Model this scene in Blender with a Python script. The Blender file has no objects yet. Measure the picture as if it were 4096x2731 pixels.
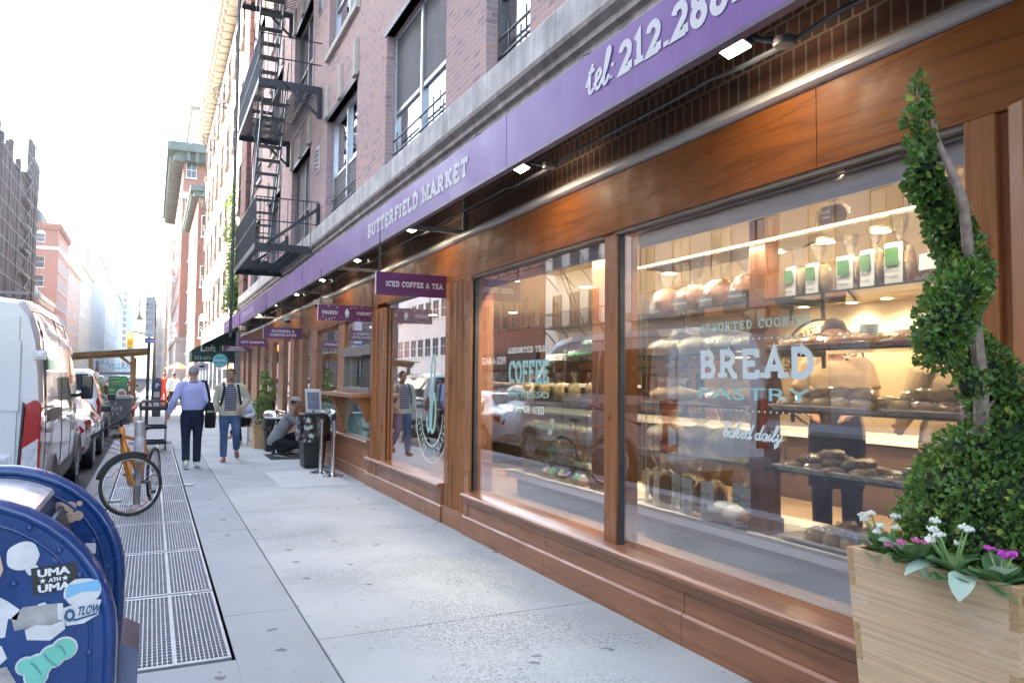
import bpy, bmesh, math, random
from mathutils import Vector, Matrix, noise as mnoise
R=math.radians; PI=math.pi
sc=bpy.context.scene
# ---------------------------------------------------------------- camera
cam_d=bpy.data.cameras.new("camera"); cam=bpy.data.objects.new("camera",cam_d)
sc.collection.objects.link(cam); sc.camera=cam
def _cam():
    yaw,pitch,roll=R(25.498476),R(2.84504907),R(0.51991504)
    f=Vector((math.sin(yaw)*math.cos(pitch),math.cos(yaw)*math.cos(pitch),math.sin(pitch)))
    r=Vector((math.cos(yaw),-math.sin(yaw),0)); u=r.cross(f)
    r2=r*math.cos(roll)+u*math.sin(roll); u2=-r*math.sin(roll)+u*math.cos(roll)
    m=Matrix((r2,u2,-f)).transposed().to_4x4(); m.translation=(0,0,1.6); cam.matrix_world=m
_cam()
cam_d.sensor_width=36; cam_d.lens=26.5067; cam_d.clip_start=0.05; cam_d.clip_end=3000
# ---------------------------------------------------------------- sky and sun
SUN=Vector((-0.86,0.42,0.62)).normalized()
w=bpy.data.worlds.new("World"); sc.world=w; w.use_nodes=True
nt=w.node_tree; nt.nodes.clear()
sky=nt.nodes.new("ShaderNodeTexSky"); sky.sky_type='NISHITA'; sky.sun_disc=False
sky.sun_elevation=math.asin(SUN.z); sky.sun_rotation=math.atan2(SUN.x,SUN.y)
sky.dust_density=2.5; sky.air_density=1.0; sky.ozone_density=1.0
bg=nt.nodes.new("ShaderNodeBackground"); bg.inputs[1].default_value=0.15
wo=nt.nodes.new("ShaderNodeOutputWorld")
nt.links.new(sky.outputs[0],bg.inputs[0]); nt.links.new(bg.outputs[0],wo.inputs[0])
sl=bpy.data.lights.new("sun","SUN"); sl.energy=4.2; sl.angle=R(0.5); sl.color=(1,0.94,0.86)
so=bpy.data.objects.new("sun",sl); sc.collection.objects.link(so)
so.rotation_euler=SUN.to_track_quat('Z','Y').to_euler(); so.location=(-40,20,60)
vs=sc.view_settings; vs.view_transform='Standard'; vs.look='None'; vs.gamma=1; vs.exposure=3.1; vs.use_white_balance=True; vs.white_balance_temperature=6950; vs.white_balance_tint=10
sc.render.engine='CYCLES'; cy=sc.cycles
cy.use_denoising=True; cy.max_bounces=9; cy.diffuse_bounces=3; cy.glossy_bounces=4; cy.transmission_bounces=4
cy.transparent_max_bounces=14; cy.caustics_reflective=False; cy.caustics_refractive=False; cy.sample_clamp_indirect=6
# ---------------------------------------------------------------- materials
def NT(name):
    m=bpy.data.materials.new(name); m.use_nodes=True; return m,m.node_tree,m.node_tree.nodes["Principled BSDF"]
def nn(t,k,**kw):
    n=t.nodes.new(k)
    for a,b in kw.items():
        if a.startswith('i_'): n.inputs[int(a[2:]) if a[2:].isdigit() else a[2:]].default_value=b
        else: setattr(n,a,b)
    return n
def L(t,a,b): t.links.new(a,b)
def rgba(c): return (c[0],c[1],c[2],1)
def ramp(t,fac,stops,interp='LINEAR'):
    r=nn(t,"ShaderNodeValToRGB"); r.color_ramp.interpolation=interp
    e=r.color_ramp.elements
    while len(e)<len(stops): e.new(0.5)
    for i,(p,c) in enumerate(stops): e[i].position=p; e[i].color=rgba(c) if len(c)==3 else c
    L(t,fac,r.inputs[0]); return r.outputs[0]
def mixc(t,fac,a,b,mode='MIX'):
    n=nn(t,"ShaderNodeMix",data_type='RGBA',blend_type=mode)
    for s,v in ((0,fac),(6,a),(7,b)):
        if hasattr(v,'links'): L(t,v,n.inputs[s])
        elif s==0: n.inputs[0].default_value=v
        else: n.inputs[s].default_value=rgba(v)
    return n.outputs[2]
def mmath(t,op,a,b=0.0):
    n=nn(t,"ShaderNodeMath",operation=op)
    for i,v in enumerate((a,b)):
        if hasattr(v,'links'): L(t,v,n.inputs[i])
        else: n.inputs[i].default_value=v
    return n.outputs[0]
def pos(t,scale=(1,1,1),obj=False):
    if obj: o=nn(t,"ShaderNodeTexCoord").outputs[3]
    else: o=nn(t,"ShaderNodeNewGeometry").outputs[0]
    m=nn(t,"ShaderNodeMapping"); m.inputs[3].default_value=scale; L(t,o,m.inputs[0]); return m.outputs[0]
def noi(t,vec,scale,detail=4,rough=.55):
    n=nn(t,"ShaderNodeTexNoise"); n.inputs['Scale'].default_value=scale; n.inputs['Detail'].default_value=detail
    n.inputs['Roughness'].default_value=rough; L(t,vec,n.inputs[0]); return n.outputs[0]
def bump(t,b,h,strength=.3,dist=.01):
    n=nn(t,"ShaderNodeBump"); n.inputs['Strength'].default_value=strength; n.inputs['Distance'].default_value=dist
    L(t,h,n.inputs['Height']); L(t,n.outputs[0],b.inputs['Normal'])
def plain(name,c,rough=.5,metal=0,var=.12,vs_=6,bmp=0,coat=0,spec=.5,emit=0,island=0):
    m,t,b=NT(name); p=pos(t)
    n=noi(t,p,vs_,5); lo=tuple(x*(1-var) for x in c); hi=tuple(min(1,x*(1+var)) for x in c)
    col=ramp(t,n,[(.3,lo),(.7,hi)])
    if island:
        g=nn(t,"ShaderNodeNewGeometry"); f=mmath(t,'MULTIPLY_ADD',g.outputs['Random Per Island'],2*island); f.node.inputs[2].default_value=1-island
        vm=nn(t,"ShaderNodeVectorMath",operation='SCALE'); L(t,col,vm.inputs[0]); L(t,f,vm.inputs['Scale']); col=vm.outputs[0]
    L(t,col,b.inputs['Base Color']); b.inputs['Roughness'].default_value=rough; b.inputs['Metallic'].default_value=metal
    b.inputs['Coat Weight'].default_value=coat; b.inputs['Coat Roughness'].default_value=.06
    b.inputs['Specular IOR Level'].default_value=spec
    r=ramp(t,noi(t,p,vs_*2.3,3),[(.3,(rough*.85,)*3),(.7,(min(1,rough*1.15),)*3)]); L(t,r,b.inputs['Roughness'])
    if bmp: bump(t,b,noi(t,p,vs_*8,4),bmp)
    if emit: b.inputs['Emission Color'].default_value=rgba(c); b.inputs['Emission Strength'].default_value=emit
    return m
def emitm(name,c,s):
    m,t,b=NT(name); b.inputs['Base Color'].default_value=rgba(c); b.inputs['Emission Color'].default_value=rgba(c); b.inputs['Emission Strength'].default_value=s; return m
def schlick(t,nrm=None):
    lw=nn(t,"ShaderNodeLayerWeight"); lw.inputs[0].default_value=.5
    if nrm is not None: L(t,nrm,lw.inputs['Normal'])
    p=mmath(t,'MULTIPLY_ADD',mmath(t,'POWER',lw.outputs['Facing'],5),.96); p.node.inputs[2].default_value=.04; return p
def glassm(name,k=1.9,tint=(.93,.95,.95),rough=0.0,base=0.0,haze=0,hazec=(.5,.5,.5)):
    m=bpy.data.materials.new(name); m.use_nodes=True; t=m.node_tree; t.nodes.clear()
    tr=nn(t,"ShaderNodeBsdfTransparent"); tr.inputs[0].default_value=rgba(tint)
    gl=nn(t,"ShaderNodeBsdfGlossy"); gl.inputs['Roughness'].default_value=rough; gl.inputs[0].default_value=(.96,.97,1,1)
    f=mmath(t,'MINIMUM',mmath(t,'MULTIPLY_ADD',schlick(t),k),.95); f.node.inputs[0].links[0].from_node.inputs[2].default_value=base
    mx=nn(t,"ShaderNodeMixShader"); L(t,f,mx.inputs[0]); L(t,tr.outputs[0],mx.inputs[1]); L(t,gl.outputs[0],mx.inputs[2])
    out=nn(t,"ShaderNodeOutputMaterial"); s=mx.outputs[0]
    if haze:
        d=nn(t,"ShaderNodeBsdfDiffuse"); d.inputs[0].default_value=rgba(hazec)
        m2=nn(t,"ShaderNodeMixShader"); m2.inputs[0].default_value=haze; L(t,s,m2.inputs[1]); L(t,d.outputs[0],m2.inputs[2])
        # keep the reflection on top of the frosting
        m3=nn(t,"ShaderNodeMixShader"); L(t,f,m3.inputs[0]); L(t,m2.outputs[0],m3.inputs[1]); L(t,gl.outputs[0],m3.inputs[2]); s=m3.outputs[0]
    L(t,s,out.inputs[0]); return m
def brickm(name,c1,c2,c3,mortar,bw=.205,rh=.068,soot=.25,bmp=.5):
    m,t,b=NT(name)
    g=nn(t,"ShaderNodeNewGeometry"); s=nn(t,"ShaderNodeSeparateXYZ"); L(t,g.outputs[0],s.inputs[0])
    u=mmath(t,'ADD',s.outputs[0],s.outputs[1]); c=nn(t,"ShaderNodeCombineXYZ"); L(t,u,c.inputs[0]); L(t,s.outputs[2],c.inputs[1])
    br=nn(t,"ShaderNodeTexBrick"); L(t,c.outputs[0],br.inputs[0]); br.offset=.5
    br.inputs['Scale'].default_value=1; br.inputs['Brick Width'].default_value=bw; br.inputs['Row Height'].default_value=rh
    br.inputs['Mortar Size'].default_value=.008 if bw<.3 else .02; br.inputs['Mortar Smooth'].default_value=.2; br.inputs['Bias'].default_value=0
    br.inputs['Color1'].default_value=(0,0,0,1); br.inputs['Color2'].default_value=(1,1,1,1); br.inputs['Mortar'].default_value=(.5,.5,.5,1)
    col=ramp(t,br.outputs[0],[(0,c2),(.35,c1),(.7,c1),(1,c3)])
    big=noi(t,pos(t),.9,5); col=mixc(t,ramp(t,big,[(.35,(soot,)*3),(.65,(0,0,0))]),col,tuple(x*.45 for x in c1))
    col=mixc(t,br.outputs[1],col,mortar); fine=noi(t,pos(t),40,3)
    col=mixc(t,.25,col,ramp(t,fine,[(.3,(.2,.2,.2)),(.7,(1,1,1))]),'MULTIPLY')
    L(t,col,b.inputs['Base Color']); b.inputs['Roughness'].default_value=.85
    h=mmath(t,'SUBTRACT',mmath(t,'MULTIPLY',fine,.4),br.outputs[1]); bump(t,b,h,bmp,.008); return m
def woodm(name,c1,c2,axis='Y',rough=.35,coat=.25,sc_=1.0,wear=0,wearc=(.6,.58,.55),panel=0,bands=1.0):
    m,t,b=NT(name)
    k={'X':(.075,1,1),'Y':(1,.075,1),'Z':(1,1,.075)}[axis]
    p=pos(t,tuple(x*sc_ for x in k))
    wv=nn(t,"ShaderNodeTexNoise"); L(t,p,wv.inputs[0]); wv.inputs['Scale'].default_value=3.4; wv.inputs['Detail'].default_value=2
    rings=mmath(t,'FRACT',mmath(t,'MULTIPLY',wv.outputs[0],9*bands))
    tri=mmath(t,'ABSOLUTE',mmath(t,'SUBTRACT',mmath(t,'MULTIPLY',rings,2),1))
    k2={'X':(.02,1,1),'Y':(1,.02,1),'Z':(1,1,.02)}[axis]
    fib=noi(t,pos(t,tuple(x*sc_ for x in k2)),110,3)
    c3=tuple(a*.45+b*.55 for a,b in zip(c1,c2)); col=ramp(t,tri,[(0,c3),(.22,c1),(1,tuple(min(1,x*1.10) for x in c1))])
    col=mixc(t,.5,col,ramp(t,fib,[(.35,(.55,.5,.45)),(.6,(1,1,1))]),'MULTIPLY')
    bign=noi(t,pos(t),1.1,4); col=mixc(t,.55,col,ramp(t,bign,[(.3,(.55,.5,.47)),(.7,(1.0,1.0,1.0))]),'MULTIPLY')
    if wear:
        sx={'X':(.5,1,1),'Y':(1,.5,1),'Z':(1,1,.5)}[axis]
        f=mmath(t,'MULTIPLY',ramp(t,noi(t,pos(t,sx),7,9,.72),[(.55,(0,0,0)),(.68,(1,1,1))]),wear)
        col=mixc(t,f,col,wearc)
    L(t,col,b.inputs['Base Color']); r=ramp(t,noi(t,pos(t),5,4),[(.3,(rough*.75,)*3),(.7,(rough*1.3,)*3)]); L(t,r,b.inputs['Roughness'])
    b.inputs['Coat Weight'].default_value=coat; b.inputs['Coat Roughness'].default_value=.32
    bump(t,b,fib,.12,.003); return m
# ---------------------------------------------------------------- mesh builder
OFF={}
class MB:
    def __init__(s): s.v=[]; s.f=[]; s.mi=[]; s.cur=0; s.k=0
    def add(s,vs,fs):
        o=len(s.v); s.v+=[tuple(x) for x in vs]; s.f+=[tuple(i+o for i in f) for f in fs]; s.mi+=[s.cur]*len(fs); return s
    def box(s,x0,x1,y0,y1,z0,z1):
        v=[(x,y,z) for z in (z0,z1) for y in (y0,y1) for x in (x0,x1)]
        return s.add(v,[(0,2,3,1),(4,5,7,6),(0,1,5,4),(2,6,7,3),(0,4,6,2),(1,3,7,5)])
    def obox(s,c,sz,rz=0,rx=0,ry=0):
        M=Matrix.Translation(c)@Matrix.Rotation(rz,4,'Z')@Matrix.Rotation(ry,4,'Y')@Matrix.Rotation(rx,4,'X')
        a,b,d=[q/2 for q in sz]
        v=[M@Vector((x,y,z)) for z in (-d,d) for y in (-b,b) for x in (-a,a)]
        return s.add(v,[(0,2,3,1),(4,5,7,6),(0,1,5,4),(2,6,7,3),(0,4,6,2),(1,3,7,5)])
    def bar(s,a,b,w,h=None,up=(0,0,1)):
        a=Vector(a);b=Vector(b);h=h or w;d=(b-a).normalized();u=Vector(up)
        if abs(d.dot(u))>.98: u=Vector((1,0,0))
        r=d.cross(u).normalized();u=r.cross(d)
        v=[p+r*(i*w/2)+u*(j*h/2) for p in (a,b) for i,j in ((-1,-1),(1,-1),(1,1),(-1,1))]
        return s.add(v,[(3,2,1,0),(4,5,6,7),(0,1,5,4),(1,2,6,5),(2,3,7,6),(3,0,4,7)])
    def tube(s,pts,rad,n=8,caps=True,sq=None,closed=False):
        pts=[Vector(p) for p in pts]; N=len(pts)
        if not hasattr(rad,'__len__') or (len(rad)==2 and N>2): rad=[rad]*N
        rings=[];pu=None
        for i,p in enumerate(pts):
            if closed: d=pts[(i+1)%N]-pts[i-1]
            else: d=pts[min(i+1,N-1)]-pts[max(i-1,0)]
            d=d.normalized() if d.length>1e-9 else Vector((0,0,1))
            if pu is None:
                u=Vector((0,0,1)) if abs(d.z)<.9 else Vector((0,1,0))
            else: u=pu
            r=d.cross(u).normalized(); u=r.cross(d).normalized(); pu=u
            a,b=(rad[i],rad[i]) if not hasattr(rad[i],'__len__') else rad[i]
            rings.append([p+r*(a*math.cos(2*PI*k/n))+u*(b*math.sin(2*PI*k/n)) for k in range(n)])
        v=[q for rg in rings for q in rg]; f=[]
        for i in range(N if closed else N-1):
            j=(i+1)%N
            for k in range(n): f.append((i*n+k,i*n+(k+1)%n,j*n+(k+1)%n,j*n+k))
        if caps and not closed: f+= [tuple(reversed(range(n))),tuple((N-1)*n+k for k in range(n))]
        return s.add(v,f)
    def cyl(s,a,b,r,n=12,r2=None): return s.tube([a,b],[r,r if r2 is None else r2],n)
    def prism(s,poly,axis,a,b):
        # poly 2D: axis X->(y,z)  Y->(x,z)  Z->(x,y)
        def P(q,h): return {'X':(h,q[0],q[1]),'Y':(q[0],h,q[1]),'Z':(q[0],q[1],h)}[axis]
        n=len(poly); v=[P(q,a) for q in poly]+[P(q,b) for q in poly]
        f=[tuple(reversed(range(n))),tuple(range(n,2*n))]+[(i,(i+1)%n,n+(i+1)%n,n+i) for i in range(n)]
        return s.add(v,f)
    def lathe(s,prof,c=(0,0,0),n=20):
        c=Vector(c); v=[];f=[]
        for r,z in prof: v+=[c+Vector((r*math.cos(2*PI*k/n),r*math.sin(2*PI*k/n),z)) for k in range(n)]
        for i in range(len(prof)-1):
            for k in range(n): f.append((i*n+k,i*n+(k+1)%n,(i+1)*n+(k+1)%n,(i+1)*n+k))
        f+=[tuple(reversed(range(n))),tuple((len(prof)-1)*n+k for k in range(n))]
        return s.add(v,f)
    def blob(s,c,r,n=10,m=7,amp=0,fr=1.5,seed=0,M=None):
        c=Vector(c); r=(r,)*3 if not hasattr(r,'__len__') else r; v=[];f=[]
        for i in range(m+1):
            th=PI*i/m
            for k in range(n):
                ph=2*PI*k/n; q=Vector((math.sin(th)*math.cos(ph),math.sin(th)*math.sin(ph),math.cos(th)))
                a=1+amp*mnoise.noise(q*fr+Vector((seed*7.3,seed*3.1,seed))) if amp else 1
                q=Vector((q.x*r[0],q.y*r[1],q.z*r[2]))*a
                if M is not None: q=M@q
                v.append(c+q)
        for i in range(m):
            for k in range(n): f.append((i*n+k,i*n+(k+1)%n,(i+1)*n+(k+1)%n,(i+1)*n+k))
        return s.add([tuple(x) for x in v],[tuple(reversed(x)) for x in f])
    def quad(s,a,b,c,d): return s.add([a,b,c,d],[(0,1,2,3)])
    def flat(s,vs2,fs,O,U,V,off=0):
        O=Vector(O);U=Vector(U);V=Vector(V);N=U.cross(V).normalized()
        return s.add([O+U*x+V*y+N*(off+z) for x,y,z in vs2],fs)
    def build(s,name,mat,parent=None,smooth=False,bevel=0,seg=2,auto=None,solid=0):
        me=bpy.data.meshes.new(name); off=Vector((0,0,0))
        if parent is not None: off=OFF.get(parent.name,Vector((0,0,0)))
        me.from_pydata([(x-off.x,y-off.y,z-off.z) for x,y,z in s.v],[],s.f)
        for m in (mat if isinstance(mat,(list,tuple)) else [mat]): me.materials.append(m)
        if isinstance(mat,(list,tuple)): me.polygons.foreach_set('material_index',s.mi)
        if smooth: me.polygons.foreach_set('use_smooth',[True]*len(me.polygons))
        if auto is not None: me.polygons.foreach_set('use_smooth',[True]*len(me.polygons)); me.set_sharp_from_angle(angle=R(auto))
        me.update(); o=bpy.data.objects.new(name,me); sc.collection.objects.link(o)
        if parent is not None: o.parent=parent
        OFF[o.name]=off
        if bevel:
            b=o.modifiers.new("bevel",'BEVEL'); b.width=bevel; b.segments=seg; b.limit_method='ANGLE'; b.angle_limit=R(40)
        if solid:
            b=o.modifiers.new("solid",'SOLIDIFY'); b.thickness=solid
        return o
def tag(o,label,cat,group=None,kind=None):
    o['label']=label; o['category']=cat
    if group: o['group']=group
    if kind: o['kind']=kind
    return o
def thing(name,loc,label,cat,group=None):
    o=bpy.data.objects.new(name,None); sc.collection.objects.link(o); o.location=loc; o.empty_display_size=.1
    OFF[o.name]=Vector(loc); return tag(o,label,cat,group)
def struct(name,mb,mat,kind='structure',**k):
    o=mb.build(name,mat,**k); o['kind']=kind; return o
def one(name,mb,mat,label,cat,group=None,**k): return tag(mb.build(name,mat,**k),label,cat,group)
def dup(root,loc=None,rotz=None,label=None,scale=None,group=None):
    def cp(o,par):
        c=o.copy(); sc.collection.objects.link(c)
        if par is not None: c.parent=par
        for ch in list(o.children): cp(ch,c)
        return c
    r=cp(root,None)
    if loc is not None: r.location=loc
    if rotz is not None: r.rotation_euler=(0,0,rotz)
    if scale is not None: r.scale=(scale,)*3 if not hasattr(scale,'__len__') else scale
    if label: r['label']=label
    if group: r['group']=group
    return r
def vox(mb,size,smooth_iter=4):
    """union the pieces of a builder into one continuous skin, returned as a builder"""
    me=bpy.data.meshes.new("tmp"); me.from_pydata(mb.v,[],mb.f); o=bpy.data.objects.new("tmp",me); sc.collection.objects.link(o)
    r=o.modifiers.new("r",'REMESH'); r.mode='VOXEL'; r.voxel_size=size
    if smooth_iter:
        q=o.modifiers.new("s",'SMOOTH'); q.factor=.5; q.iterations=smooth_iter
    dg=bpy.context.evaluated_depsgraph_get(); ev=bpy.data.meshes.new_from_object(o.evaluated_get(dg))
    out=MB(); out.add([tuple(v.co) for v in ev.vertices],[tuple(p.vertices) for p in ev.polygons])
    bpy.data.objects.remove(o); bpy.data.meshes.remove(me); bpy.data.meshes.remove(ev); return out
# ---------------------------------------------------------------- lettering
def arc(cx,cy,rx,ry,a0,a1,n=9): return [(cx+rx*math.cos(R(a0+(a1-a0)*i/n)),cy+ry*math.sin(R(a0+(a1-a0)*i/n))) for i in range(n+1)]
O_=arc(.42,.5,.36,.43,0,360,20)
SLAB={ # width, strokes, serifs(x,y)
'A':(.9,[[(.1,0),(.45,.96),(.8,0)],[(.24,.34),(.66,.34)]],[(.1,0),(.8,0)]),
'B':(.8,[[(.17,0),(.17,1)],[(.05,.93),(.42,.93)]+arc(.42,.73,.2,.2,90,-90,7)+[(.17,.53)],[(.42,.53)]+arc(.45,.3,.25,.23,90,-90,8)+[(.05,.07)]],[]),
'C':(.82,[arc(.44,.5,.36,.43,48,312,16),[(.74,1),(.74,.68)]],[]),
'D':(.85,[[(.17,0),(.17,1)],[(.05,.93),(.4,.93)]+arc(.4,.5,.36,.43,90,-90,12)+[(.05,.07)]],[]),
'E':(.76,[[(.17,0),(.17,1)],[(.05,.93),(.68,.93)],[(.05,.07),(.7,.07)],[(.17,.5),(.5,.5)],[(.66,1),(.66,.72)],[(.68,0),(.68,.28)],[(.5,.6),(.5,.4)]],[]),
'F':(.72,[[(.17,0),(.17,1)],[(.05,.93),(.66,.93)],[(.17,.5),(.48,.5)],[(.64,1),(.64,.72)],[(.48,.6),(.48,.4)]],[(.17,0)]),
'G':(.88,[arc(.44,.5,.36,.43,45,340,16)+[(.76,.45),(.5,.45)],[(.74,1),(.74,.7)]],[]),
'H':(.95,[[(.18,0),(.18,1)],[(.77,0),(.77,1)],[(.18,.5),(.77,.5)]],[(.18,0),(.18,1),(.77,0),(.77,1)]),
'I':(.4,[[(.2,0),(.2,1)]],[(.2,0),(.2,1)]),
'K':(.88,[[(.18,0),(.18,1)],[(.18,.4),(.72,.97)],[(.36,.56),(.76,.03)]],[(.18,0),(.18,1),(.7,1),(.74,0)]),
'L':(.72,[[(.17,0),(.17,1)],[(.05,.07),(.68,.07)],[(.66,0),(.66,.3)]],[(.17,1)]),
'M':(1.06,[[(.17,0),(.17,1),(.53,.2),(.89,1),(.89,0)]],[(.17,0),(.89,0),(.12,1),(.94,1)]),
'N':(.92,[[(.17,0),(.17,.97),(.75,.05),(.75,1)]],[(.17,0),(.1,1),(.75,1)]),
'O':(.84,[O_],[]),
'P':(.78,[[(.17,0),(.17,1)],[(.05,.93),(.42,.93)]+arc(.42,.69,.25,.24,90,-90,8)+[(.17,.45)]],[(.17,0)]),
'R':(.86,[[(.17,0),(.17,1)],[(.05,.93),(.42,.93)]+arc(.42,.71,.22,.22,90,-90,8)+[(.17,.49)],[(.42,.49),(.68,.07),(.84,.07)]],[(.17,0)]),
'S':(.72,[arc(.36,.71,.26,.22,50,270,10)+arc(.36,.27,.28,.22,90,-130,10),[(.6,.98),(.6,.72)],[(.1,.02),(.1,.28)]],[]),
'T':(.78,[[(.39,0),(.39,1)],[(.05,.93),(.73,.93)],[(.07,1),(.07,.7)],[(.71,1),(.71,.7)]],[(.39,0)]),
'U':(.9,[[(.17,1),(.17,.36)]+arc(.45,.36,.28,.29,180,360,10)+[(.73,1)]],[(.17,1),(.73,1)]),
'V':(.9,[[(.1,1),(.45,.04),(.8,1)]],[(.1,1),(.8,1)]),
'W':(1.2,[[(.1,1),(.36,.05),(.6,.9),(.84,.05),(1.1,1)]],[(.1,1),(1.1,1)]),
'Y':(.86,[[(.1,1),(.43,.45),(.76,1)],[(.43,.45),(.43,0)]],[(.1,1),(.76,1),(.43,0)]),
'Z':(.76,[[(.1,.93),(.62,.93),(.1,.07),(.66,.07)],[(.1,1),(.1,.72)],[(.66,0),(.66,.28)]],[]),
'&':(.9,[[(.85,.05),(.28,.62)]+arc(.4,.77,.17,.18,215,-20,10)+[(.5,.58),(.2,.42)]+arc(.36,.25,.26,.2,140,300,9)+[(.8,.5)]],[]),
'2':(.72,[arc(.36,.68,.26,.26,170,-40,11)+[(.1,.08),(.64,.08)],[(.63,.02),(.63,.28)]],[]),
'1':(.55,[[(.1,.8),(.28,.95),(.28,0)]],[(.28,0)]),
'8':(.72,[arc(.36,.74,.2,.2,-90,270,16),arc(.36,.29,.25,.25,90,450,16)],[]),
'.':(.3,[[(.15,0),(.15,.14)]],[]),
' ':(.38,[],[])}
for _c in 'J0345679-': SLAB.setdefault(_c,(.6,[[(.1,.5),(.5,.5)]],[]))
def ribbon(out,pts,wd,z,dz=0):
    n=len(pts); P=[Vector((p[0],p[1])) for p in pts]; cl=(P[0]-P[-1]).length<1e-4
    o=len(out[0]); 
    for i in range(n):
        a=P[i-1] if i>0 else (P[-2] if cl else None); b=P[i+1] if i<n-1 else (P[1] if cl else None)
        d0=(P[i]-a).normalized() if a is not None else None; d1=(b-P[i]).normalized() if b is not None else None
        if d0 is None: d0=d1
        if d1 is None: d1=d0
        n0=Vector((-d0.y,d0.x)); n1=Vector((-d1.y,d1.x)); m=(n0+n1)
        if m.length<.2: m=n0
        m.normalize(); k=1/max(.45,m.dot(n0)); q=m*(wd/2*k); zz=z+dz*i
        out[0].append((P[i].x-q.x,P[i].y-q.y,zz)); out[0].append((P[i].x+q.x,P[i].y+q.y,zz))
    for i in range(n-1): out[1].append((o+2*i,o+2*i+2,o+2*i+3,o+2*i+1))
def slab(s,h,wx=1.0,wt=.17,gap=.08,serif=.3,ser_t=None):
    """slab serif lettering as flat faces: (verts, faces, width)"""
    out=([],[]); x=0; z=0; st=ser_t or wt*.8
    for c in s:
        wd,strokes,sers=SLAB.get(c,SLAB[' '])
        for sp in strokes:
            z+=1; ribbon(out,[((x+p[0])*wx,p[1]) for p in sp],wt*(1 if wx>.8 else (wx+1)/2),(z%9)*.0002/h)
        for sx,sy in sers:
            z+=1; y=st/2 if sy==0 else 1-st/2
            ribbon(out,[((x+sx-serif/2)*wx,y),((x+sx+serif/2)*wx,y)],st,(z%9)*.0002/h)
        x+=wd+gap
    W=(x-gap)*wx
    return [(a*h,b*h,c_*h) for a,b,c_ in out[0]],out[1],W*h
SCRIPT={'t':(.42,[[(.05,.25),(.3,.85),(.2,.3)]+arc(.3,.14,.1,.14,180,350,6),[(.12,.62),(.42,.66)]]),
'e':(.36,[[(.0,.16),(.16,.24),(.3,.4)]+arc(.2,.42,.1,.13,0,180,6)+[(.1,.2)]+arc(.2,.14,.11,.14,180,330,6)+[(.4,.22)]]),
'l':(.3,[[(.0,.14),(.2,.45),(.3,.85)]+arc(.24,.88,.06,.12,0,160,6)+[(.12,.5),(.1,.15)]+arc(.18,.1,.08,.1,180,330,5)+[(.34,.2)]]),
'b':(.42,[[(.0,.2),(.2,.6),(.26,.88)]+arc(.2,.9,.06,.1,0,170,6)+[(.1,.5),(.08,.15)]+arc(.2,.17,.13,.16,190,400,10)+[(.2,.4),(.44,.34)]]),
'a':(.4,[[(.32,.42)]+arc(.18,.22,.14,.21,50,310,10)+[(.34,.44),(.3,.12),(.36,.02),(.46,.16)]]),
'k':(.4,[[(.0,.2),(.2,.6),(.26,.88)]+arc(.2,.9,.06,.1,0,170,6)+[(.08,.4),(.06,.0)],[(.08,.25),(.26,.46),(.3,.34),(.12,.22),(.3,.02),(.44,.16)]]),
'd':(.42,[[(.32,.42)]+arc(.18,.22,.14,.21,50,310,10)+[(.36,.6),(.42,.98)],[(.36,.6),(.3,.12),(.37,.02),(.48,.16)]]),
'i':(.24,[[(.0,.16),(.14,.44),(.1,.12),(.16,.02),(.28,.16)],[(.18,.6),(.19,.66)]]),
'y':(.4,[[(.04,.36),(.12,.44),(.08,.14),(.18,.03),(.3,.14),(.34,.44),(.24,-.2),(.1,-.38),(.04,-.2),(.2,.0),(.44,.16)]]),
':':(.26,[[(.1,.04),(.1,.14)],[(.14,.38),(.14,.48)]]),' ':(.25,[])}
def script(s,h,wt=.1,slant=.25,wx=1):
    out=([],[]);x=0;z=0
    for c in s:
        wd,st=SCRIPT[c]
        for sp in st:
            z+=1; ribbon(out,[((x+p[0])*wx+p[1]*slant,p[1]) for p in sp],wt if c!=':' else wt*1.2,(z%5)*.0009/h,.00004/h)
        x+=wd
    return [(a*h,b*h,q*h) for a,b,q in out[0]],out[1],x*wx*h
_ft={}
def sans(s,h,wx=1.0,bold=0):
    """text of the built-in font as flat faces"""
    k=(s,bold)
    if k not in _ft:
        cu=bpy.data.curves.new("t",'FONT'); cu.body=s; cu.size=1; cu.fill_mode='FRONT'; cu.resolution_u=2; cu.offset=bold
        o=bpy.data.objects.new("t",cu); sc.collection.objects.link(o)
        dg=bpy.context.evaluated_depsgraph_get(); me=bpy.data.meshes.new_from_object(o.evaluated_get(dg))
        _ft[k]=([tuple(v.co) for v in me.vertices],[tuple(p.vertices) for p in me.polygons])
        bpy.data.objects.remove(o); bpy.data.curves.remove(cu); bpy.data.meshes.remove(me)
    v,f=_ft[k]
    if not v: return [],[],0
    x0=min(a[0] for a in v); x1=max(a[0] for a in v); y0=min(a[1] for a in v); y1=max(a[1] for a in v); q=h/max(.3,(y1-y0))
    return [((a[0]-x0)*q*wx,(a[1]-y0)*q,0) for a in v],f,(x1-x0)*q*wx
def put(mb,txt,O,U,V,center=False,off=.002):
    v,f,wd=txt
    if center: v=[(a-wd/2,b,c) for a,b,c in v]
    mb.flat(v,f,O,U,V,off); return mb
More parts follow.
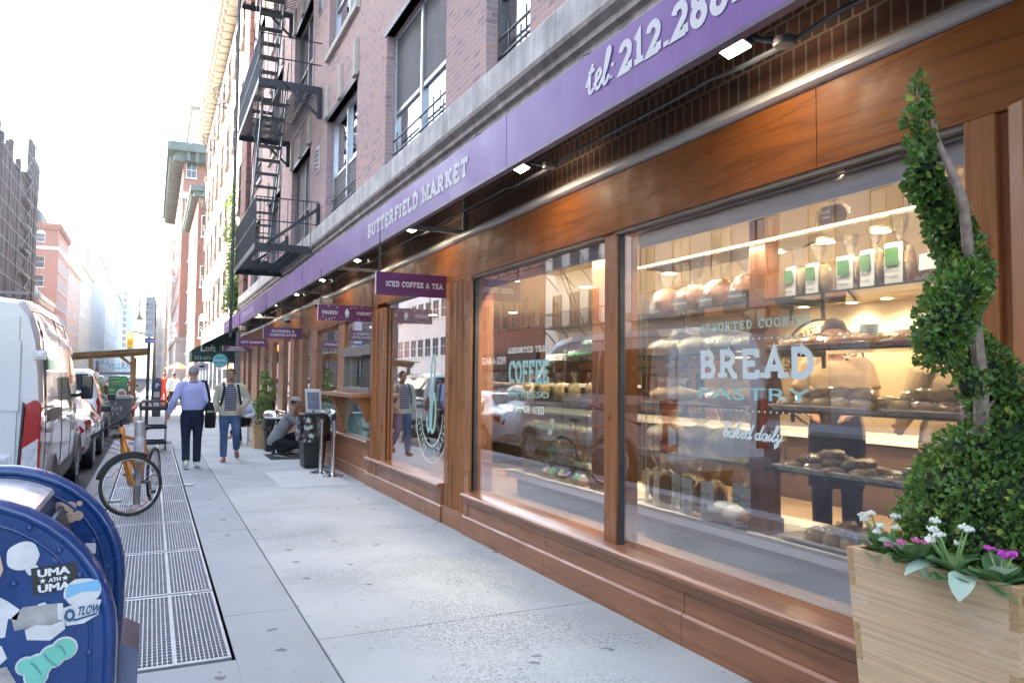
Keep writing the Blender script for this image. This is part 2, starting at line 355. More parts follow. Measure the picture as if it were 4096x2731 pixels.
# ================================================================ materials of the place
M={}
M['asphalt']=plain('asphalt',(.055,.056,.06),.85,var=.3,vs_=3,bmp=.4)
def concrete(name,c,pit=0,gum=True,sc_=1.0,dirt=.25):
    m,t,b=NT(name); p=pos(t)
    col=ramp(t,noi(t,p,.8,6,.6),[(.3,tuple(x*(1-dirt*.55) for x in c)),(.7,tuple(min(1,x*1.06) for x in c))])
    fine=noi(t,p,160,2); col=mixc(t,.35,col,ramp(t,fine,[(.3,(.75,.76,.78)),(.7,(1,1,1))]),'MULTIPLY')
    def spots(scale,r,thr,colr,amt,zone=None):
        nonlocal col
        v=nn(t,"ShaderNodeTexVoronoi"); v.inputs['Scale'].default_value=scale; v.voronoi_dimensions='2D'
        wob=nn(t,"ShaderNodeVectorMath",operation='ADD'); nz=nn(t,"ShaderNodeTexNoise"); nz.inputs['Scale'].default_value=scale*4; L(t,p,nz.inputs[0])
        sc2=nn(t,"ShaderNodeVectorMath",operation='SCALE'); sc2.inputs['Scale'].default_value=.25/scale; L(t,nz.outputs[1],sc2.inputs[0])
        L(t,p,wob.inputs[0]); L(t,sc2.outputs[0],wob.inputs[1]); L(t,wob.outputs[0],v.inputs['Vector'])
        d=ramp(t,v.outputs['Distance'],[(r*.75,(1,1,1)),(r,(0,0,0))])
        se=nn(t,"ShaderNodeSeparateColor"); L(t,v.outputs['Color'],se.inputs[0])
        k=mmath(t,'MULTIPLY',d,mmath(t,'GREATER_THAN',se.outputs[0],thr)); k=mmath(t,'MULTIPLY',k,amt)
        if zone is not None: k=mmath(t,'MULTIPLY',k,zone)
        col=mixc(t,k,col,colr)
    dark=tuple(x*.28 for x in c)
    if gum: spots(2.3,.075,.72,dark,.75); spots(4.7,.06,.7,dark,.6); spots(9,.055,.8,dark,.5)
    if pit:
        z=ramp(t,noi(t,p,.7,3),[(.46,(0,0,0)),(.6,(1,1,1))]); spots(38,.34,.42,tuple(x*.40 for x in c),.85*pit,z)
        spots(60,.36,.5,tuple(x*.45 for x in c),.8*pit,z)
    L(t,col,b.inputs['Base Color']); b.inputs['Roughness'].default_value=.82; b.inputs['Specular IOR Level'].default_value=.3
    bump(t,b,fine,.15,.004); return m
M['walk']=concrete('worn_concrete',(.475,.50,.495),pit=1)
M['walk2']=concrete('grey_concrete',(.385,.41,.42),pit=0)
M['walkpatch']=concrete('patch_concrete',(.55,.55,.54),pit=0,gum=False,dirt=.1)
M['joint']=plain('joint_grit',(.13,.13,.135),.95,var=.5,vs_=60,bmp=.5)
M['kerb']=plain('kerb_granite',(.34,.34,.35),.8,var=.2,vs_=20,bmp=.3)
M['pit']=plain('pit_dark',(.085,.08,.085),.9)
M['galv']=plain('galvanised_steel',(.40,.40,.42),.5,.35,var=.15,vs_=12)
M['oakY']=woodm('oak_horizontal',(.33,.098,.013),(.16,.043,.007),'Y',rough=.55,coat=.05)
M['oakYb']=woodm('oak_base_boards',(.39,.165,.078),(.21,.08,.036),'Y',rough=.38,coat=.25,wear=.25,wearc=(.36,.17,.10))
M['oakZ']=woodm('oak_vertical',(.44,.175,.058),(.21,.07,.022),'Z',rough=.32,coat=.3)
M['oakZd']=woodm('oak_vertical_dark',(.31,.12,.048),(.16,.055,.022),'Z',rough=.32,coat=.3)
M['oakS']=woodm('oak_sill',(.44,.185,.082),(.25,.095,.04),'Y',rough=.2,coat=.6,wear=.35,wearc=(.45,.28,.2))
M['oakin']=woodm('oak_inside',(.34,.20,.12),(.2,.1,.055),'Y',rough=.5,coat=.0)
M['alu']=plain('white_flashing',(.62,.61,.60),.4,.2,var=.1,vs_=4)
M['steel']=plain('dark_steel',(.09,.095,.105),.45,.5,var=.2,vs_=8)
M['greyframe']=plain('grey_window_metal',(.22,.215,.21),.5,.3,var=.08)
M['iron']=plain('black_iron_paint',(.028,.032,.042),.42,0,var=.25,vs_=9,spec=.6)
M['galvp']=plain('worn_painted_iron',(.16,.17,.19),.4,.3,var=.5,vs_=5)
M['blackp']=plain('black_plastic',(.016,.016,.018),.45,var=.2)
M['brickU']=brickm('red_brick_upper',(.68,.46,.445),(.48,.33,.34),(.80,.50,.40),(.66,.60,.58),soot=.15)
M['brickD']=brickm('brown_brick_under_awning',(.17,.07,.045),(.075,.05,.042),(.25,.09,.055),(.30,.24,.165),bw=.085,rh=.17,soot=.5,bmp=.9)
M['stone']=plain('limestone_ledge',(.74,.73,.70),.85,var=.22,vs_=3.2,bmp=.35)
M['stone2']=plain('limestone_moulding',(.62,.55,.51),.85,var=.25,vs_=5,bmp=.3)
M['cream']=plain('cream_terracotta',(.62,.59,.50),.7,var=.1,vs_=6)
M['glass']=glassm('shop_glass',2.3,base=.125)
M['glassu']=glassm('upper_window_glass',2.4,(.8,.84,.86),base=.10)
M['frost']=glassm('frosted_teal_glass',1.6,(.6,.8,.8),haze=.55,hazec=(.30,.52,.54))
M['greyPanel']=plain('grey_panel',(.20,.205,.22),.8,var=.06,vs_=2)  # for blinds, and for panels that put dark reflections into colour
M['curtain']=plain('pale_curtain',(.62,.64,.66),.9,var=.1)
M['winmetal']=plain('pale_aluminium',(.60,.61,.63),.35,.5,var=.08)
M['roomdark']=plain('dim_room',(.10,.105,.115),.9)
M['marble']=plain('white_marble',(.84,.86,.86),.18,var=.06,vs_=9,coat=.4)
M['white']=plain('white_paint',(.78,.77,.75),.5,var=.04)
M['creamwall']=plain('cream_wall_paint',(.74,.62,.42),.7,var=.05,vs_=2)
M['ceil']=plain('cream_ceiling_paint',(.76,.69,.56),.7,var=.03,vs_=1)
M['tile']=plain('brown_floor_tile',(.22,.16,.11),.35,var=.15,vs_=3)
M['blindW']=plain('white_roller_blind',(.80,.83,.82),.6,var=.05,vs_=3)
M['sheet']=glassm('shelf_glass_sheet',1.5,(.86,.94,.9),base=.06)
M['shelfedge']=plain('green_glass_edge',(.05,.13,.115),.15,var=.1)
M['purple']=plain('purple_awning_vinyl',(.245,.115,.40),.42,var=.05,vs_=1.2)
def streak(m,amt=.16):
    t=m.node_tree; b=t.nodes['Principled BSDF']; src=b.inputs['Base Color'].links[0].from_socket
    f=noi(t,pos(t,(1,1,.06)),9,5,.65); L(t,mixc(t,amt,src,ramp(t,f,[(.35,(.45,.45,.48)),(.6,(1,1,1)),(.8,(1.0,1.0,1.0))]),'MULTIPLY'),b.inputs['Base Color'])
streak(M['purple'],.22); streak(M['stone'],.5); streak(M['stone2'],.5)
M['wine']=plain('wine_sign_paint',(.125,.026,.10),.35,var=.07,vs_=2)
M['letter']=plain('white_lettering',(.80,.80,.82),.5,var=.02)
M['letterP']=plain('pale_lettering',(.66,.62,.62),.5,var=.03)
M['aqua']=plain('aqua_vinyl_lettering',(.36,.66,.66),.5,var=.03)
M['icewhite']=plain('white_vinyl_lettering',(.72,.84,.86),.5,var=.02)
# ================================================================ ground
g=MB(); g.add([(-900,-700,-.16),(900,-700,-.16),(900,1500,-.16),(-900,1500,-.16)],[(0,1,2,3)])
struct('ground',g,M['asphalt'])
rd=MB(); rd.box(-13.4,-.8,-80,700,-.30,-.14); struct('road',rd,M['asphalt'])
GX0,GX1=-.43,.46
sub=MB()
sub.box(-.62,GX0-.02,-40,44,-.3,-.008); sub.box(GX1+.02,3.3,-40,44,-.3,-.008); sub.box(GX0-.02,GX1+.02,-40,4.62,-.3,-.008); sub.box(GX0-.02,GX1+.02,19.9,44,-.3,-.008)
struct('sidewalk_joints',sub,M['joint'])
a=MB(); rnd=random.Random(3)
y=-18.965
while y<43:
    y1=y+1.58; gap=.011 if abs(y-4.735)<.02 or rnd.random()<.25 else .005
    for x0,x1 in ((.967,3.3),):
        if x0<3: a.box(x0,x1,y+gap,y1,-.1,rnd.uniform(-.002,.0015))
    y=y1
struct('sidewalk',a,M['walk'],bevel=.004)
a=MB(); y=-18.6
while y<43:
    y1=y+1.503
    a.box(GX1+.02,.956,y+.005,y1,-.1,rnd.uniform(-.003,0.0))
    a.box(-.62,GX0-.02,y+.006,y1,-.1,rnd.uniform(-.004,0))
    if y<4.59: a.box(GX0-.02,GX1+.02,y+.005,min(y1,4.6),-.1,-.001)
    elif y>19.8: a.box(GX0-.02,GX1+.02,y+.005,y1,-.1,-.001)
    y=y1
struct('sidewalk_strip',a,M['walk2'],bevel=.003)
a=MB(); y=-19
while y<43.5: a.box(-.8,-.624,y+.004,y+3,-.3,-.004); y+=3
struct('kerb',a,M['kerb'],bevel=.02)
a=MB(); a.box(1.75,2.75,11.3,13.3,-.001,.004); struct('pavement_patch',a,M['walkpatch'])
a=MB(); a.box(-.8,20,52,700,-.3,-.002); struct('far_sidewalk',a,M['walk'])
a=MB(); a.box(-20,-13.4,-80,700,-.3,-.01); struct('opposite_sidewalk',a,M['walk2'])
a=MB(); a.box(GX0-.02,GX1+.02,4.6,19.92,-.7,-.42); struct('grate_pit',a,M['pit'])
# lane markings (far down the road)
a=MB()
for x in (-3.6,-6.9,-10.1):
    y=30
    while y<300: a.box(x-.06,x+.06,y,y+3,-.136,-.132); y+=9
struct('lane_markings',a,M['white'])
# ================================================================ subway grates
def grate(y0,y1):
    t=thing('ventilation_grate',((GX0+GX1)/2,y0,0),'','grate','subway ventilation grates in the sidewalk')
    fr=MB(); x0,x1=GX0,GX1; xm=.165
    for a_,b_ in ((x0,x0+.015),(x1-.018,x1),(xm-.012,xm+.012)): fr.box(a_,b_,y0+.012,y1-.012,-.09,0)
    for a_,b_ in ((y0+.012,y0+.045),(y1-.045,y1-.012)): fr.box(x0+.015,x1-.018,a_,b_,-.09,-.002)
    fr.build('frame',M['galv'],t)
    br=MB()
    for xa,xb,n in ((x0+.015,xm-.012,22),(xm+.012,x1-.018,11)):
        for i in range(1,n):
            x=xa+(xb-xa)*i/n; br.box(x-.0032,x+.0032,y0+.045,y1-.045,-.05,-.001)
    br.build('bar',M['galv'],t)['kind']='stuff'
    cr=MB(); n=26
    for i in range(1,n):
        y=y0+.045+(y1-y0-.09)*i/n; cr.box(x0+.015,xm-.012,y-.0035,y+.0035,-.03,-.004); cr.box(xm+.012,x1-.018,y-.0035,y+.0035,-.03,-.004)
    cr.build('cross_rod',M['galv'],t)['kind']='stuff'
    return t
g0=grate(4.64,6.14)
_gl=['steel sidewalk grate nearest the blue mailbox','second steel sidewalk grate beyond the mailbox','third steel sidewalk grate beyond the mailbox','sidewalk grate under the front wheel of the orange bicycle','sidewalk grate just behind the orange bicycle','sidewalk grate one panel beyond the bicycle','sidewalk grate two panels beyond the bicycle','sidewalk grate in front of the black service cart','sidewalk grate under the black service cart','farthest sidewalk grate past the service cart']
for i in range(10):
    q=g0 if i==0 else dup(g0,(g0.location.x,4.64+1.51*i,0))
    q['label']=_gl[i]
for x,y in ((-.15,6.03),(.32,6.03),(-.3,4.75)):
    bo=MB(); bo.cyl((x,y,-.02),(x,y,.012),.022,10); bo.cyl((x,y,.012),(x,y,.024),.012,6)
    bo.build('bolt',M['galv'],g0,auto=40)
# ================================================================ brick building above the shop
BX=3.10
bld=thing('brick_building',(3.6,14,0),'red brick building with grey windows above the purple awning','building')
WY=[(6.17,7.2),(8.43,11.05),(12.87,15.40),(17.2,19.68),(21.55,24.05),(25.9,28.4)]
WZ=[(4.65,6.83),(8.2,10.35),(11.65,13.8),(15.1,17.3)]
wl=MB(); ZT=19.0
ys=[-12.0]+[q for p_ in WY for q in p_]+[30.9]
for i in range(0,len(ys),2):
    wl.box(BX,BX+.34,ys[i],ys[i+1],4.6,ZT)
for (a,b) in WY:
    zz=[4.6]+[q for p_ in WZ for q in p_]+[ZT]
    for i in range(2,len(zz),2): wl.box(BX,BX+.34,a,b,zz[i],zz[i+1])
wl.build('wall',M['brickU'],bld)
lw=MB(); lw.box(BX-.02,BX+.3,-12,30.9,3.16,4.12); lw.build('lower_wall',M['brickD'],bld)
ep=MB()
for k in range(28): ep.box(BX-.16,BX+.3,29.2,30.95,4.66+k*.52,4.66+k*.52+.49)
ep.build('corner_pier',brickm('dark_pier_brick',(.22,.085,.07),(.15,.07,.06),(.27,.11,.08),(.3,.25,.23)),bld)
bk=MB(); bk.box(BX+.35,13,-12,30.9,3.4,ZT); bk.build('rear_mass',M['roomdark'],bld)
lg=MB()
lg.prism([(BX+.1,4.12),(2.99,4.12),(2.99,4.17),(2.955,4.20),(2.955,4.25),(2.91,4.30),(2.90,4.34),(BX+.1,4.34)],'Y',-12,30.95)
lg.build('ledge_moulding',M['stone2'],bld)
y=-12; lg=MB()
while y<30.9:
    lg.box(2.93,BX+.05,y+.004,min(y+2.17,30.95),4.34,4.648); y+=2.17
lg.build('stone_ledge',M['stone'],bld,bevel=.012)
def upwin(i,r):
    a,b=WY[i]; z0,z1=WZ[r]; x=BX+.16; ym=(a+b)/2; w_=b-a
    zt=z0+(z1-z0)*.44 if (i+r)%2==1 else z0+(z1-z0)*.46
    f=MB()
    for y0,y1 in ((a,a+.07),(b-.07,b)): f.box(x-.03,x+.08,y0,y1,z0,z1)
    f.box(x-.02,x+.08,a+.07,b-.07,z1-.07,z1); f.box(x-.02,x+.08,a+.07,b-.07,z0,z0+.07)
    if w_>1.5: f.box(x-.035,x+.07,ym-.035,ym+.035,z0+.07,z1-.07)
    f.box(x-.015,x+.06,a+.07,b-.07,zt-.03,zt+.03)
    o=f.build('window',M['winmetal'] if i in (1,2) else M['greyframe'],bld,bevel=.006)
    p=MB(); p.quad((x+.02,a+.07,z0+.07),(x+.02,b-.07,z0+.07),(x+.02,b-.07,z1-.07),(x+.02,a+.07,z1-.07)); p.build('pane',M['glassu'],o)
    bl=MB()
    if i in (1,) or (i+r)%3==0: bl.box(x+.0,x+.018,a+.075,b-.075,zt+.03,z1-.075)  # panel before the glass: dark upper half of the reflection as flat grey
    elif i==2 and r==0: bl.box(x+.0,x+.018,a+.075,b-.075,z0+.075,zt-.03)  # here the darker lower reflection is put in as a grey panel
    elif i==0: bl.box(x+.03,x+.05,a+.075,b-.075,z0+.1,z1-.08)
    else: bl.box(x+.03,x+.05,a+.075,b-.075,z0+(z1-z0)*(.5+.1*((i*7+r*3)%4)),z1-.08)
    bl.build('blind',M['greyPanel'],o)
    cu=MB(); n=22
    cu.tube([(x+.16+.015*math.sin(k*1.9),a+.1+(w_-.2)*k/n,0) for k in range(2)],.001,4)
    cu=MB(); vv=[]
    for k in range(n+1):
        yy=a+.1+(w_-.2)*k/n; xx=x+.14+.03*math.sin(k*1.7); vv+=[(xx,yy,z0+.05),(xx,yy,z1-.05)]
    cu.add(vv,[(2*k,2*k+2,2*k+3,2*k+1) for k in range(n) if not 7<k%16<12]); cu.build('curtain',M['curtain'],o,smooth=True)
    lt=MB(); lt.box(BX-.012,BX+.12,a-.1,b+.1,z1,z1+.09); lt.build('lintel',M['steel'],o)
    if r>0:
        s=MB(); s.box(BX-.07,BX+.2,a-.06,b+.06,z0-.13,z0); s.build('sill',M['cream'],o,bevel=.01)
    if (i,r) in ((0,0),(1,0),(2,0)):
        gd=MB()
        for yy in ((a+.5,a+.75,b-.5,b-.25) if w_>1.5 else (a+.3,a+.7)): gd.box(x-.055,x-.04,yy-.008,yy+.008,z0+.02,z0+.62)
        for zz in (.12,.32,.52): gd.box(x-.06,x-.035,a+.07,b-.07,z0+zz-.008,z0+zz+.008)
        gd.build('window_guard',M['steel'],o)
    if i>=2:
        for yy in (a+.05,ym,b-.05):
            k=MB(); k.box(BX-.05,BX+.02,yy-.09,yy+.09,z1+.09,z1+.72); k.box(BX-.065,BX+.02,yy-.07,yy+.07,z1+.12,z1+.68); k.box(BX-.075,BX+.02,yy-.11,yy+.11,z1+.04,z1+.12)
            k.build('keystone',M['cream'],o,bevel=.012)
for i in range(len(WY)):
    for r in range(4 if i>1 else 2): upwin(i,r)
for (yy,zz) in ((16.3,6.0),(16.3,9.5)):
    vn=MB()
    vn.box(BX-.02,BX+.02,yy-.18,yy+.18,zz,zz+.55)
    for k in range(5): vn.obox((BX-.03,yy,zz+.08+k*.1),(.02,.32,.07),ry=.6)
    vn.build('wall_vent',M['white'],bld)
# ================================================================ shopfront
sf=thing('shopfront',(3.0,14,0),'varnished oak shopfront with large display windows','shopfront')
def S(name,mb,mat,par=None,**k): return mb.build(name,mat,par or sf,**k)
fa=MB()
for y0,y1 in ((-4,2.72),(2.723,6.2),(6.203,10.9),(10.903,15.7),(15.703,20),(20.003,25),(25.003,29.8)):
    fa.box(2.985,3.2,y0,y1,2.67 if y1<11 else 2.55,3.085)
S('fascia_board',fa,M['oakY'],bevel=.004)
hd=MB()
for y0,y1 in ((1.96,4.57),(4.73,7.27),(8.0,10.45)): hd.box(3.0,3.046,y0,y1,2.65,2.67)
S('head_trim',hd,plain('grey_brown_trim',(.30,.25,.21),.5))
fl=MB(); fl.prism([(3.2,3.09),(2.955,3.09),(2.93,3.10),(2.93,3.125),(2.965,3.13),(2.97,3.165),(3.2,3.165)],'Y',-4,7.65)
fl.prism([(3.2,3.085),(2.955,3.085),(2.93,3.10),(2.93,3.125),(2.965,3.13),(2.97,3.165),(3.2,3.165)],'Y',7.656,29.8)
S('metal_flashing',fl,M['alu'])
def pilaster(y0,y1,z0=0.0,z1=2.67,x=2.98,mat=None,flutes=3):
    p=MB(); p.box(x+.03,3.25,y0,y1,z0,z1)
    e=min(.13,(y1-y0)*.28); p.box(x,x+.06,y0,y0+e,z0+.2 if z0==0 else z0,z1); p.box(x,x+.06,y1-e,y1,z0+.2 if z0==0 else z0,z1)
    if z0==0: p.box(x-.03,x+.06,y0-.01,y1+.01,0,.2)
    n=flutes
    if n:
        a,b=y0+e,y1-e
        for i in range(n):
            yc=a+(b-a)*(i+.5)/n; p.cyl((x+.04,yc,z0+.2),(x+.04,yc,z1),(b-a)/n*.36,8)
    return S('pilaster',p,mat or M['oakZ'],bevel=.006)
pilaster(.6,1.96,flutes=4); pilaster(7.27,8.0,flutes=3); pilaster(10.45,11.2,flutes=2,z1=2.6)
def post(y0,y1,z0,z1,x=3.01,mat=None):
    p=MB(); p.box(x,3.2,y0,y1,z0,z1); return S('post',p,mat or M['oakZ'],bevel=.008)
post(4.57,4.73,.43,2.67)
st=MB(); st.box(3.03,3.07,4.55,4.566,.43,2.67); st.box(3.03,3.07,1.962,1.98,.45,2.63); st.box(3.03,3.07,7.25,7.268,.45,2.63)
S('glazing_strip',st,M['steel'])
def bay(y0,y1,z0,z1,mat='glass',x=3.05,frame=True):
    p=MB(); p.box(x,x+.008,y0,y1,z0,z1); o=S('window_pane',p,M[mat]); return o
panes={}
panes[1]=bay(1.96,4.57,.43,2.66); panes[2]=bay(4.73,7.27,.43,2.66); panes[3]=bay(8.0,10.45,.43,2.66)
def base(y0,y1,zs=.43,x=2.95):
    s=MB(); pr=[(3.16,zs-.05),(x-.0,zs-.05)]+[(x-.022+.028*math.cos(R(a_)),zs-.026+.026*math.sin(R(a_))) for a_ in (250,215,180,145,110,90)]+[(3.16,zs+.006)]
    s.prism(pr,'Y',y0,y1); S('sill',s,M['oakS'],auto=50)
    p=MB(); ny=max(1,round((y1-y0)/1.6)); w_=(y1-y0)/ny
    p.box(x+.03,3.2,y0,y1,.0,zs-.05)
    p.box(x,x+.035,y0,y1,zs-.115,zs-.05)
    for i in range(ny): p.box(x+.008,x+.035,y0+i*w_+.003,y0+(i+1)*w_-.003,.19,zs-.118)
    for yy in (y0,y1-.09): p.box(x-.004,x+.036,yy,yy+.09,.19,zs-.117)
    S('base_panel',p,M['oakYb'],bevel=.004)
    k=MB()
    for i in range(ny): k.prism([(3.0,0.0),(x-.016,0.0),(x-.016,.178),(x-.003,.195),(3.0,.195)],'Y',y0+i*w_+.002-(.03 if i==0 else 0),y0+(i+1)*w_-.002+(.03 if i==ny-1 else 0))
    S('plinth',k,M['oakYb'],bevel=.003)
base(1.96,7.3); base(8.0,11.22)
base(-3,.58)
# bays past the projecting windows
base(11.24,16.1,.65,2.98); base(16.11,29.8,.65,2.98)
for a_,b_ in ((13.07,13.6),): post(a_,b_,.65,2.56)
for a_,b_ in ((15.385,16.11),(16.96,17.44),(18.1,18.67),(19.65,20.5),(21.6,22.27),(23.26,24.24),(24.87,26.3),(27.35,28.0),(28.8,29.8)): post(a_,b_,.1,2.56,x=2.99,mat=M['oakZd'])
bay(13.6,15.385,.65,1.12,'frost'); bay(13.6,15.385,1.122,2.56)
for a_,b_ in ((16.11,16.96),(17.44,18.1),(18.67,19.65),(20.5,21.6),(22.27,23.26),(24.24,24.87),(26.3,27.35),(28,28.8)): bay(a_,b_,.65,2.56)
# order window
bay(11.2,13.07,.65,1.24,'frost'); bay(11.2,13.07,2.1,2.56)
ow=MB(); ow.box(2.97,3.2,11.2,13.07,1.95,2.10); ow.box(2.985,3.0,11.2,13.07,2.02,2.03); ow.box(2.99,3.2,12.98,13.07,1.36,1.95); ow.box(2.99,3.2,11.2,11.26,1.36,1.95); ow.box(2.975,3.2,11.26,12.98,1.36,1.44)
ow.box(3.03,3.05,11.9,11.94,1.44,1.95); ow.box(3.03,3.05,12.6,12.66,1.44,1.95)
oo=S('order_window',ow,M['greyframe'],bevel=.004)
q=MB(); q.box(3.03,3.035,11.26,12.0,1.44,1.95); q.build('screen',plain('insect_screen',(.06,.06,.06),.8),oo)
q=MB(); q.box(3.07,3.075,11.9,12.98,1.44,1.95); q.build('pane',M['glass'],oo)
sh=MB(); sh.box(2.68,3.1,11.15,13.35,1.30,1.36); S('counter_shelf',sh,M['oakS'],bevel=.008)
for yy in (11.3,13.1):
    b=MB(); b.prism([(3.05,1.30),(2.74,1.30),(2.75,1.25),(2.84,1.2),(2.9,1.1),(2.92,1.0),(2.97,.92),(3.05,.9)],'Y',yy,yy+.1); S('bracket',b,M['oakZ'],bevel=.004)
tr=MB()
for a_,b_ in ((13.6,15.385),(16.11,16.96),(17.44,18.1),(18.67,19.65),(20.5,21.6),(22.27,23.26)):
    for k in range(3): tr.box(2.97+.03*k,3.08,a_,b_,2.56-.03*k-.03,2.56-.03*k)
S('head_moulding',tr,M['oakY'])
# lettering on the panes ------------------------------------------------
GX=3.097; Uy=(0,-1,0); Vz=(0,0,1)
def pane_text(par,name,items,mat):
    mb=MB()
    for txt,yc,z in items: put(mb,txt,(GX,yc,z),Uy,Vz,center=True,off=.001)
    return mb.build(name,M[mat],par)
# ================================================================ fire escape
fe=thing('fire_escape',(2.4,17.5,4.3),'black iron fire escape with stairs and balconies on the brick building','fire escape')
def grating(name,x0,x1,y0,y1,z,hole=None):
    b=MB(); n=int((y1-y0)/.085); nb=4
    for k in range(n):
        y=y0+.085*k
        xs=(x0,x1)
        if hole and hole[2]<y<hole[3]: xs=(x0,hole[0]); b.box(hole[1],x1,y,y+.034,z,z+.012)
        b.box(xs[0],xs[1],y,y+.034,z,z+.012)
    for x in (x0,x0+(x1-x0)*.33,x0+(x1-x0)*.66,x1-.02): b.box(x,x+.012,y0,y1,z-.05,z)
    o=b.build(name,M['iron'],fe); o['kind']='stuff'
x0,x1=1.82,3.08
for r,z in enumerate((4.30,7.72,11.15)):
    ya,yb=16.0,20.1
    grating('platform',x0,x1,ya,yb,z,(2.0,2.55,16.5,18.6))
    f=MB(); f.box(x0,x1,ya-.012,ya,z-.12,z+.03); f.box(x0,x1,yb,yb+.012,z-.12,z+.03); f.box(x0-.012,x0,ya,yb,z-.1,z+.03); f.build('platform_frame',M['iron'],fe)
    for y in (ya,yb):
        b=MB()
        if r==0: b.bar((x1,y-.03,z+.85),(2.05,y-.03,z+.02),.06); b.box(3.02,3.1,y-.05,y+.05,z-.1,z+.95)
        else: b.bar((2.35,y-.03,z-.02),(3.04,y-.03,z-.62),.05); b.box(2.99,3.09,y-.05,y+.0,z-.66,z)
        b.build('bracket',M['iron'],fe)
    rl=MB()
    for zz in (.5,.98): rl.bar((x0,ya,z+zz),(x0,yb,z+zz),.025); rl.bar((x0,ya,z+zz),(x1,ya,z+zz),.02); rl.bar((x0,yb,z+zz),(x1,yb,z+zz),.02)
    rl.build('handrail',M['iron'],fe)
    bl_=MB()
    for k in range(36): y=ya+(yb-ya)*k/35; bl_.box(x0-.008,x0+.008,y-.007,y+.007,z,z+.98)
    for k in range(1,8): x=x0+(x1-x0)*k/8; bl_.box(x-.006,x+.006,ya-.006,ya+.006,z,z+.98); bl_.box(x-.006,x+.006,yb-.006,yb+.006,z,z+.98)
    bl_.build('balusters',M['iron'],fe)['kind']='stuff'
    # stair up to the next balcony (steps toward the camera)
    s=MB(); N_=13; h=3.42
    for x in (2.02,2.52): s.bar((x,19.6,z+.02),(x,17.0,z+h),.03,.12)
    s.build('stringer',M['galvp'],fe)
    for k in range(N_):
        b=MB(); q=(k+.6)/N_; y=19.6-2.6*q; zz=z+h*q; b.box(2.02,2.52,y-.10,y+.10,zz-.018,zz+.006); b.build('tread',M['iron'],fe)
    s=MB()
    for x in (1.99,2.55): s.bar((x,19.6,z+.85),(x,17.0,z+h+.85),.022)
    for x in (1.99,2.55):
        for q in (.1,.4,.7,.95): s.bar((x,19.6-2.6*q,z+h*q),(x,19.6-2.6*q,z+h*q+.85),.016)
    s.build('stair_rail',M['iron'],fe)
# gooseneck ladder at the far outer corner
l=MB()
for y in (20.25,20.62): l.bar((1.78,y,2.6),(1.78,y,16),.045)
for k in range(44): l.bar((1.78,20.25,2.7+.3*k),(1.78,20.62,2.7+.3*k),.02)
l.build('drop_ladder',M['iron'],fe)
# ================================================================ purple awning sign
AX=2.37
M['brk']=plain('grey_painted_steel',(.34,.34,.35),.4,.3)
aw=thing('awning_sign',(AX,14,3.2),'long purple awning sign with white lettering above the shop windows','sign')
for y0,y1 in ((-3,5.1),(5.1,9.43),(9.43,13.68),(13.72,19),(19,25.0),(25.0,29.9)):
    b=MB(); b.box(AX,AX+.03,y0+.002,y1-.002,3.2,3.60); b.build('board',M['purple'],aw,bevel=.004)
    b=MB(); b.box(AX-.006,AX+.05,y0,y1,3.175,3.2); b.build('bottom_rail',plain('rail_purple_grey',(.16,.13,.19),.4,.4) if y0<-2 else bpy.data.materials['rail_purple_grey'],aw)
rf=MB(); rf.prism([(AX+.03,3.575),(AX+.03,3.597),(3.08,4.10),(3.08,4.075)],'Y',-3,29.9); rf.build('cover',plain('black_awning_fabric',(.012,.012,.014),.8),aw)
def wtext(txt,y,z,name='lettering',mat='letter',off=.003,x=AX):
    mb=MB(); put(mb,txt,(x,y,z),(0,-1,0),(0,0,1),off=off); return mb.build(name,M[mat],aw)
def fitw(t,wd): v,f,w0=t; k=wd/w0; return [(a*k,b,c) for a,b,c in v],f,wd
wtext(fitw(slab('BUTTERFIELD MARKET',.158,wx=1.2,wt=.27,gap=.16,serif=.42),3.28),9.15,3.322)
wtext(fitw(slab('BUTTERFIELD MARKET',.115,wx=1.2,wt=.2,gap=.16),2.7),23.6,3.34)
wtext(fitw(slab('BUTTERFIELD MARKET',.115,wx=1.2,wt=.2,gap=.16),2.6),29.3,3.34)
wtext(fitw(script('tel:',.20,wt=.12,wx=1.0,slant=.12),.33),3.95,3.345)
wtext(fitw(slab('212.288.2',.178,wx=.92,wt=.24,gap=.14,serif=.5),1.13),3.57,3.338)
for i in range(7):
    y=7.64-3.4*0+3.4*i if i else 7.64
    b=MB(); b.bar((AX+.05,y,3.2),(3.06,y,3.2),.045); b.bar((3.055,y,3.178),(3.055,y,3.62),.05); b.build('bracket',M['brk'],aw)
for y in (4.0,5.75,6.6,8.6,10.3,12.3,15.2,17.7,20.5):   # small wire ties along the top edge
    b=MB(); b.tube([(AX,y,3.59),(AX+.02,y+.01,3.63),(AX+.1,y+.03,3.68)],.004,5); b.build('wire_tie',M['steel'],aw)
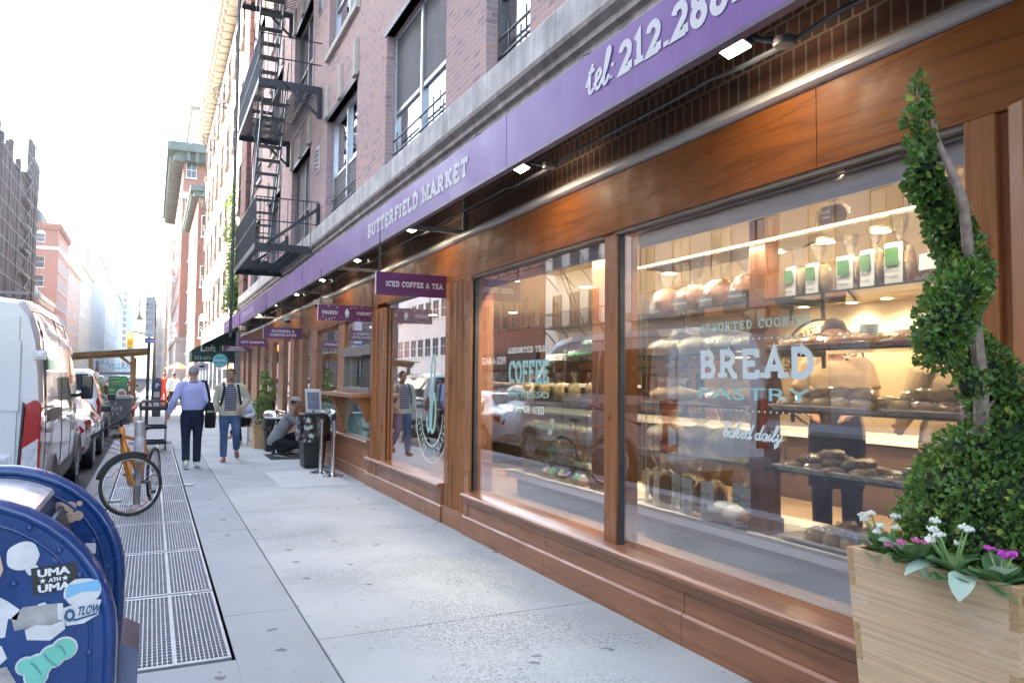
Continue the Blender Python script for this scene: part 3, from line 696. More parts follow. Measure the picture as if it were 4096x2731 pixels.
# ---------------------------------------------------------------- floodlights under the awning
lampm=emitm('lamp_glow',(1,.90,.72),4)
_lamp=None
LY=[2.82,5.2,7.95,10.4,12.8,15.3,18.0,21.0]
LL=['floodlight under the awning lighting the bricks over the largest bread window','floodlight under the awning above the window with stacked cupcakes','floodlight under the awning near the sign reading ICED COFFEE & TEA','floodlight under the awning just past the sign reading ICED COFFEE & TEA','floodlight under the awning above the order window','floodlight under the awning past the order window','floodlight under the awning above the sign reading FLOWERS & CHOCOLATES','farthest floodlight under the awning, above the sign reading GIFT BASKETS']
for i,y in enumerate(LY):
    if i==0:
        t=thing('floodlight',(2.62,y,3.25),LL[0],'lamp','floodlights under the awning')
        b=MB(); b.obox((2.52,y,3.26),(.13,.24,.05),ry=R(18)); b.build('housing',M['steel'],t,bevel=.008)
        b=MB(); b.obox((2.512,y,3.232),(.11,.215,.012),ry=R(18)); b.build('lens',lampm,t)
        b=MB(); b.cyl((2.56,y-.1,3.27),(2.72,y-.21,3.235),.02,8); b.build('arm',M['steel'],t)
        b=MB(); b.lathe([(.03,-.03),(.068,-.025),(.075,0),(.068,.025),(.03,.03)],(2.74,y-.23,3.23),16); b.build('junction_box',M['greyframe'],t,auto=40)
        ld=bpy.data.lights.new('flood_light','AREA'); ld.shape='RECTANGLE'; ld.size=.11; ld.size_y=.21; ld.energy=.8; ld.color=(1,.86,.66)
        lo=bpy.data.objects.new('flood_light',ld); sc.collection.objects.link(lo); lo.parent=t; lo.location=(-.10,0,-.035)
        lo.rotation_euler=(Vector((-.75,0,.66))).to_track_quat('Z','Y').to_euler()
        _lamp=t
    else: dup(_lamp,(2.62,y,3.25),0,LL[i])
_lamp.scale=(.72,.72,.8)
for o in sc.collection.objects:
    if o.name.startswith('floodlight'): o.scale=(.72,.72,.8)
cd_=MB()
pts=[]
for i,y in enumerate(reversed([-.5]+LY)):
    pts+=[(2.74,y-.16,3.235),(2.80,y-.42,3.30),(2.86,y-.62,3.33),(2.86,y-1.6,3.33),(2.80,y-1.9,3.30),(2.74,y-2.2,3.24)] if y>0 else [(2.74,y,3.24)]
cd_.tube(pts,.014,6)
one('conduit',cd_,M['steel'],'grey steel electrical conduit running between the awning floodlights','conduit')
# ---------------------------------------------------------------- hanging blade signs
def blade(y,x0,x1,z0,z1,lines,h,label,extra=None):
    t=thing('hanging_sign',((x0+x1)/2,y,z0),label,'sign','wine red hanging signs under the awning')
    b=MB(); b.box(x0,x1,y,y+.03,z0,z1); b.build('board',M['wine'],t,bevel=.002)
    b=MB(); b.box(x0-.003,x0+.001,y-.001,y+.031,z0,z1); b.build('edge',M['letter'],t)
    zc=(z0+z1)/2; n=len(lines)
    for i,s in enumerate(lines):
        zz=zc+((n-1)/2-i)*h*1.6-h/2
        for s_,dx in (s if isinstance(s,list) else [(s,0)]):
            for sg,yy in ((1,y),(-1,y+.03)):
                mb=MB(); g_=slab(s_,h,wx=1.18,wt=.25,gap=.12,serif=.42); mx_=(x1-x0)*(.27 if isinstance(s,list) else .75)
                if g_[2]>mx_ or len(s_)>14: g_=fitw(g_,mx_)
                put(mb,g_,((x0+x1)/2+sg*dx,yy,zz),(sg,0,0),(0,0,1),center=True); mb.build('lettering',M['letterP'],t)
    for x in (x0+.04,x1-.04):
        c=MB(); c.tube([(x,y+.015,z1-.03),(x+.008,y+.015,z1+.2),(x-.002,y+.015,3.2)],.0035,5); c.tube([(x,y+.015,z1-.03),(x-.008,y+.015,z1+.2),(x+.002,y+.015,3.2)],.0035,5); c.build('chain',M['steel'],t)
    if extra: extra(t,y,x0,x1,z0,z1)
    return t
blade(8.0,2.172,3.05,2.505,2.757,['ICED COFFEE & TEA'],.056,'wine red hanging sign reading ICED COFFEE & TEA')
def froz(t,y,x0,x1,z0,z1):
    rnd=random.Random(8); xc=(x0+x1)/2; zc=(z0+z1)/2
    for s,yy in ((1,y),(-1,y+.03)):
        b=MB(); X=lambda v:(xc+s*v)
        for k,(a,h0,h1) in enumerate(((.034,0,.028),(.027,.028,.048),(.017,.048,.066),(.006,.066,.08))):
            zz=zc-.01; b.add([(X(-a),yy-s*.002,zz+h0),(X(a),yy-s*.002,zz+h0),(X(a*.8),yy-s*.002,zz+h1),(X(-a*.8),yy-s*.002,zz+h1)],[(0,1,2,3)])
        b.build('ice_swirl',M['letter'],t)
        b=MB(); b.add([(X(-.02),yy-s*.002,zc-.06),(X(.02),yy-s*.002,zc-.06),(X(.031),yy-s*.002,zc-.01),(X(-.031),yy-s*.002,zc-.01)],[(0,1,2,3)]); b.build('ice_cup',M['aqua'],t)
    b=MB()
    for k in range(22):
        x=x0+.04+(x1-x0-.08)*((k*.0477*3.3)%1); z=rnd.choice((rnd.uniform(z0+.015,z0+.06),rnd.uniform(z1-.06,z1-.015)))
        a=rnd.uniform(0,3); l=.014 if k%3 else .004; dx,dz=math.cos(a)*l,math.sin(a)*l; nx,nz=-math.sin(a)*.004,math.cos(a)*.004
        b.add([(x-dx-nx,y-.002,z-dz-nz),(x+dx-nx,y-.002,z+dz-nz),(x+dx+nx,y-.002,z+dz+nz),(x-dx+nx,y-.002,z-dz+nz)],[(0,1,2,3)])
    b.build('sprinkles',M['letter'],t)['kind']='stuff'
blade(11.15,2.17,3.02,2.44,2.67,[[('FROZEN',-.255),('YOGURT',.255)]],.045,'wine red hanging sign reading FROZEN YOGURT',froz)
blade(15.0,1.9,2.63,2.335,2.548,['FLOWERS &','CHOCOLATES'],.045,'wine red hanging sign reading FLOWERS & CHOCOLATES')
blade(18.4,1.76,2.43,2.305,2.487,['GIFT BASKETS'],.043,'wine red hanging sign reading GIFT BASKETS')
blade(22.0,1.735,2.42,2.285,2.443,['CHEESES &','CHARCUTERIE'],.04,'wine red hanging sign reading CHEESES & CHARCUTERIE')
# ---------------------------------------------------------------- security cameras
def camera_dome(y,z,label):
    t=thing('security_camera',(2.72,y,z),label,'camera','security cameras under the awning')
    b=MB(); b.lathe([(.05,.09),(.085,.085),(.09,.03),(.075,0)],(2.72,y,z),14); b.build('housing',M['white'],t,auto=40)
    b=MB(); b.blob((2.72,y,z),(.07,.07,.06),12,8); b.build('dome',plain('smoked_dome',(.02,.02,.022),.08) if 'smoked_dome' not in bpy.data.materials else bpy.data.materials['smoked_dome'],t,smooth=True)
    b=MB(); b.box(2.74,3.05,y-.05,y+.05,z+.05,z+.13); b.build('mount',M['white'],t,bevel=.01)
camera_dome(14.0,2.93,'white dome security camera on the wall behind the sign reading FROZEN YOGURT')
camera_dome(17.4,2.86,'white dome security camera above the sign reading GIFT BASKETS')
# ================================================================ other buildings
M['wpane']=plain('dark_window_glass',(.045,.05,.06),.06,var=.3,vs_=.3,spec=.8)
M['wframe']=plain('white_window_frame',(.66,.66,.65),.5,var=.06)
M['wframe2']=plain('brown_window_frame',(.16,.10,.08),.5,var=.1)
M['redA']=brickm('red_brick',(.34,.125,.085),(.24,.09,.07),(.42,.16,.10),(.38,.28,.25),soot=.2)
M['redB']=brickm('brown_red_brick',(.24,.085,.06),(.17,.065,.055),(.3,.11,.07),(.25,.17,.15),soot=.3)
M['pinkB']=brickm('pink_brick',(.48,.30,.26),(.40,.25,.23),(.55,.35,.3),(.5,.42,.4),soot=.15)
M['creamB']=brickm('cream_brick',(.60,.54,.46),(.52,.46,.4),(.66,.6,.5),(.6,.56,.5),soot=.15)
M['greyst']=plain('grey_brown_stone',(.33,.30,.29),.85,var=.18,vs_=.7,bmp=.2)
M['whitest']=plain('white_painted_masonry',(.70,.69,.67),.85,var=.10,vs_=.8,bmp=.15)
M['greyst2']=plain('pale_grey_facade',(.50,.49,.49),.85,var=.12,vs_=.5)
M['bluegl']=plain('blue_grey_curtain_wall',(.30,.36,.44),.25,var=.15,vs_=.2)
M['verd']=plain('green_copper',(.10,.135,.125),.7,var=.25,vs_=1)
M['net']=plain('dark_scaffold_net',(.035,.03,.04),.9,var=.5,vs_=.5)
def win_mesh(w,h,arch=False,bars=1,frame='wframe',sill=True,depth=.06):
    """a sash window standing in its opening: frame, dark panes"""
    f=MB(); t=.055
    f.cur=0
    f.box(-depth,.02,-w/2,-w/2+t,0,h); f.box(-depth,.02,w/2-t,w/2,0,h); f.box(-depth,.02,-w/2+t,w/2-t,h-t,h); f.box(-depth,.02,-w/2+t,w/2-t,0,t)
    f.box(-depth*.7,.02,-w/2+t,w/2-t,h*.5-t/2,h*.5+t/2)
    if bars: f.box(-depth*.6,.02,-t/4,t/4,t,h-t)
    if sill: f.box(-depth-.1,.02,-w/2-.08,w/2+.08,-.11,0)
    if arch:
        pts=arc(0,h,w/2,w/2,0,180,10); f.prism([(p[0],p[1]) for p in pts],'X',-depth,.0); 
    f.cur=1; f.box(-.012,.0,-w/2+t,w/2-t,t,h-t)
    me=bpy.data.meshes.new('window'); me.from_pydata(f.v,[],f.f); me.materials.append(M[frame]); me.materials.append(M['wpane']); me.polygons.foreach_set('material_index',f.mi); return me
def building(name,label,x0,x1,y0,y1,z1,mat,wins=(),cornice=None,base=None,group=None,cat='building',z0=-.1):
    """wins: (face, list of (u,z) or (u0,u1,nu,za,zb,nz), w, h, options). face '+X' looks to the street from the left side, '-X' from the right side, '-Y' to the camera"""
    t=thing(name,((x0+x1)/2,(y0+y1)/2,0),label,cat,group)
    b=MB(); b.box(x0,x1,y0,y1,z0,z1); b.build('wall',M[mat] if isinstance(mat,str) else mat,t)
    for wdef in wins:
        face,u0,u1,nu,za,zb,nz,w,h=wdef[:9]; opt=wdef[9] if len(wdef)>9 else {}
        me=win_mesh(w,h,**opt)
        for j in range(nz):
            for i in range(nu):
                u=u0+(u1-u0)*(i/(nu-1) if nu>1 else .5); z=za+(zb-za)*(j/(nz-1) if nz>1 else 0)
                o=bpy.data.objects.new('window',me); sc.collection.objects.link(o); o.parent=t
                if face=='+X': p,r=(x1,u,z),PI
                elif face=='-X': p,r=(x0,u,z),0
                else: p,r=(u,y0,z),PI/2
                o.location=Vector(p)-t.location; o.rotation_euler=(0,0,r)
    if cornice:
        cm,ch,cp=cornice; c=MB()
        c.box(x0-cp,x1+cp,y0-cp,y1+cp,z1-ch*.35,z1+.02); c.box(x0-cp*.6,x1+cp*.6,y0-cp*.6,y1+cp*.6,z1-ch*.7,z1-ch*.35)
        n=int((y1-y0)/.9)
        for i in range(n):
            yy=y0+(i+.5)*(y1-y0)/n
            if abs(x1+17)<4: c.box(x1,x1+cp*.85,yy-.16,yy+.16,z1-ch*.75,z1-ch*.35)
            else: c.box(x0-cp*.85,x0,yy-.16,yy+.16,z1-ch*.75,z1-ch*.35)
        n=int((x1-x0)/.9)
        for i in range(n): xx=x0+(i+.5)*(x1-x0)/n; c.box(xx-.16,xx+.16,y0-cp*.85,y0,z1-ch*.75,z1-ch*.35)
        c.build('cornice',M[cm],t)
    if base:
        bm_,bh,bp=base; c=MB(); c.box(x0-bp,x1+bp,y0-bp,y1+bp,z0,bh); c.box(x0-bp-.15,x1+bp+.15,y0-bp-.15,y1+bp+.15,bh,bh+.4); c.build('base',M[bm_],t)
    return t
# ---- opposite side of the street, seen in the shop windows
b0=building('stone_townhouse','grey stone building with tall narrow windows, mirrored in the bread window',-30,-17,-20,33.6,31,'greyst',
 [('+X',9.5,32.2,9,6.2,6.2,1,1.35,2.3,{'frame':'wframe2'}),('+X',9.5,32.2,9,10.2,10.2,1,1.3,2.2,{'frame':'wframe2'}),('+X',24.4,24.4,1,3.9,3.9,1,1.5,1.7,{'frame':'wframe2','arch':True}),('+X',-16,5,8,6.2,14,3,1.3,2.2,{'frame':'wframe2'}),('+X',10,31,8,14.2,26,4,1.3,2.2,{'frame':'wframe2'})],cornice=('greyst',1.2,.7))
c=MB(); c.box(-17,-16.6,8,33.6,4.7,5.15); c.box(-17,-16.75,8,33.6,9.3,9.6); c.box(-17,-16.85,8,33.6,.0,3.6); c.build('string_course',M['greyst'],b0)
for yy in (12,17,22,29):
    c=MB(); c.box(-17,-16.82,yy-1.6,yy+1.6,0.1,3.2); c.build('shop_bay',M['wframe2'],b0)
tx=MB(); put(tx,slab('EMERGENCY SERVICE',.34),(-16.58,19.0,2.95),(0,1,0),(0,0,1),center=True); tx.build('lettering',plain('red_lettering',(.45,.05,.03),.5),b0)
b1=building('white_walkup','white painted building with black fire escape balconies, mirrored in the cupcake window',-30,-17,33.65,43.4,27,'whitest',
 [('+X',35.2,41.8,4,5.0,22.4,6,1.1,1.9,{'frame':'wframe2'})],cornice=('whitest',1.0,.6),group=None)
for z in (4.7,8.2,11.7):
    c=MB(); c.box(-17,-15.9,35,42,z,z+.06); c.box(-15.95,-15.9,35,42,z+.9,z+.95); c.box(-17,-15.9,35,35.04,z+.9,z+.95); c.box(-17,-15.9,41.96,42,z+.9,z+.95)
    for i in range(48): yy=35+7*i/47; c.box(-15.93,-15.91,yy-.01,yy+.01,z,z+.9)
    for yy in (35.3,37.5,39.6,41.7): c.bar((-15.95,yy,z),(-17,yy,z-1.0),.05)
    c.build('fire_escape_balcony',M['iron'],b1)
    c=MB()
    for s in (0,.5): c.bar((-16.1,37+s,z+.05),(-16.1,39.5+s,z+3.5),.05)
    for i in range(11): c.bar((-16.1,37+.23*i,z+.05+.32*i),(-16.1,37.5+.23*i,z+.05+.32*i),.035)
    c.build('fire_escape_ladder',M['iron'],b1)
b2=building('brown_brick_shop_building','brown brick building above the black PICK-A-BAGEL shop sign, mirrored in the cupcake window',-30,-17,43.5,54,12.5,'redB',
 [('+X',44.6,52.8,6,5.2,9.2,2,.95,2.0,{'frame':'wframe2'})],cornice=('verd',.8,.5))
c=MB(); c.box(-17,-16.85,44,53.8,.1,2.1); c.build('shop_window',M['wpane'],b2)
t=thing('bagel_shop_sign',(-16.8,48.9,2.2),'black shop sign reading PICK-A-BAGEL across the street','sign')
c=MB(); c.box(-17,-16.75,44.2,53.7,2.2,3.45); c.build('board',M['blackp'],t)
tx=MB(); put(tx,sans('PICK-A-BAGEL',.55,bold=.02),(-16.74,51.3,2.65),(0,1,0),(0,0,1),center=True,off=.01); put(tx,sans('CONVENIENCE',.3),(-16.74,46.2,2.4),(0,1,0),(0,0,1),center=True,off=.01); tx.build('lettering',M['letter'],t)
b3=building('white_apartment_house','long white apartment building, mirrored beside the coffee window',-32,-17,54.2,76,13.5,'whitest',
 [('+X',56,75,10,3.6,10.4,3,1.6,1.7,{})],cornice=None)
# ---- left side of the avenue, in view
b4=building('scaffolded_building','dark building wrapped in scaffold netting, far left above the white van',-34,-17.6,104,139.5,30.2,'net',[],group=None)
rnd=random.Random(5)
for (ya,yb,zt) in ((104,117,31),(117.6,124,30),(131,139.4,35.5)):
    c=MB(); n=int((yb-ya)/1.1)
    for i in range(n): yy=ya+(i+.5)*(yb-ya)/n; c.box(-17.55,-17.0-.35*rnd.random(),yy-.48,yy+.48,3,zt+rnd.uniform(-1.2,1.2))
    c.build('netting',plain('netting%d'%int(ya),(.045,.038,.048) if ya<130 else (.06,.048,.055),.9,var=.4,vs_=.25),b4)
c=MB()
for k in range(17):
    z=3+k*2.15; c.bar((-16.6,104,z),(-16.6,140,z),.05); c.bar((-17.6,124,z),(-17.6,140,z),.05)
    for yy in range(105,140,3): c.bar((-16.6,yy,z),(-18,yy,z),.04)
for yy in range(104,141,3): c.bar((-16.6,yy,0),(-16.6,yy,33+2.5*math.sin(yy)),.05); 
for yy in range(124,141,2): c.bar((-17.7,yy,30),(-17.7,yy,38.5),.08); c.bar((-16.6,yy,30),(-16.6,yy,37+1.5*math.sin(yy*2)),.08)
for k in range(8):
    c.bar((-17.2,125+1.5*(k%2),5+3.6*k),(-16.7,130,8.4+3.6*k),.12); c.box(-18,-16.7,125,131,4.9+3.6*k,5.05+3.6*k)
c.build('scaffold',M['iron'],b4)
def W(face,u0,u1,nu,za,zb,nz,w=1.2,h=1.9,**o): return (face,u0,u1,nu,za,zb,nz,w,h,o)
b5=building('brick_tower_house','red brick apartment house with arched top windows and green roof hut beyond the scaffold',-33,-17,168,187,30.6,'redA',
 [W('-Y',-19.9,-19.9,1,4,22,6,1.5,2.2),W('-Y',-19.9,-19.9,1,27,27,1,1.4,1.6,arch=True),W('+X',170,185.5,6,3.5,25.5,7,1.6,2.4)],cornice=('redA',1.6,.5))
c=MB(); c.box(-33.1,-16.85,167.9,187.1,25.6,26.2); c.build('string_course',M['cream'],b5)
c=MB(); c.prism([(-25,30.6),(-20.3,30.6),(-20.3,33.2),(-22,34.6),(-25,34.6)],'Y',170,180); c.build('roof_hut',M['verd'],b5)
b5b=building('cream_church_front','cream stone church front with a pitched roof in front of the red brick apartment house',-30,-17.1,141,160,14.5,'creamB',[W('+X',143,158,5,4,9,2)],cornice=('cream',2,.8))
c=MB(); c.prism([(-22,14.5),(-17.2,14.5),(-19.6,18)],'Y',141.2,159); c.build('roof',plain('slate_green_roof',(.22,.28,.27),.7),b5b)
FB=[('pink_brick_apartments','pink brick apartment building with small windows on its blank side, below a water tank',188,218,26.0,'pinkB',[W('-Y',-18.8,-18.8,1,7,22,5,1.0,1.6),W('+X',192,215,6,4,22,6)]),
('cream_apartments','cream brick apartment building with a water tank on its roof, left of the street axis',219,262,30.5,'creamB',[W('-Y',-20,-18.3,2,6,26,6),W('+X',222,258,8,4,26,7)]),
('pale_stone_tower','pale stone tower with planted setbacks, tallest on the left side of the avenue',264,330,42,'greyst2',[W('+X',268,326,9,5,37,9)]),
('white_stone_offices','white stone office building beyond the pale tower',332,420,41,'whitest',[W('+X',338,415,8,5,36,8)]),
('grey_offices','grey office building far down the left side',424,520,44,'greyst2',[W('+X',430,515,8,5,40,8)]),
('blue_glass_tower','blue grey glass tower at the end of the avenue',600,690,66,'bluegl',[W('-Y',-30,-18.5,4,8,58,12,2.4,3)])]
for n_,l_,a,b,h_,m_,w_ in FB: building(n_,l_,-40 if n_!='blue_glass_tower' else -36,-17 if n_!='blue_glass_tower' else -13,a,b,h_,m_,w_,cornice=('cream',1.2,.6) if 'glass' not in n_ else None)
# water tanks
def tank(x,y,z,r,label):
    t=thing('water_tank',(x,y,z),label,'water tank','wooden rooftop water tanks')
    b=MB()
    for i in range(16):
        a=2*PI*i/16; b.obox((x+r*math.cos(a),y+r*math.sin(a),z+r*2.3),(.1,r*.4,r*2),rz=a)
    b.cyl((x,y,z+r*1.3),(x,y,z+r*3.3),r,16); b.build('barrel',plain('tank_wood' ,(.28,.24,.22),.9) if 'tank_wood' not in bpy.data.materials else bpy.data.materials['tank_wood'],t)
    b=MB(); b.cyl((x,y,z+r*3.3),(x,y,z+r*3.95),r*1.08,16,.05); b.build('lid',M['greyst'],t)
    for i in range(4):
        a=PI/4+PI/2*i; b=MB(); b.bar((x+r*.7*math.cos(a),y+r*.7*math.sin(a),z),(x+r*.7*math.cos(a),y+r*.7*math.sin(a),z+r*1.3),r*.12); b.build('leg',M['iron'],t)
tank(-21,200,26,1.6,'water tank on the roof of the pink brick apartments')
tank(-19.5,250,30.5,2.2,'larger water tank on the roof of the cream apartments')
tank(-20,350,41,3.2,'faint water tank farthest down the avenue')
# ---- right side, beyond the shop
b6=building('sunlit_apartment_house','tall sunlit pale building with a dentilled cornice and curved fire balconies beyond the shop',3.15,20,31.2,58.5,19.2,'creamB',
 [W('-X',33,57,8,4.9,15.6,4,1.15,2.0,frame='wframe2')],cornice=('creamB',1.0,.75))
for (y,z) in ((41,15.4),(50,15.6),(52,12.2)):
    t_=MB()
    for k in range(9):
        a=PI*k/8; t_.tube([(3.15-.75*math.sin(a),y-.8*math.cos(a),z+.9),(3.15-.6*math.sin(a),y-.7*math.cos(a),z+.25),(3.15-.05,y-.25*math.cos(a),z)],.02,4)
    for zz in (.9,.5): t_.tube([(3.15-.72*math.sin(PI*k/8),y-.78*math.cos(PI*k/8),z+zz) for k in range(9)],.022,4)
    t_.build('curved_balcony',M['iron'],b6)
for k,(y,z) in enumerate(((37,5.3),(44,6.6),(48,6.1),(53,5.2),(40,8.6))):
    t_=thing('air_conditioner',(2.95,y,z),['air conditioner in the lowest window of the sunlit building, beside the ivy','air conditioner in the sunlit building, third from its near end','air conditioner in the sunlit building, fourth from its near end','farthest air conditioner of the sunlit building','highest air conditioner of the sunlit building'][k],'air conditioner','air conditioners in the sunlit building')
    q=MB(); q.box(2.75,3.2,y-.33,y+.33,z,z+.42); q.build('case',M['white'],t_,bevel=.02)
    q=MB()
    for i in range(6): q.box(2.735,2.75,y-.28,y+.28,z+.05+i*.06,z+.08+i*.06)
    q.build('grille',M['greyframe'],t_)
building('brick_corner_block','dark red brick block with a green copper cornice just past the sunlit building',3.3,18,72,90,18.4,'redB',[W('-Y',4.2,4.2,1,5,14,3),W('-X',74,88,5,4,14,4)],cornice=('verd',1.3,.7))
b7=building('brick_tower','tall red brick tower with a broad green copper cornice and penthouse',2.55,20,92,130,27.5,'redA',[W('-Y',3.4,3.4,1,20,24,2,1.1,1.8),W('-X',95,127,8,5,23,7)],cornice=('verd',2.6,1.7),base=('greyst',5.5,.25))
c=MB(); c.box(3.4,19,93,128,27.5,33); c.box(2.5,19.6,92.4,129,32.4,33); c.build('penthouse',M['greyst2'],b7)
c=MB(); c.box(2.4,20.1,91.8,130.2,21.6,22.3); c.build('string_course',M['cream'],b7)
for k in range(14):
    t_=MB(); y=96+(k%7)*4.6; z=6+(k//7)*9+ (k%3)*.9; t_.box(2.1,2.55,y-.45,y+.45,z,z+.6); t_.build('air_conditioner',M['white'],b7)
building('orange_brick_house','narrow orange brick house farther down behind the brick tower',2.45,20,131,165,21.5,'redA',[W('-X',133,163,7,4,18,5)])
building('pale_far_block','pale hazy block far down the right side',2.2,20,167,235,23,'creamB',[W('-X',170,232,9,4,19,5)])
building('far_stone_block','faint stone block at the far end of the right side',1.4,20,240,420,30,'greyst2',[W('-X',246,410,9,5,25,6)])
# ================================================================ shop interior
a=MB(); a.box(3.2,11,-2,29.8,-.1,.012); struct('floor',a,M['tile'])
a=MB(); a.box(3.2,11,-2,29.8,2.95,3.05); struct('ceiling',a,M['ceil'])
a=MB(); a.box(10.9,11,-2,29.8,0,2.95); a.box(3.2,11,-2.1,-2,0,2.95); struct('wall',a,M['creamwall'])
st=MB(); st.box(3.2,4.3,1.0,11.2,.012,.40); st.box(3.2,3.36,1.0,11.2,.40,.425); struct('display_step',st,M['oakin'])
# marble counters
def slabs(name,x0,x1,y0,y1,z,label):
    t=thing(name,((x0+x1)/2,(y0+y1)/2,z),label,'counter')
    b=MB(); b.box(x0,x1,y0,y1,z-.035,z+.045); b.build('top',M['marble'],t,bevel=.006)
    b=MB(); b.box(x0+.12,x1,y0+.03,y1-.03,.4,z-.035); b.build('base',plain('brown_mesh_cloth',(.24,.15,.09),.9,var=.35,vs_=120) if 'brown_mesh_cloth' not in bpy.data.materials else bpy.data.materials['brown_mesh_cloth'],t)
    return t
slabs('marble_counter',3.37,4.05,1.2,4.92,.622,'white marble counter below the wrapped bread')
slabs('marble_counter',3.37,4.05,5.0,7.2,.622,'white marble counter below the stacked cupcakes')
# oak posts inside
for k,(y0,y1) in enumerate(((3.53,3.67),(5.35,5.57))):
    t=thing('oak_post',(3.47,(y0+y1)/2,.667),['dark oak shelf post between the two bread shelves','dark oak shelf post beside the cupcake shelves'][k],'post','oak shelf posts inside the windows')
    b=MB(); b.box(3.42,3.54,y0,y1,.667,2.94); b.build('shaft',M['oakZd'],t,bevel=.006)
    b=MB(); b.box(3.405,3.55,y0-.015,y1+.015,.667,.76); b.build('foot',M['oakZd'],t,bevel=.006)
# glass shelves with little brackets
def shelf(y0,y1,z,label,x0=3.4,x1=3.85):
    t=thing('glass_shelf',((x0+x1)/2,(y0+y1)/2,z),label,'shelf','glass display shelves')
    b=MB(); b.box(x0,x1,y0,y1,z-.010,z); b.build('sheet',M['sheet'],t)
    b=MB(); b.box(x0-.004,x0+.0005,y0,y1,z-.011,z+.001); b.build('edge',M['shelfedge'],t)
    for y in (y0+.05,y1-.05):
        b=MB(); b.bar((x1,y,z-.02),(x0+.05,y,z-.02),.012,.02); b.bar((x1,y,z+.02),(x1,y,z-.1),.02); b.build('bracket',M['steel'],t)
    return t
for z,nm in ((1.075,'lowest'),(1.43,'second'),(1.785,'third'),(2.105,'top')):
    shelf(1.95,3.52,z,nm+' glass shelf behind the word BREAD, nearest the topiary')
    shelf(3.68,4.9,z,nm+' glass shelf of bagged loaves left of the dark oak post')
for z,nm in ((1.08,'lowest'),(1.41,'middle'),(1.775,'highest')):
    shelf(5.58,7.1,z,nm+' glass shelf above the stacked cupcakes')
# roller blinds and LED strip
ledm=emitm('warm_led',(1,.72,.40),4)
def blind(y0,y1,label):
    t=thing('roller_blind',(3.2,(y0+y1)/2,2.58),label,'blind','roller blinds at the window heads')
    b=MB(); b.cyl((3.2,y0,2.615),(3.2,y1,2.615),.056,18); b.build('roll',M['blindW'],t,auto=40)
    b=MB(); b.box(3.15,3.172,y0+.02,y1-.02,2.545,2.575); b.build('hem_bar',M['white'],t)
    b=MB(); b.tube([(3.16,y1-.02,2.6),(3.16,y1-.022,1.75),(3.16,y1-.05,.85),(3.16,y1-.08,.86),(3.16,y1-.09,1.75),(3.16,y1-.085,2.6)],.0035,5); b.build('bead_chain',plain('bead_chain',(.5,.47,.4),.4,.4) if 'bead_chain' not in bpy.data.materials else bpy.data.materials['bead_chain'],t)
blind(1.98,4.5,'rolled up white blind across the head of the bread window')
blind(4.78,7.2,'rolled up white blind across the head of the cupcake window')
blind(8.05,10.4,'rolled up white blind across the head of the window with the round logo')
for k,(y0,y1) in enumerate(((5.27,6.64),(2.0,3.3))):
    xs_=3.32 if k==0 else 3.16; zs_=2.715 if k==0 else 2.69
    t=thing('led_strip',(xs_,(y0+y1)/2,zs_),['bright warm LED strip above the cupcake window blind','warm LED strip above the bread window blind'][k],'lamp')
    b=MB(); b.box(xs_-.01,xs_+.01,y0,y1,zs_-.008,zs_+.006); b.build('tube',ledm,t)
    b=MB(); b.box(xs_-.015,xs_+.015,y0,y1,zs_+.006,zs_+.018); b.build('channel',M['alu'],t)
    ld=bpy.data.lights.new('led_light','AREA'); ld.shape='RECTANGLE'; ld.size=.04; ld.size_y=2.3; ld.energy=15 if k==0 else 3; ld.color=(1,.86,.68)
    lo=bpy.data.objects.new('led_light',ld); sc.collection.objects.link(lo); lo.parent=t; lo.location=(.0,-.05 if k==0 else .55,-.012); lo.rotation_euler=(0,R(-14),0)
bx_=MB(); bx_.box(3.2,3.45,1.0,29,2.74,2.95); struct('ceiling_bulkhead',bx_,M['oakin'])
# recessed ceiling lights
discm=emitm('downlight_glow',(1,.80,.52),7)
DL=[(3.98,3.03),(3.98,4.75),(5.77,5.16),(5.77,4.56),(5.77,5.79),(10.5,8.2),(10.6,8.95),(10.5,9.9),(5.8,3.4),(5.8,7.6),(3.98,6.4),(7.6,5.0),(7.6,7.0),(7.6,9.5),(4.4,9.2),(5.6,9.3),(5.3,12.2),(5.3,15),(6.5,13.6),(6.5,17),(5.2,19.5)]
d0=None
for k,(x,y) in enumerate(DL):
    if d0 is None:
        d0=thing('ceiling_light',(x,y,2.93),'','lamp','round recessed ceiling lights')
        b=MB(); b.lathe([(.085,.0),(.11,.004),(.11,.015),(.085,.02)],(x,y,2.93),24); b.build('rim',M['white'],d0,auto=40)
        b=MB(); b.cyl((x,y,2.927),(x,y,2.931),.084,24); b.build('lens',discm,d0)
        ld=bpy.data.lights.new('downlight','SPOT'); ld.energy=4.5; ld.color=(1,.74,.46); ld.spot_size=R(150); ld.spot_blend=.8; ld.shadow_soft_size=.08
        lo=bpy.data.objects.new('downlight',ld); sc.collection.objects.link(lo); lo.parent=d0; lo.location=(0,0,-.02)
        q=d0
    else: q=dup(d0,(x,y,2.93),0)
    names=['large bright ceiling light nearest the topiary tip','bright ceiling light above the bagged challah','ceiling light over the biscotti bags, left of its pair','ceiling light over the biscotti bags, right of its pair','ceiling light beside the top end of the oak post','ceiling light low over the back wall logo, rightmost','ceiling light low over the back wall logo, middle','ceiling light low over the back wall logo, leftmost']
    if x<4.4:
        for c_ in q.children:
            if c_.type=='LIGHT': c_.data=c_.data.copy(); c_.data.energy=34
    q['label']=names[k] if k<8 else 'round recessed ceiling light deeper in the shop, seen through the glass'
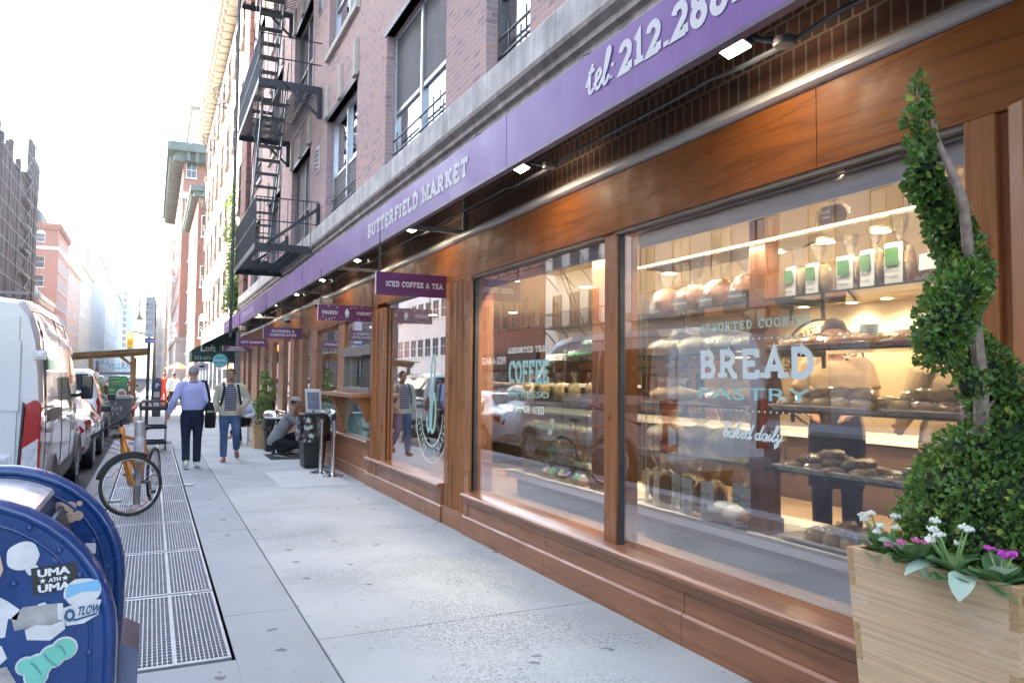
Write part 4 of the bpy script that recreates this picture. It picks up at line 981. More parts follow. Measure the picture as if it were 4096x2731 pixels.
# back wall logo
t=thing('wall_logo',(10.89,9.4,1.2),'round black line logo on the cream back wall','sign')
lm=plain('logo_black',(.04,.035,.03),.6); mb=MB()
cy_,cz_=9.9,1.75
for r_ in (.95,.62):
    n=60; vs_=[]
    for i in range(n+1):
        a=2*PI*i/n; vs_+=[(10.885,cy_-r_*math.cos(a),cz_+r_*math.sin(a)),(10.885,cy_-(r_+.045)*math.cos(a),cz_+(r_+.045)*math.sin(a))]
    mb.add(vs_,[(2*i,2*i+1,2*i+3,2*i+2) for i in range(n)])
mb.build('ring',lm,t)
tx=MB(); word='BUTTERFIELD.NY.SINCE'
for i,c_ in enumerate(word):
    a=R(178-178*i/(len(word)-1)); o=(10.884,cy_-.71*math.cos(a),cz_+.71*math.sin(a)); uy=(0,-math.sin(a),-math.cos(a)); vz=(0,-math.cos(a),math.sin(a))
    put(tx,slab(c_,.15),o,uy,vz,center=True)
tx.build('lettering',lm,t)
# section signs hanging inside
def inner_sign(x,y,z,w_,txt,label):
    t=thing('section_sign',(x,y,z),label,'sign')
    b=MB(); b.box(x,x+.03,y-w_/2,y+w_/2,z,z+.2); b.build('board',emitm('glowing_cream_board',(.95,.84,.62),.35) if 'glowing_cream_board' not in bpy.data.materials else bpy.data.materials['glowing_cream_board'],t)  # faint glow put into the board colour itself
    tx=MB(); put(tx,slab(txt,.11),(x,y,z+.045),(0,-1,0),(0,0,1),center=True); tx.build('lettering',lm,t)
inner_sign(9.4,16.5,2.05,2.2,'PREPARED FOODS','cream sign reading PREPARED FOODS inside the shop')
inner_sign(8.8,9.4,1.98,.75,'SUSHI','cream sign reading SUSHI inside the shop, beside the baker')
# rear fittings: wood shelving with jars, a dark counter
def backshelf(y0,y1,label,x=9.6):
    t=thing('wall_shelving',(x,(y0+y1)/2,.012),label,'shelving')
    f=MB()
    for z in (.02,.5,.95,1.4,1.85): f.box(x,x+.45,y0,y1,z,z+.03)
    for y in (y0,y1-.04): f.box(x,x+.45,y,y+.04,.02,2.0)
    f.build('frame',M['oakin'],t)
    rnd=random.Random(int(y0*10)); cols=[plain('pack%d%d'%(int(y0),i),c,.5) for i,c in enumerate(((.5,.12,.06),(.55,.4,.15),(.12,.2,.12),(.6,.55,.45)))]
    q=MB(); y=y0+.1
    while y<y1-.2:
        for z in (.05,.53,.98,1.43):
            q.cur=rnd.randrange(4); h=rnd.uniform(.14,.34); q.box(x+.08,x+.3,y,y+.12,z,z+h)
        y+=.15
    o=q.build('goods',cols,t); o['kind']='stuff'
backshelf(11.5,16.2,'oak wall shelving full of groceries deep in the shop')
backshelf(17.5,22,'far oak wall shelving full of groceries, toward the order window')
ct=thing('service_counter',(5.6,9.5,.012),'dark service counter deep inside the shop','counter')
b=MB(); b.box(6.6,7.4,4.6,14,.012,.98); b.build('body',plain('counter_brown',(.09,.055,.035),.5),ct); b=MB(); b.box(6.55,7.45,4.55,14.05,.98,1.03); b.build('top',M['marble'],ct,bevel=.006)
cb=thing('refrigerated_case',(5.3,14.6,.012),'glass fronted refrigerated case beyond the cupcakes','display case')
b=MB(); b.box(5.0,5.8,8.2,14.5,.012,.6); b.build('body',M['steel'],cb); b=MB(); b.box(5.0,5.02,8.2,14.5,.6,1.5); b.build('front_glass',M['sheet'],cb); b=MB(); b.box(5.0,5.8,8.2,14.5,1.5,1.54); b.build('top',M['white'],cb)
# ================================================================ planter with spiral topiary
def leafm(name,c,sp=.5,isl=.35,tr=.25):
    m,t,b=NT(name); g=nn(t,"ShaderNodeNewGeometry"); r=g.outputs['Random Per Island']
    col=ramp(t,r,[(0,tuple(x*(1-isl) for x in c)),(.55,c),(.85,tuple(min(1,x*(1+isl)) for x in c)),(1,(min(1,c[0]*3.0),min(1,c[1]*1.75),c[2]*1.2))])
    L(t,col,b.inputs['Base Color']); b.inputs['Roughness'].default_value=.34; b.inputs['Specular IOR Level'].default_value=sp
    tl=nn(t,"ShaderNodeBsdfTranslucent"); vm=nn(t,"ShaderNodeVectorMath",operation='SCALE'); L(t,col,vm.inputs[0]); vm.inputs['Scale'].default_value=1.6; L(t,vm.outputs[0],tl.inputs[0])
    mx=nn(t,"ShaderNodeMixShader"); mx.inputs[0].default_value=tr; L(t,b.outputs[0],mx.inputs[1]); L(t,tl.outputs[0],mx.inputs[2])
    L(t,mx.outputs[0],t.nodes['Material Output'].inputs[0]); return m
M['box']=leafm('boxwood_leaf',(.125,.235,.055))
M['kal']=leafm('kalanchoe_leaf',(.14,.27,.11),.4,.25)
M['kal2']=leafm('kalanchoe_pale_leaf',(.42,.56,.44),.4,.15)
M['bark']=plain('grey_bark',(.36,.27,.21),.9,var=.3,vs_=30,bmp=.6)
M['pine']=woodm('planter_pine',(.80,.575,.35),(.68,.45,.24),'Y',rough=.65,coat=0,sc_=.8,wear=.6,wearc=(.76,.68,.6),bands=.22)
M['pineend']=plain('planter_joint_wood',(.50,.40,.33),.8,var=.2,vs_=14)
M['soil']=plain('soil',(.05,.035,.025),.95,var=.4,vs_=30,bmp=.6)
def leaf(mb,p,d,n,l,w,fold=.35):
    d=d.normalized(); s=d.cross(n)
    if s.length<1e-3: s=d.cross(Vector((.3,.9,.2)))
    s.normalize(); n=s.cross(d).normalized(); up=n*(w*fold)
    a=p; b=p+d*(l*.55)+s*(w*.5)+up; c=p+d*l; e=p+d*(l*.55)-s*(w*.5)+up; m_=p+d*(l*.55)
    mb.add([a,b,c,e,p+d*(l*.5)],[(0,1,4),(1,2,4),(2,3,4),(3,0,4)])
def leafcloud(mb,c,r,n,rnd,l=.025,w=.016,inner=.25,up=.35):
    c=Vector(c); r=(r,)*3 if not hasattr(r,'__len__') else r
    for _ in range(n):
        v=Vector((rnd.gauss(0,1),rnd.gauss(0,1),rnd.gauss(0,1))).normalized()
        k=(1-inner*rnd.random()**1.3)*(1+.13*mnoise.noise(v*2.2+c*9))*rnd.choice((1,1,1,1.06))
        p=c+Vector((v.x*r[0],v.y*r[1],v.z*r[2]))*k
        d=(v+Vector((rnd.gauss(0,.7),rnd.gauss(0,.7),rnd.gauss(0,.7)+up))).normalized()
        nv=(v+Vector((rnd.gauss(0,.4),rnd.gauss(0,.4),rnd.gauss(0,.4)+.3)))
        s=rnd.uniform(.7,1.25); leaf(mb,p,d,nv,l*s,w*s)
PX0,PX1,PY0,PY1,PZ=2.235,2.83,1.335,1.925,1.02
def planter(x0,x1,y0,y1,z,taper,label,cat='planter'):
    t=thing('wooden_planter',((x0+x1)/2,(y0+y1)/2,0),label,cat)
    n=8; hz=z/n; th=.028
    for k in range(4):
        b=MB()
        for i in range(n):
            za,zb=i*hz,(i+1)*hz; ea=taper*(1-za/z); eb=taper*(1-zb/z); fin=(i%2==0)
            def fr(e): return x0+e,x1-e,y0+e,y1-e
            A=fr(ea);B=fr(eb)
            if k<2:
                s=0 if k==0 else 1; oy=0 if fin else th
                v=[]
                for (F,zz) in ((A,za),(B,zb)):
                    xa=F[s]; xi=xa+(th if s==0 else -th)
                    v+=[(xa,F[2]+oy,zz),(xi,F[2]+oy,zz),(xi,F[3]-oy,zz),(xa,F[3]-oy,zz)]
            else:
                s=2 if k==2 else 3; ox=th if fin else 0; v=[]
                for (F,zz) in ((A,za),(B,zb)):
                    ya=F[s]; yi=ya+(th if s==2 else -th)
                    v+=[(F[0]+ox,ya,zz),(F[1]-ox,ya,zz),(F[1]-ox,yi,zz),(F[0]+ox,yi,zz)]
            b.add(v,[(0,3,2,1),(4,5,6,7),(0,1,5,4),(1,2,6,5),(2,3,7,6),(3,0,4,7)])
        b.build('side_panel',M['pine'] if k<2 else M['pineX'],t)
    b=MB(); b.box(x0+.03,x1-.03,y0+.03,y1-.03,z-.07,z-.05); b.build('soil',M['soil'],t)
    return t
M['pineX']=woodm('planter_pine_end',(.62,.40,.20),(.52,.31,.14),'X',rough=.65,coat=0,sc_=.8,wear=.75,wearc=(.68,.58,.5),bands=.45)
planter(PX0,PX1,PY0,PY1,PZ,.055,'tapered pale wood planter with finger joints, nearest the camera under the tall topiary')
# topiary: points in (X,Z) of the trunk line, clumps around it
tp=thing('spiral_topiary',(2.5,1.62,.96),'tall spiral boxwood topiary with a bare grey trunk in the nearest wooden planter','topiary')
rnd=random.Random(11)
trunk=[(2.53,1.62,.95),(2.52,1.62,1.2),(2.495,1.60,1.45),(2.475,1.585,1.62),(2.455,1.585,1.75),(2.425,1.57,1.88),(2.385,1.56,2.03),(2.345,1.545,2.17),(2.315,1.55,2.25),(2.275,1.575,2.36),(2.27,1.60,2.45),(2.235,1.62,2.54),(2.225,1.62,2.6)]
b=MB(); b.tube(trunk,[.028,.026,.024,.022,.021,.020,.018,.016,.014,.011,.007,.004,.002],9)
for (a,c) in (((2.47,1.585,1.62),(2.40,1.55,1.74)),((2.40,1.6,2.03),(2.47,1.62,2.13)),((2.33,1.585,2.25),(2.40,1.62,2.31)),((2.29,1.585,2.36),(2.25,1.57,2.43)),((2.45,1.585,1.78),(2.54,1.62,1.86)),((2.49,1.6,1.5),(2.58,1.58,1.58))):
    a=Vector(a);c=Vector(c); b.tube([a,a.lerp(c,.5)+Vector((0,0,-.01)),c],[.008,.006,.004],6)
b.build('trunk',M['bark'],tp,smooth=True)
f=MB()
CL=[((2.218,1.62,2.575),(.014,.014,.035),30),((2.205,1.62,2.53),(.022,.022,.035),40),((2.262,1.63,2.53),(.014,.014,.03),24),((2.20,1.62,2.46),(.032,.032,.035),60),((2.245,1.62,2.44),(.03,.03,.05),70),((2.225,1.62,2.38),(.042,.042,.05),110),((2.265,1.64,2.32),(.046,.05,.055),150),
((2.305,1.67,2.27),(.055,.06,.06),280),((2.345,1.66,2.22),(.06,.06,.06),320),((2.39,1.66,2.17),(.07,.07,.065),400),((2.43,1.65,2.12),(.08,.08,.07),460),((2.445,1.63,2.05),(.085,.085,.075),500),
((2.435,1.60,1.98),(.085,.085,.07),460),((2.385,1.57,1.93),(.085,.08,.075),460),((2.32,1.56,1.88),(.085,.085,.08),480),((2.285,1.57,1.81),(.08,.085,.08),460),((2.30,1.60,1.745),(.075,.08,.07),380),((2.36,1.65,1.70),(.065,.07,.055),280),
((2.52,1.66,1.72),(.075,.08,.07),380),((2.58,1.64,1.66),(.085,.09,.08),430),((2.62,1.62,1.58),(.10,.10,.09),520),((2.64,1.60,1.49),(.11,.11,.10),620),((2.57,1.58,1.42),(.11,.11,.10),620),((2.40,1.57,1.59),(.05,.05,.05),120)]
for c,r,n in CL:
    if c[2]>1.9: c=(c[0]+(.028 if c[2]>2.15 else -.005),c[1],c[2]); r=tuple(q*.86 for q in r)
    leafcloud(f,c,r,int(n*(.95 if c[2]>2.2 else 1.05)),rnd,*((.03,.019) if c[2]>2.2 else (.025,.016)))
# broad lower cone
for c,r,n in (((2.56,1.62,1.34),(.17,.18,.12),1300),((2.53,1.62,1.25),(.21,.22,.13),1900),((2.53,1.63,1.14),(.235,.25,.15),2600),((2.55,1.64,1.06),(.23,.25,.10),1500),((2.63,1.62,1.22),(.22,.22,.24),1600)):
    leafcloud(f,c,r,n,rnd,inner=.12)
f.build('foliage',M['box'],tp)
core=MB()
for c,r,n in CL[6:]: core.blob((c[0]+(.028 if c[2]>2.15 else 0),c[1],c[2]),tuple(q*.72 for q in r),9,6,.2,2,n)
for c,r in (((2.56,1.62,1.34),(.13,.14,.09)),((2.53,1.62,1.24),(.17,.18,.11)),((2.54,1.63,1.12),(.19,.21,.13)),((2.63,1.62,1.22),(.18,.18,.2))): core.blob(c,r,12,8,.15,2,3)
core.build('inner_core',plain('dark_inner_core',(.018,.032,.012),.9,var=.4,vs_=40),tp)  # solid near-black blobs inside the leaves, added to stop see-through
# kalanchoe along the rim
def kal_leaf(mb,p,d,l,w,rnd,droop=.3):
    d=Vector(d).normalized(); s=d.cross(Vector((0,0,1))).normalized(); n=s.cross(d).normalized(); p=Vector(p)
    L_=7; rows=[]
    for i in range(L_+1):
        t=i/L_; wd=w*.5*max(0,math.sin(PI*min(1,(t*.92+.05))**.9))**.6*(1+.06*(i%2)); c=p+d*(l*t)-Vector((0,0,1))*(droop*l*t*t)+n*(.0)
        if i==L_: wd*=.25
        rows.append((c-s*wd+n*wd*.35,c,c+s*wd+n*wd*.35))
    v=[q for r in rows for q in r]; fs=[]
    for i in range(L_): fs+=[(3*i,3*i+1,3*i+4,3*i+3),(3*i+1,3*i+2,3*i+5,3*i+4)]
    mb.add(v,fs)
M['flW']=plain('white_petals',(.80,.80,.70),.6,island=.1); M['flP']=plain('pink_petals',(.72,.20,.38),.6,island=.3); M['flM']=plain('magenta_petals',(.62,.08,.50),.6,island=.25); M['stem']=plain('green_stem',(.22,.36,.12),.5)
KP=[('white',2.31,1.83,1.03,'white flowered kalanchoe at the back left corner of the nearest planter'),('pink',2.275,1.70,1.03,'pink flowered kalanchoe with one broad pale leaf at the planter rim'),('white',2.27,1.55,1.03,'white budded kalanchoe drooping over the front of the planter'),('magenta',2.29,1.42,1.03,'magenta flowered kalanchoe at the right end of the planter'),('magenta',2.43,1.60,1.03,'magenta flowered kalanchoe half hidden under the topiary')]
for k,(kind,x,y,z,lab) in enumerate(KP):
    rnd=random.Random(40+k); t=thing('kalanchoe',(x,y,z-.06),lab,'flower','kalanchoes planted around the topiary'); t['category']='flowering plant'
    b=MB(); n=17
    for i in range(n):
        a=2*PI*i/n+rnd.uniform(-.3,.3); el=rnd.uniform(-.05,.95); d=(math.cos(a)*math.cos(el),math.sin(a)*math.cos(el),math.sin(el)+.12)
        if d[0]<-.5 and el<.3: d=(d[0],d[1],d[2]+.25)
        kal_leaf(b,(x+.012*math.cos(a),y+.012*math.sin(a),z-.045+.035*el),d,rnd.uniform(.075,.115),rnd.uniform(.062,.088),rnd,rnd.uniform(.1,.5))
    b.build('leaves',M['kal'],t,smooth=True)
    for ag in ([((x-.01,y+.05,z-.01),(-.75,.45,.12),.10,.085,rnd,.45),((x-.02,y-.05,z-.01),(-.85,-.35,.0),.09,.075,rnd,.7)] if k==2 else [((x,y+.02,z),(-.6,.4,.55),.11,.10,rnd,.2),((x,y-.06,z-.02),(-.7,-.5,.1),.07,.06,rnd,.5)] if k==1 else [((x,y,z),(-.5,-.6,.6),.09,.07,rnd,.2)]):
        b=MB(); kal_leaf(b,*ag); b.build('pale_leaf',M['kal2'],t,smooth=True)
    fm=M[{'white':'flW','pink':'flP','magenta':'flM'}[kind]]
    for j in range(8 if kind=='white' else 4):
        a=rnd.uniform(0,6.28); hx,hy=x-.02+.05*math.cos(a),y+.055*math.sin(a); hz=z+(rnd.uniform(.06,.13) if kind=='white' else rnd.uniform(.03,.08)); 
        s=MB(); s.tube([(x,y,z-.04),((x+hx)/2,(y+hy)/2,(z+hz)/2-.01),(hx,hy,hz)],[.004,.0035,.003],6); s.build('stem',M['stem'],t)
        q=MB()
        for i in range(26):
            v=Vector((rnd.gauss(0,1),rnd.gauss(0,1),abs(rnd.gauss(0,.7)))).normalized()*rnd.uniform(.006,.017); q.blob((hx+v.x,hy+v.y,hz+v.z*.8),(.0036,.0036,.005),6,4)
        q.build('flower_cluster',fm,t)
# ================================================================ blue mailbox
M['usblue']=plain('mailbox_blue_paint',(.012,.055,.20),.28,var=.22,vs_=5,coat=.5)
M['usblueD']=plain('mailbox_blue_worn',(.02,.07,.20),.45,var=.35,vs_=9)
def chips(m,c2=(.30,.28,.27),lo=.60):
    t=m.node_tree; b=t.nodes['Principled BSDF']; src=b.inputs['Base Color'].links[0].from_socket; f=noi(t,pos(t),22,9,.75); g_=noi(t,pos(t),4,3)
    k=mmath(t,'MULTIPLY',ramp(t,f,[(lo,(0,0,0)),(lo+.04,(1,1,1))]),ramp(t,g_,[(.45,(0,0,0)),(.6,(1,1,1))])); L(t,mixc(t,k,src,c2),b.inputs['Base Color'])
chips(M['usblue'],(.16,.17,.22),.62); chips(M['usblueD'],(.30,.24,.2),.58)
mbx=thing('mailbox',(-.345,2.02,0),'blue street mailbox covered in stickers at the lower left','mailbox')
CX,CZ,RX,RZ=-.345,1.07,.288,.292
def prof(off=0.0,z0=.16): return [(CX-RX+off,z0)]+[(CX+(RX-off)*math.cos(R(a)),CZ+(RZ-off)*math.sin(R(a))) for a in range(180,-1,-9)]+[(CX+RX-off,z0)]
for y0,y1 in ((1.755,1.785),(2.285,2.31)):
    b=MB(); b.prism(prof(.012),'Y',y0,y1); b.build('side_panel',M['usblue'],mbx,auto=35)
    r=MB(); pp=[(x,(y0+y1)/2,z) for x,z in prof(.006)]; r.tube(pp,(.016,.020),8); r.tube([(x,(y0+y1)/2-.012,z) for x,z in prof(.038)],.006,6); r.build('rim',M['usblue'],mbx,smooth=True)
b=MB(); b.prism([(CX-RX+.03,.16)]+[(CX+(RX-.03)*math.cos(R(a)),CZ+(RZ-.03)*math.sin(R(a))) for a in range(180,60,-8)]+[(-.215,1.28),(-.20,1.07),(-.085,1.02),(-.065,.99),(-.065,.16)],'Y',1.785,2.285); b.build('body',M['usblueD'],mbx,auto=35)
b=MB(); b.prism([(CX+(RX-.022)*math.cos(R(a)),CZ+(RZ-.022)*math.sin(R(a))) for a in range(140,58,-6)]+[(CX+(RX-.029)*math.cos(R(a)),CZ+(RZ-.029)*math.sin(R(a))) for a in range(60,142,6)],'Y',1.80,2.27); b.build('lid',plain('white_lid_decal',(.60,.60,.61),.25,var=.25,vs_=7,coat=.5),mbx,auto=40)
b=MB(); b.prism([(-.205,1.262),(-.195,1.262),(-.175,1.20),(-.185,1.20)],'Y',1.80,2.27); b.build('handle',M['steel'],mbx)
b=MB(); b.prism([(-.065,1.0),(-.045,1.012),(-.008,.99),(-.012,.78),(-.03,.70),(-.065,.7)],'Y',1.90,2.10); b.build('chute_lip',plain('bare_blue_metal',(.20,.22,.32),.22,.8,var=.3,vs_=6),mbx,auto=30)
for x in (CX-.24,CX+.24):
    for y in (1.8,2.26):
        b=MB(); b.box(x-.025,x+.025,y-.025,y+.025,0,.17); b.build('leg',M['usblueD'],mbx)
for (x,z) in ((-.207,1.30),(-.155,1.252),(-.229,1.194),(-.118,1.20),(-.097,1.045),(-.13,.95)):
    b=MB(); b.blob((x,1.754,z),(.0065,.005,.0065),10,6); b.build('rivet',M['usblue'],mbx,smooth=True)
for (x,z) in ((-.19,1.235),(-.125,1.165),(-.09,1.095)):
    b=MB(); b.blob((x,2.284,z),(.008,.004,.008),10,6); b.build('rivet',M['usblueD'],mbx,smooth=True)
# stickers: flat vinyl shapes on the side panel (y = 1.754)
def sticker(name,label,polys,y=1.7525):
    t=thing('sticker',(polys[0][1][0][0],y,polys[0][1][0][1]),label,'sticker','stickers on the mailbox')
    for k,(pn,pts,mat) in enumerate(polys):
        b=MB(); b.add([(x,y-.0006*k,z) for x,z in pts]+[(x,y+.0006-.0006*k,z) for x,z in pts],[tuple(range(len(pts))),]); b.build(pn,M[mat],t)
    return t
def circ(cx,cz,r,n=20,sx=1,sz=1,w=0,seed=1):
    return [(cx+r*sx*math.cos(-2*PI*i/n)*(1+w*math.sin(i*seed*1.7)),cz+r*sz*math.sin(-2*PI*i/n)*(1+w*math.cos(i*seed*2.3))) for i in range(n)]
M['stW']=plain('white_sticker_paper',(.70,.70,.70),.6,var=.10,vs_=30); M['stG']=plain('grey_torn_paper',(.40,.38,.37),.8,var=.35,vs_=25); M['stK']=plain('black_sticker',(.03,.03,.032),.4); M['stT']=plain('teal_sticker',(.17,.55,.44),.5); M['stTd']=plain('teal_line',(.08,.30,.27),.5); M['stB']=plain('light_blue_sticker',(.20,.48,.72),.5); M['stN']=plain('navy_sticker_ink',(.03,.10,.22),.5); M['stP']=plain('peach_sticker',(.62,.42,.32),.6,var=.2,vs_=20)
sticker('a','torn round white sticker above the black lettered one',[('paper',circ(-.216,1.247,.028,24,1,1,.05,3),'stW'),('paper_scrap',circ(-.199,1.219,.011,12,1,1.1,.15,5),'stW')])
t=sticker('b','black sticker with white letters reading UMA ATH UMA',[('paper',[(-.202,1.222),(-.124,1.228),(-.121,1.176),(-.196,1.170)],'stK')],1.7515)
U_=Vector((1,0,.06)).normalized(); V_=Vector((-.06,0,1)).normalized()
def stxt(par,s_,h,wd,x,z,y,mat,V2=None,b_=.05):
    tx=MB(); g_=sans(s_,h,bold=b_); k=wd/g_[2]; g_=([(a*k,c,d) for a,c,d in g_[0]],g_[1],wd); put(tx,g_,(x,y,z),U_,V2 or V_); tx.build('lettering',M[mat],par)
stxt(t,'UMA',.0155,.056,-.190,1.2035,1.7505,'letter'); stxt(t,'ATH',.008,.021,-.171,1.193,1.7505,'letter'); stxt(t,'UMA',.0155,.056,-.188,1.1735,1.7505,'letter')
for sx in (-.181,-.143):
    st_=MB(); st_.add([(sx+(.006 if i%2==0 else .0026)*math.sin(2*PI*i/10),1.7500,1.1975+(sx+.16)*.06+(.006 if i%2==0 else .0026)*math.cos(2*PI*i/10)) for i in range(10)],[tuple(range(10))]); st_.build('star',M['letter'],t)
t=sticker('c','white and light blue die cut sticker with navy letters reading OTLOW',[('outline',circ(-.112,1.168,.033,22,1,.82,.04,2),'stW'),('band',[(-.141,1.172),(-.137,1.184),(-.112,1.186),(-.085,1.190),(-.080,1.178),(-.082,1.166),(-.112,1.168),(-.14,1.158)],'stB'),('paper',[(-.145,1.14),(-.138,1.105),(-.108,1.106),(-.083,1.12),(-.078,1.15),(-.11,1.15)],'stW')],1.7490)
Vs=Vector((.2,0,1)).normalized()
stxt(t,'O',.026,.019,-.141,1.112,1.7465,'stN'); stxt(t,'TLOW',.019,.040,-.121,1.122,1.7465,'stN',Vs,.03)
b=MB(); b.add([(-.126,1.7464,1.112),(-.085,1.7464,1.121),(-.085,1.7464,1.125),(-.126,1.7464,1.116)],[(0,1,2,3)]); b.build('underline',M['stN'],t)
sticker('d','grey torn sticker with white scraps in the middle of the mailbox side',[('paper',[(-.231,1.130),(-.212,1.149),(-.175,1.150),(-.145,1.149),(-.142,1.115),(-.150,1.105),(-.185,1.11),(-.225,1.105)],'stG'),('paper_scrap',[(-.208,1.105),(-.19,1.112),(-.165,1.108),(-.141,1.116),(-.140,1.098),(-.165,1.079),(-.204,1.085)],'stW'),('paper_scrap',[(-.155,1.150),(-.146,1.149),(-.142,1.116),(-.153,1.118)],'stW'),('paper_scrap',[(-.188,1.152),(-.176,1.155),(-.172,1.150),(-.186,1.148)],'stW')])
tl=[(-.140,1.060,.020),(-.160,1.048,.020),(-.183,1.033,.021),(-.203,1.036,.015),(-.186,1.015,.018)]
sticker('e','teal bubble letter graffiti sticker near the bottom of the mailbox side',[('outline',circ(x,z,r+.0035,18),'stW') for x,z,r in tl]+[('letter',circ(x,z,r,18),'stT') for x,z,r in tl]+[('line',[(-.172,1.056),(-.166,1.045),(-.150,1.030),(-.152,1.029),(-.168,1.043),(-.174,1.055)],'stTd'),('line',[(-.195,1.044),(-.186,1.036),(-.176,1.018),(-.178,1.017),(-.189,1.034),(-.197,1.042)],'stTd'),('line',[(-.152,1.070),(-.143,1.066),(-.136,1.050),(-.138,1.050),(-.145,1.064),(-.153,1.068)],'stTd')],1.7520)
sticker('f','ripped white sticker at the left edge of the mailbox',[('paper',[(-.30,1.165),(-.251,1.172),(-.238,1.163),(-.217,1.144),(-.222,1.125),(-.236,1.13),(-.240,1.095),(-.30,1.09)],'stW'),('paper_scrap',[(-.29,1.082),(-.245,1.080),(-.235,1.055),(-.25,1.04),(-.29,1.03)],'stW'),('paper_scrap',[(-.28,1.26),(-.253,1.252),(-.247,1.225),(-.256,1.195),(-.28,1.19)],'stP'),('paper_scrap',[(-.29,1.03),(-.235,1.04),(-.215,1.00),(-.25,.97),(-.29,.97)],'stG')])
tl=[(-.231,1.258,.017),(-.205,1.257,.015),(-.181,1.258,.014),(-.201,1.233,.015),(-.180,1.231,.0145),(-.163,1.234,.013),(-.160,1.266,.007)]
t=sticker('g','peach bubble letter sticker inside the mailbox hood',[('letter',circ(x,z,r,14),'stP') for x,z,r in tl],2.282)
b=MB()
for x,z,r in tl[:6]: b.add([(x-r*.3,2.277,z+r*.2),(x+r*.3,2.277,z+r*.3),(x+r*.3,2.277,z+r*.42),(x-r*.3,2.277,z+r*.32)],[(0,1,2,3)])
o=b.build('letter_lines',M['stN'],t); o['kind']='stuff'
t=sticker('h','small square white sticker inside the mailbox hood',[('paper',[(-.143,1.162),(-.119,1.160),(-.119,1.133),(-.143,1.137)],'stW')],2.280)
# ================================================================ bollard and bicycle
bl=thing('meter_post',(-.12,10.2,0),'bare grey parking meter post with a bicycle locked to it','post')
b=MB(); b.lathe([(.11,0),(.11,.012),(.075,.03),(.062,.06)],(-.12,10.2,0),18); b.build('foot',M['galv'],bl,auto=40)
b=MB(); b.cyl((-.12,10.2,.05),(-.11,10.2,.72),.042,16); b.build('shaft',M['greyframe'],bl,auto=40)
b=MB(); b.lathe([(.055,.0),(.058,.02),(.06,.3),(.055,.31)],(-.11,10.2,.56),16); b.build('plastic_wrap',plain('pale_plastic_wrap',(.50,.52,.56),.4,var=.25,vs_=14),bl,auto=40)
b=MB(); b.lathe([(.058,0),(.058,.15),(.05,.18),(.02,.195)],(-.11,10.2,.86),16); b.build('cap',M['galv'],bl,auto=40)
M['borange']=plain('orange_frame_paint',(.62,.22,.02),.25,var=.08,coat=.6); M['rubber']=plain('black_rubber',(.022,.022,.023),.75,var=.2,vs_=20); M['chrome']=plain('spoke_metal',(.62,.62,.64),.25,.9); M['redp']=plain('red_plastic',(.50,.02,.02),.35)
bk=thing('bicycle',(-.17,9.75,0),'orange bicycle with a black mudguard leaning on the grey meter post','bicycle')
def wheel(par,c,n,r=.345,label=None):
    c=Vector(c); n=Vector(n).normalized(); u=n.cross(Vector((0,0,1))).normalized(); v=u.cross(n)
    def P(a,rr,o=0): return c+u*(rr*math.cos(a))+v*(rr*math.sin(a))+n*o
    w_=MB(); w_.tube([P(2*PI*i/40,r-.018) for i in range(40)],.018,8,closed=True); o=w_.build('wheel',M['rubber'],par,smooth=True)
    w_=MB(); w_.tube([P(2*PI*i/40,r-.045) for i in range(40)],(.008),6,closed=True); w_.build('rim',M['chrome'],o,smooth=True)
    w_=MB()
    for i in range(28):
        a=2*PI*i/28; w_.tube([P(a+.5*(1 if i%4<2 else -1),.02,.025*(1 if i%2 else -1)),P(a,r-.05)],.0016,4,caps=False)
    w_.build('spokes',M['chrome'],o)['kind']='stuff'
    w_=MB(); w_.cyl(c-n*.035,c+n*.035,.022,12); w_.build('hub',M['chrome'],o)
    return P
wn=Vector((.36,-1,.06)).normalized(); wc=Vector((-.175,9.72,.345))
P=wheel(bk,wc,wn)
wr=Vector((.06,10.72,.345)); wheel(bk,wr,(1,-.22,.0))
hd=Vector((-.275,9.90,.84)); hd2=Vector((-.30,9.93,1.0))
b=MB(); b.tube([hd2,hd-Vector((0,0,.03))],.032,10); ax=wn; b.tube([hd,hd+ax*.055+Vector((.01,-.04,-.1)),wc+ax*.06],[.024,.023,.018],8); b.tube([hd,hd-ax*.055+Vector((.01,-.04,-.1)),wc-ax*.06],[.024,.023,.018],8); b.build('fork',M['borange'],bk,smooth=True)
bb=Vector((-.07,10.35,.30)); seat=Vector((-.05,10.5,.78))
b=MB()
for a_,c_,r_ in ((hd2-Vector((0,0,.1)),seat,.022),(hd,bb,.027),(bb,seat,.018),(bb,wr,.012),(seat,wr,.010)): b.tube([a_,c_],r_,8)
b.build('frame',M['borange'],bk,smooth=True)
b=MB(); b.tube([seat,seat+Vector((0,.03,.14))],.013,8); b.build('seatpost',M['chrome'],bk)
b=MB(); b.blob(seat+Vector((0,.05,.17)),(.07,.14,.03),12,8); b.build('saddle',M['rubber'],bk,smooth=True)
h0=hd2+Vector((-.0,-.0,.08)); ha=Vector((-.52,9.56,.96)); hb=Vector((-.20,10.2,1.18))
b=MB(); b.tube([hd2,h0],.016,8); b.tube([ha,ha.lerp(h0,.5)+Vector((0,0,.01)),h0,h0.lerp(hb,.5)+Vector((0,0,.01)),hb],.012,8); b.build('handlebar',M['rubber'],bk,smooth=True)
for a_,m_ in ((ha,'rubber'),(hb,'redp')):
    b=MB(); d=(a_-h0).normalized(); b.tube([a_-d*.02,a_+d*.11],.019,8); b.build('grip',M[m_],bk,smooth=True)
b=MB(); b.tube([P(R(a),.362) for a in range(15,125,8)],(.026,.008),8); b.build('mudguard',M['rubber'],bk,smooth=True)
b=MB(); b.tube([P(R(a),.27) for a in range(-140,-74,6)],(.010,.004),6); b.build('red_reflector',M['redp'],bk)
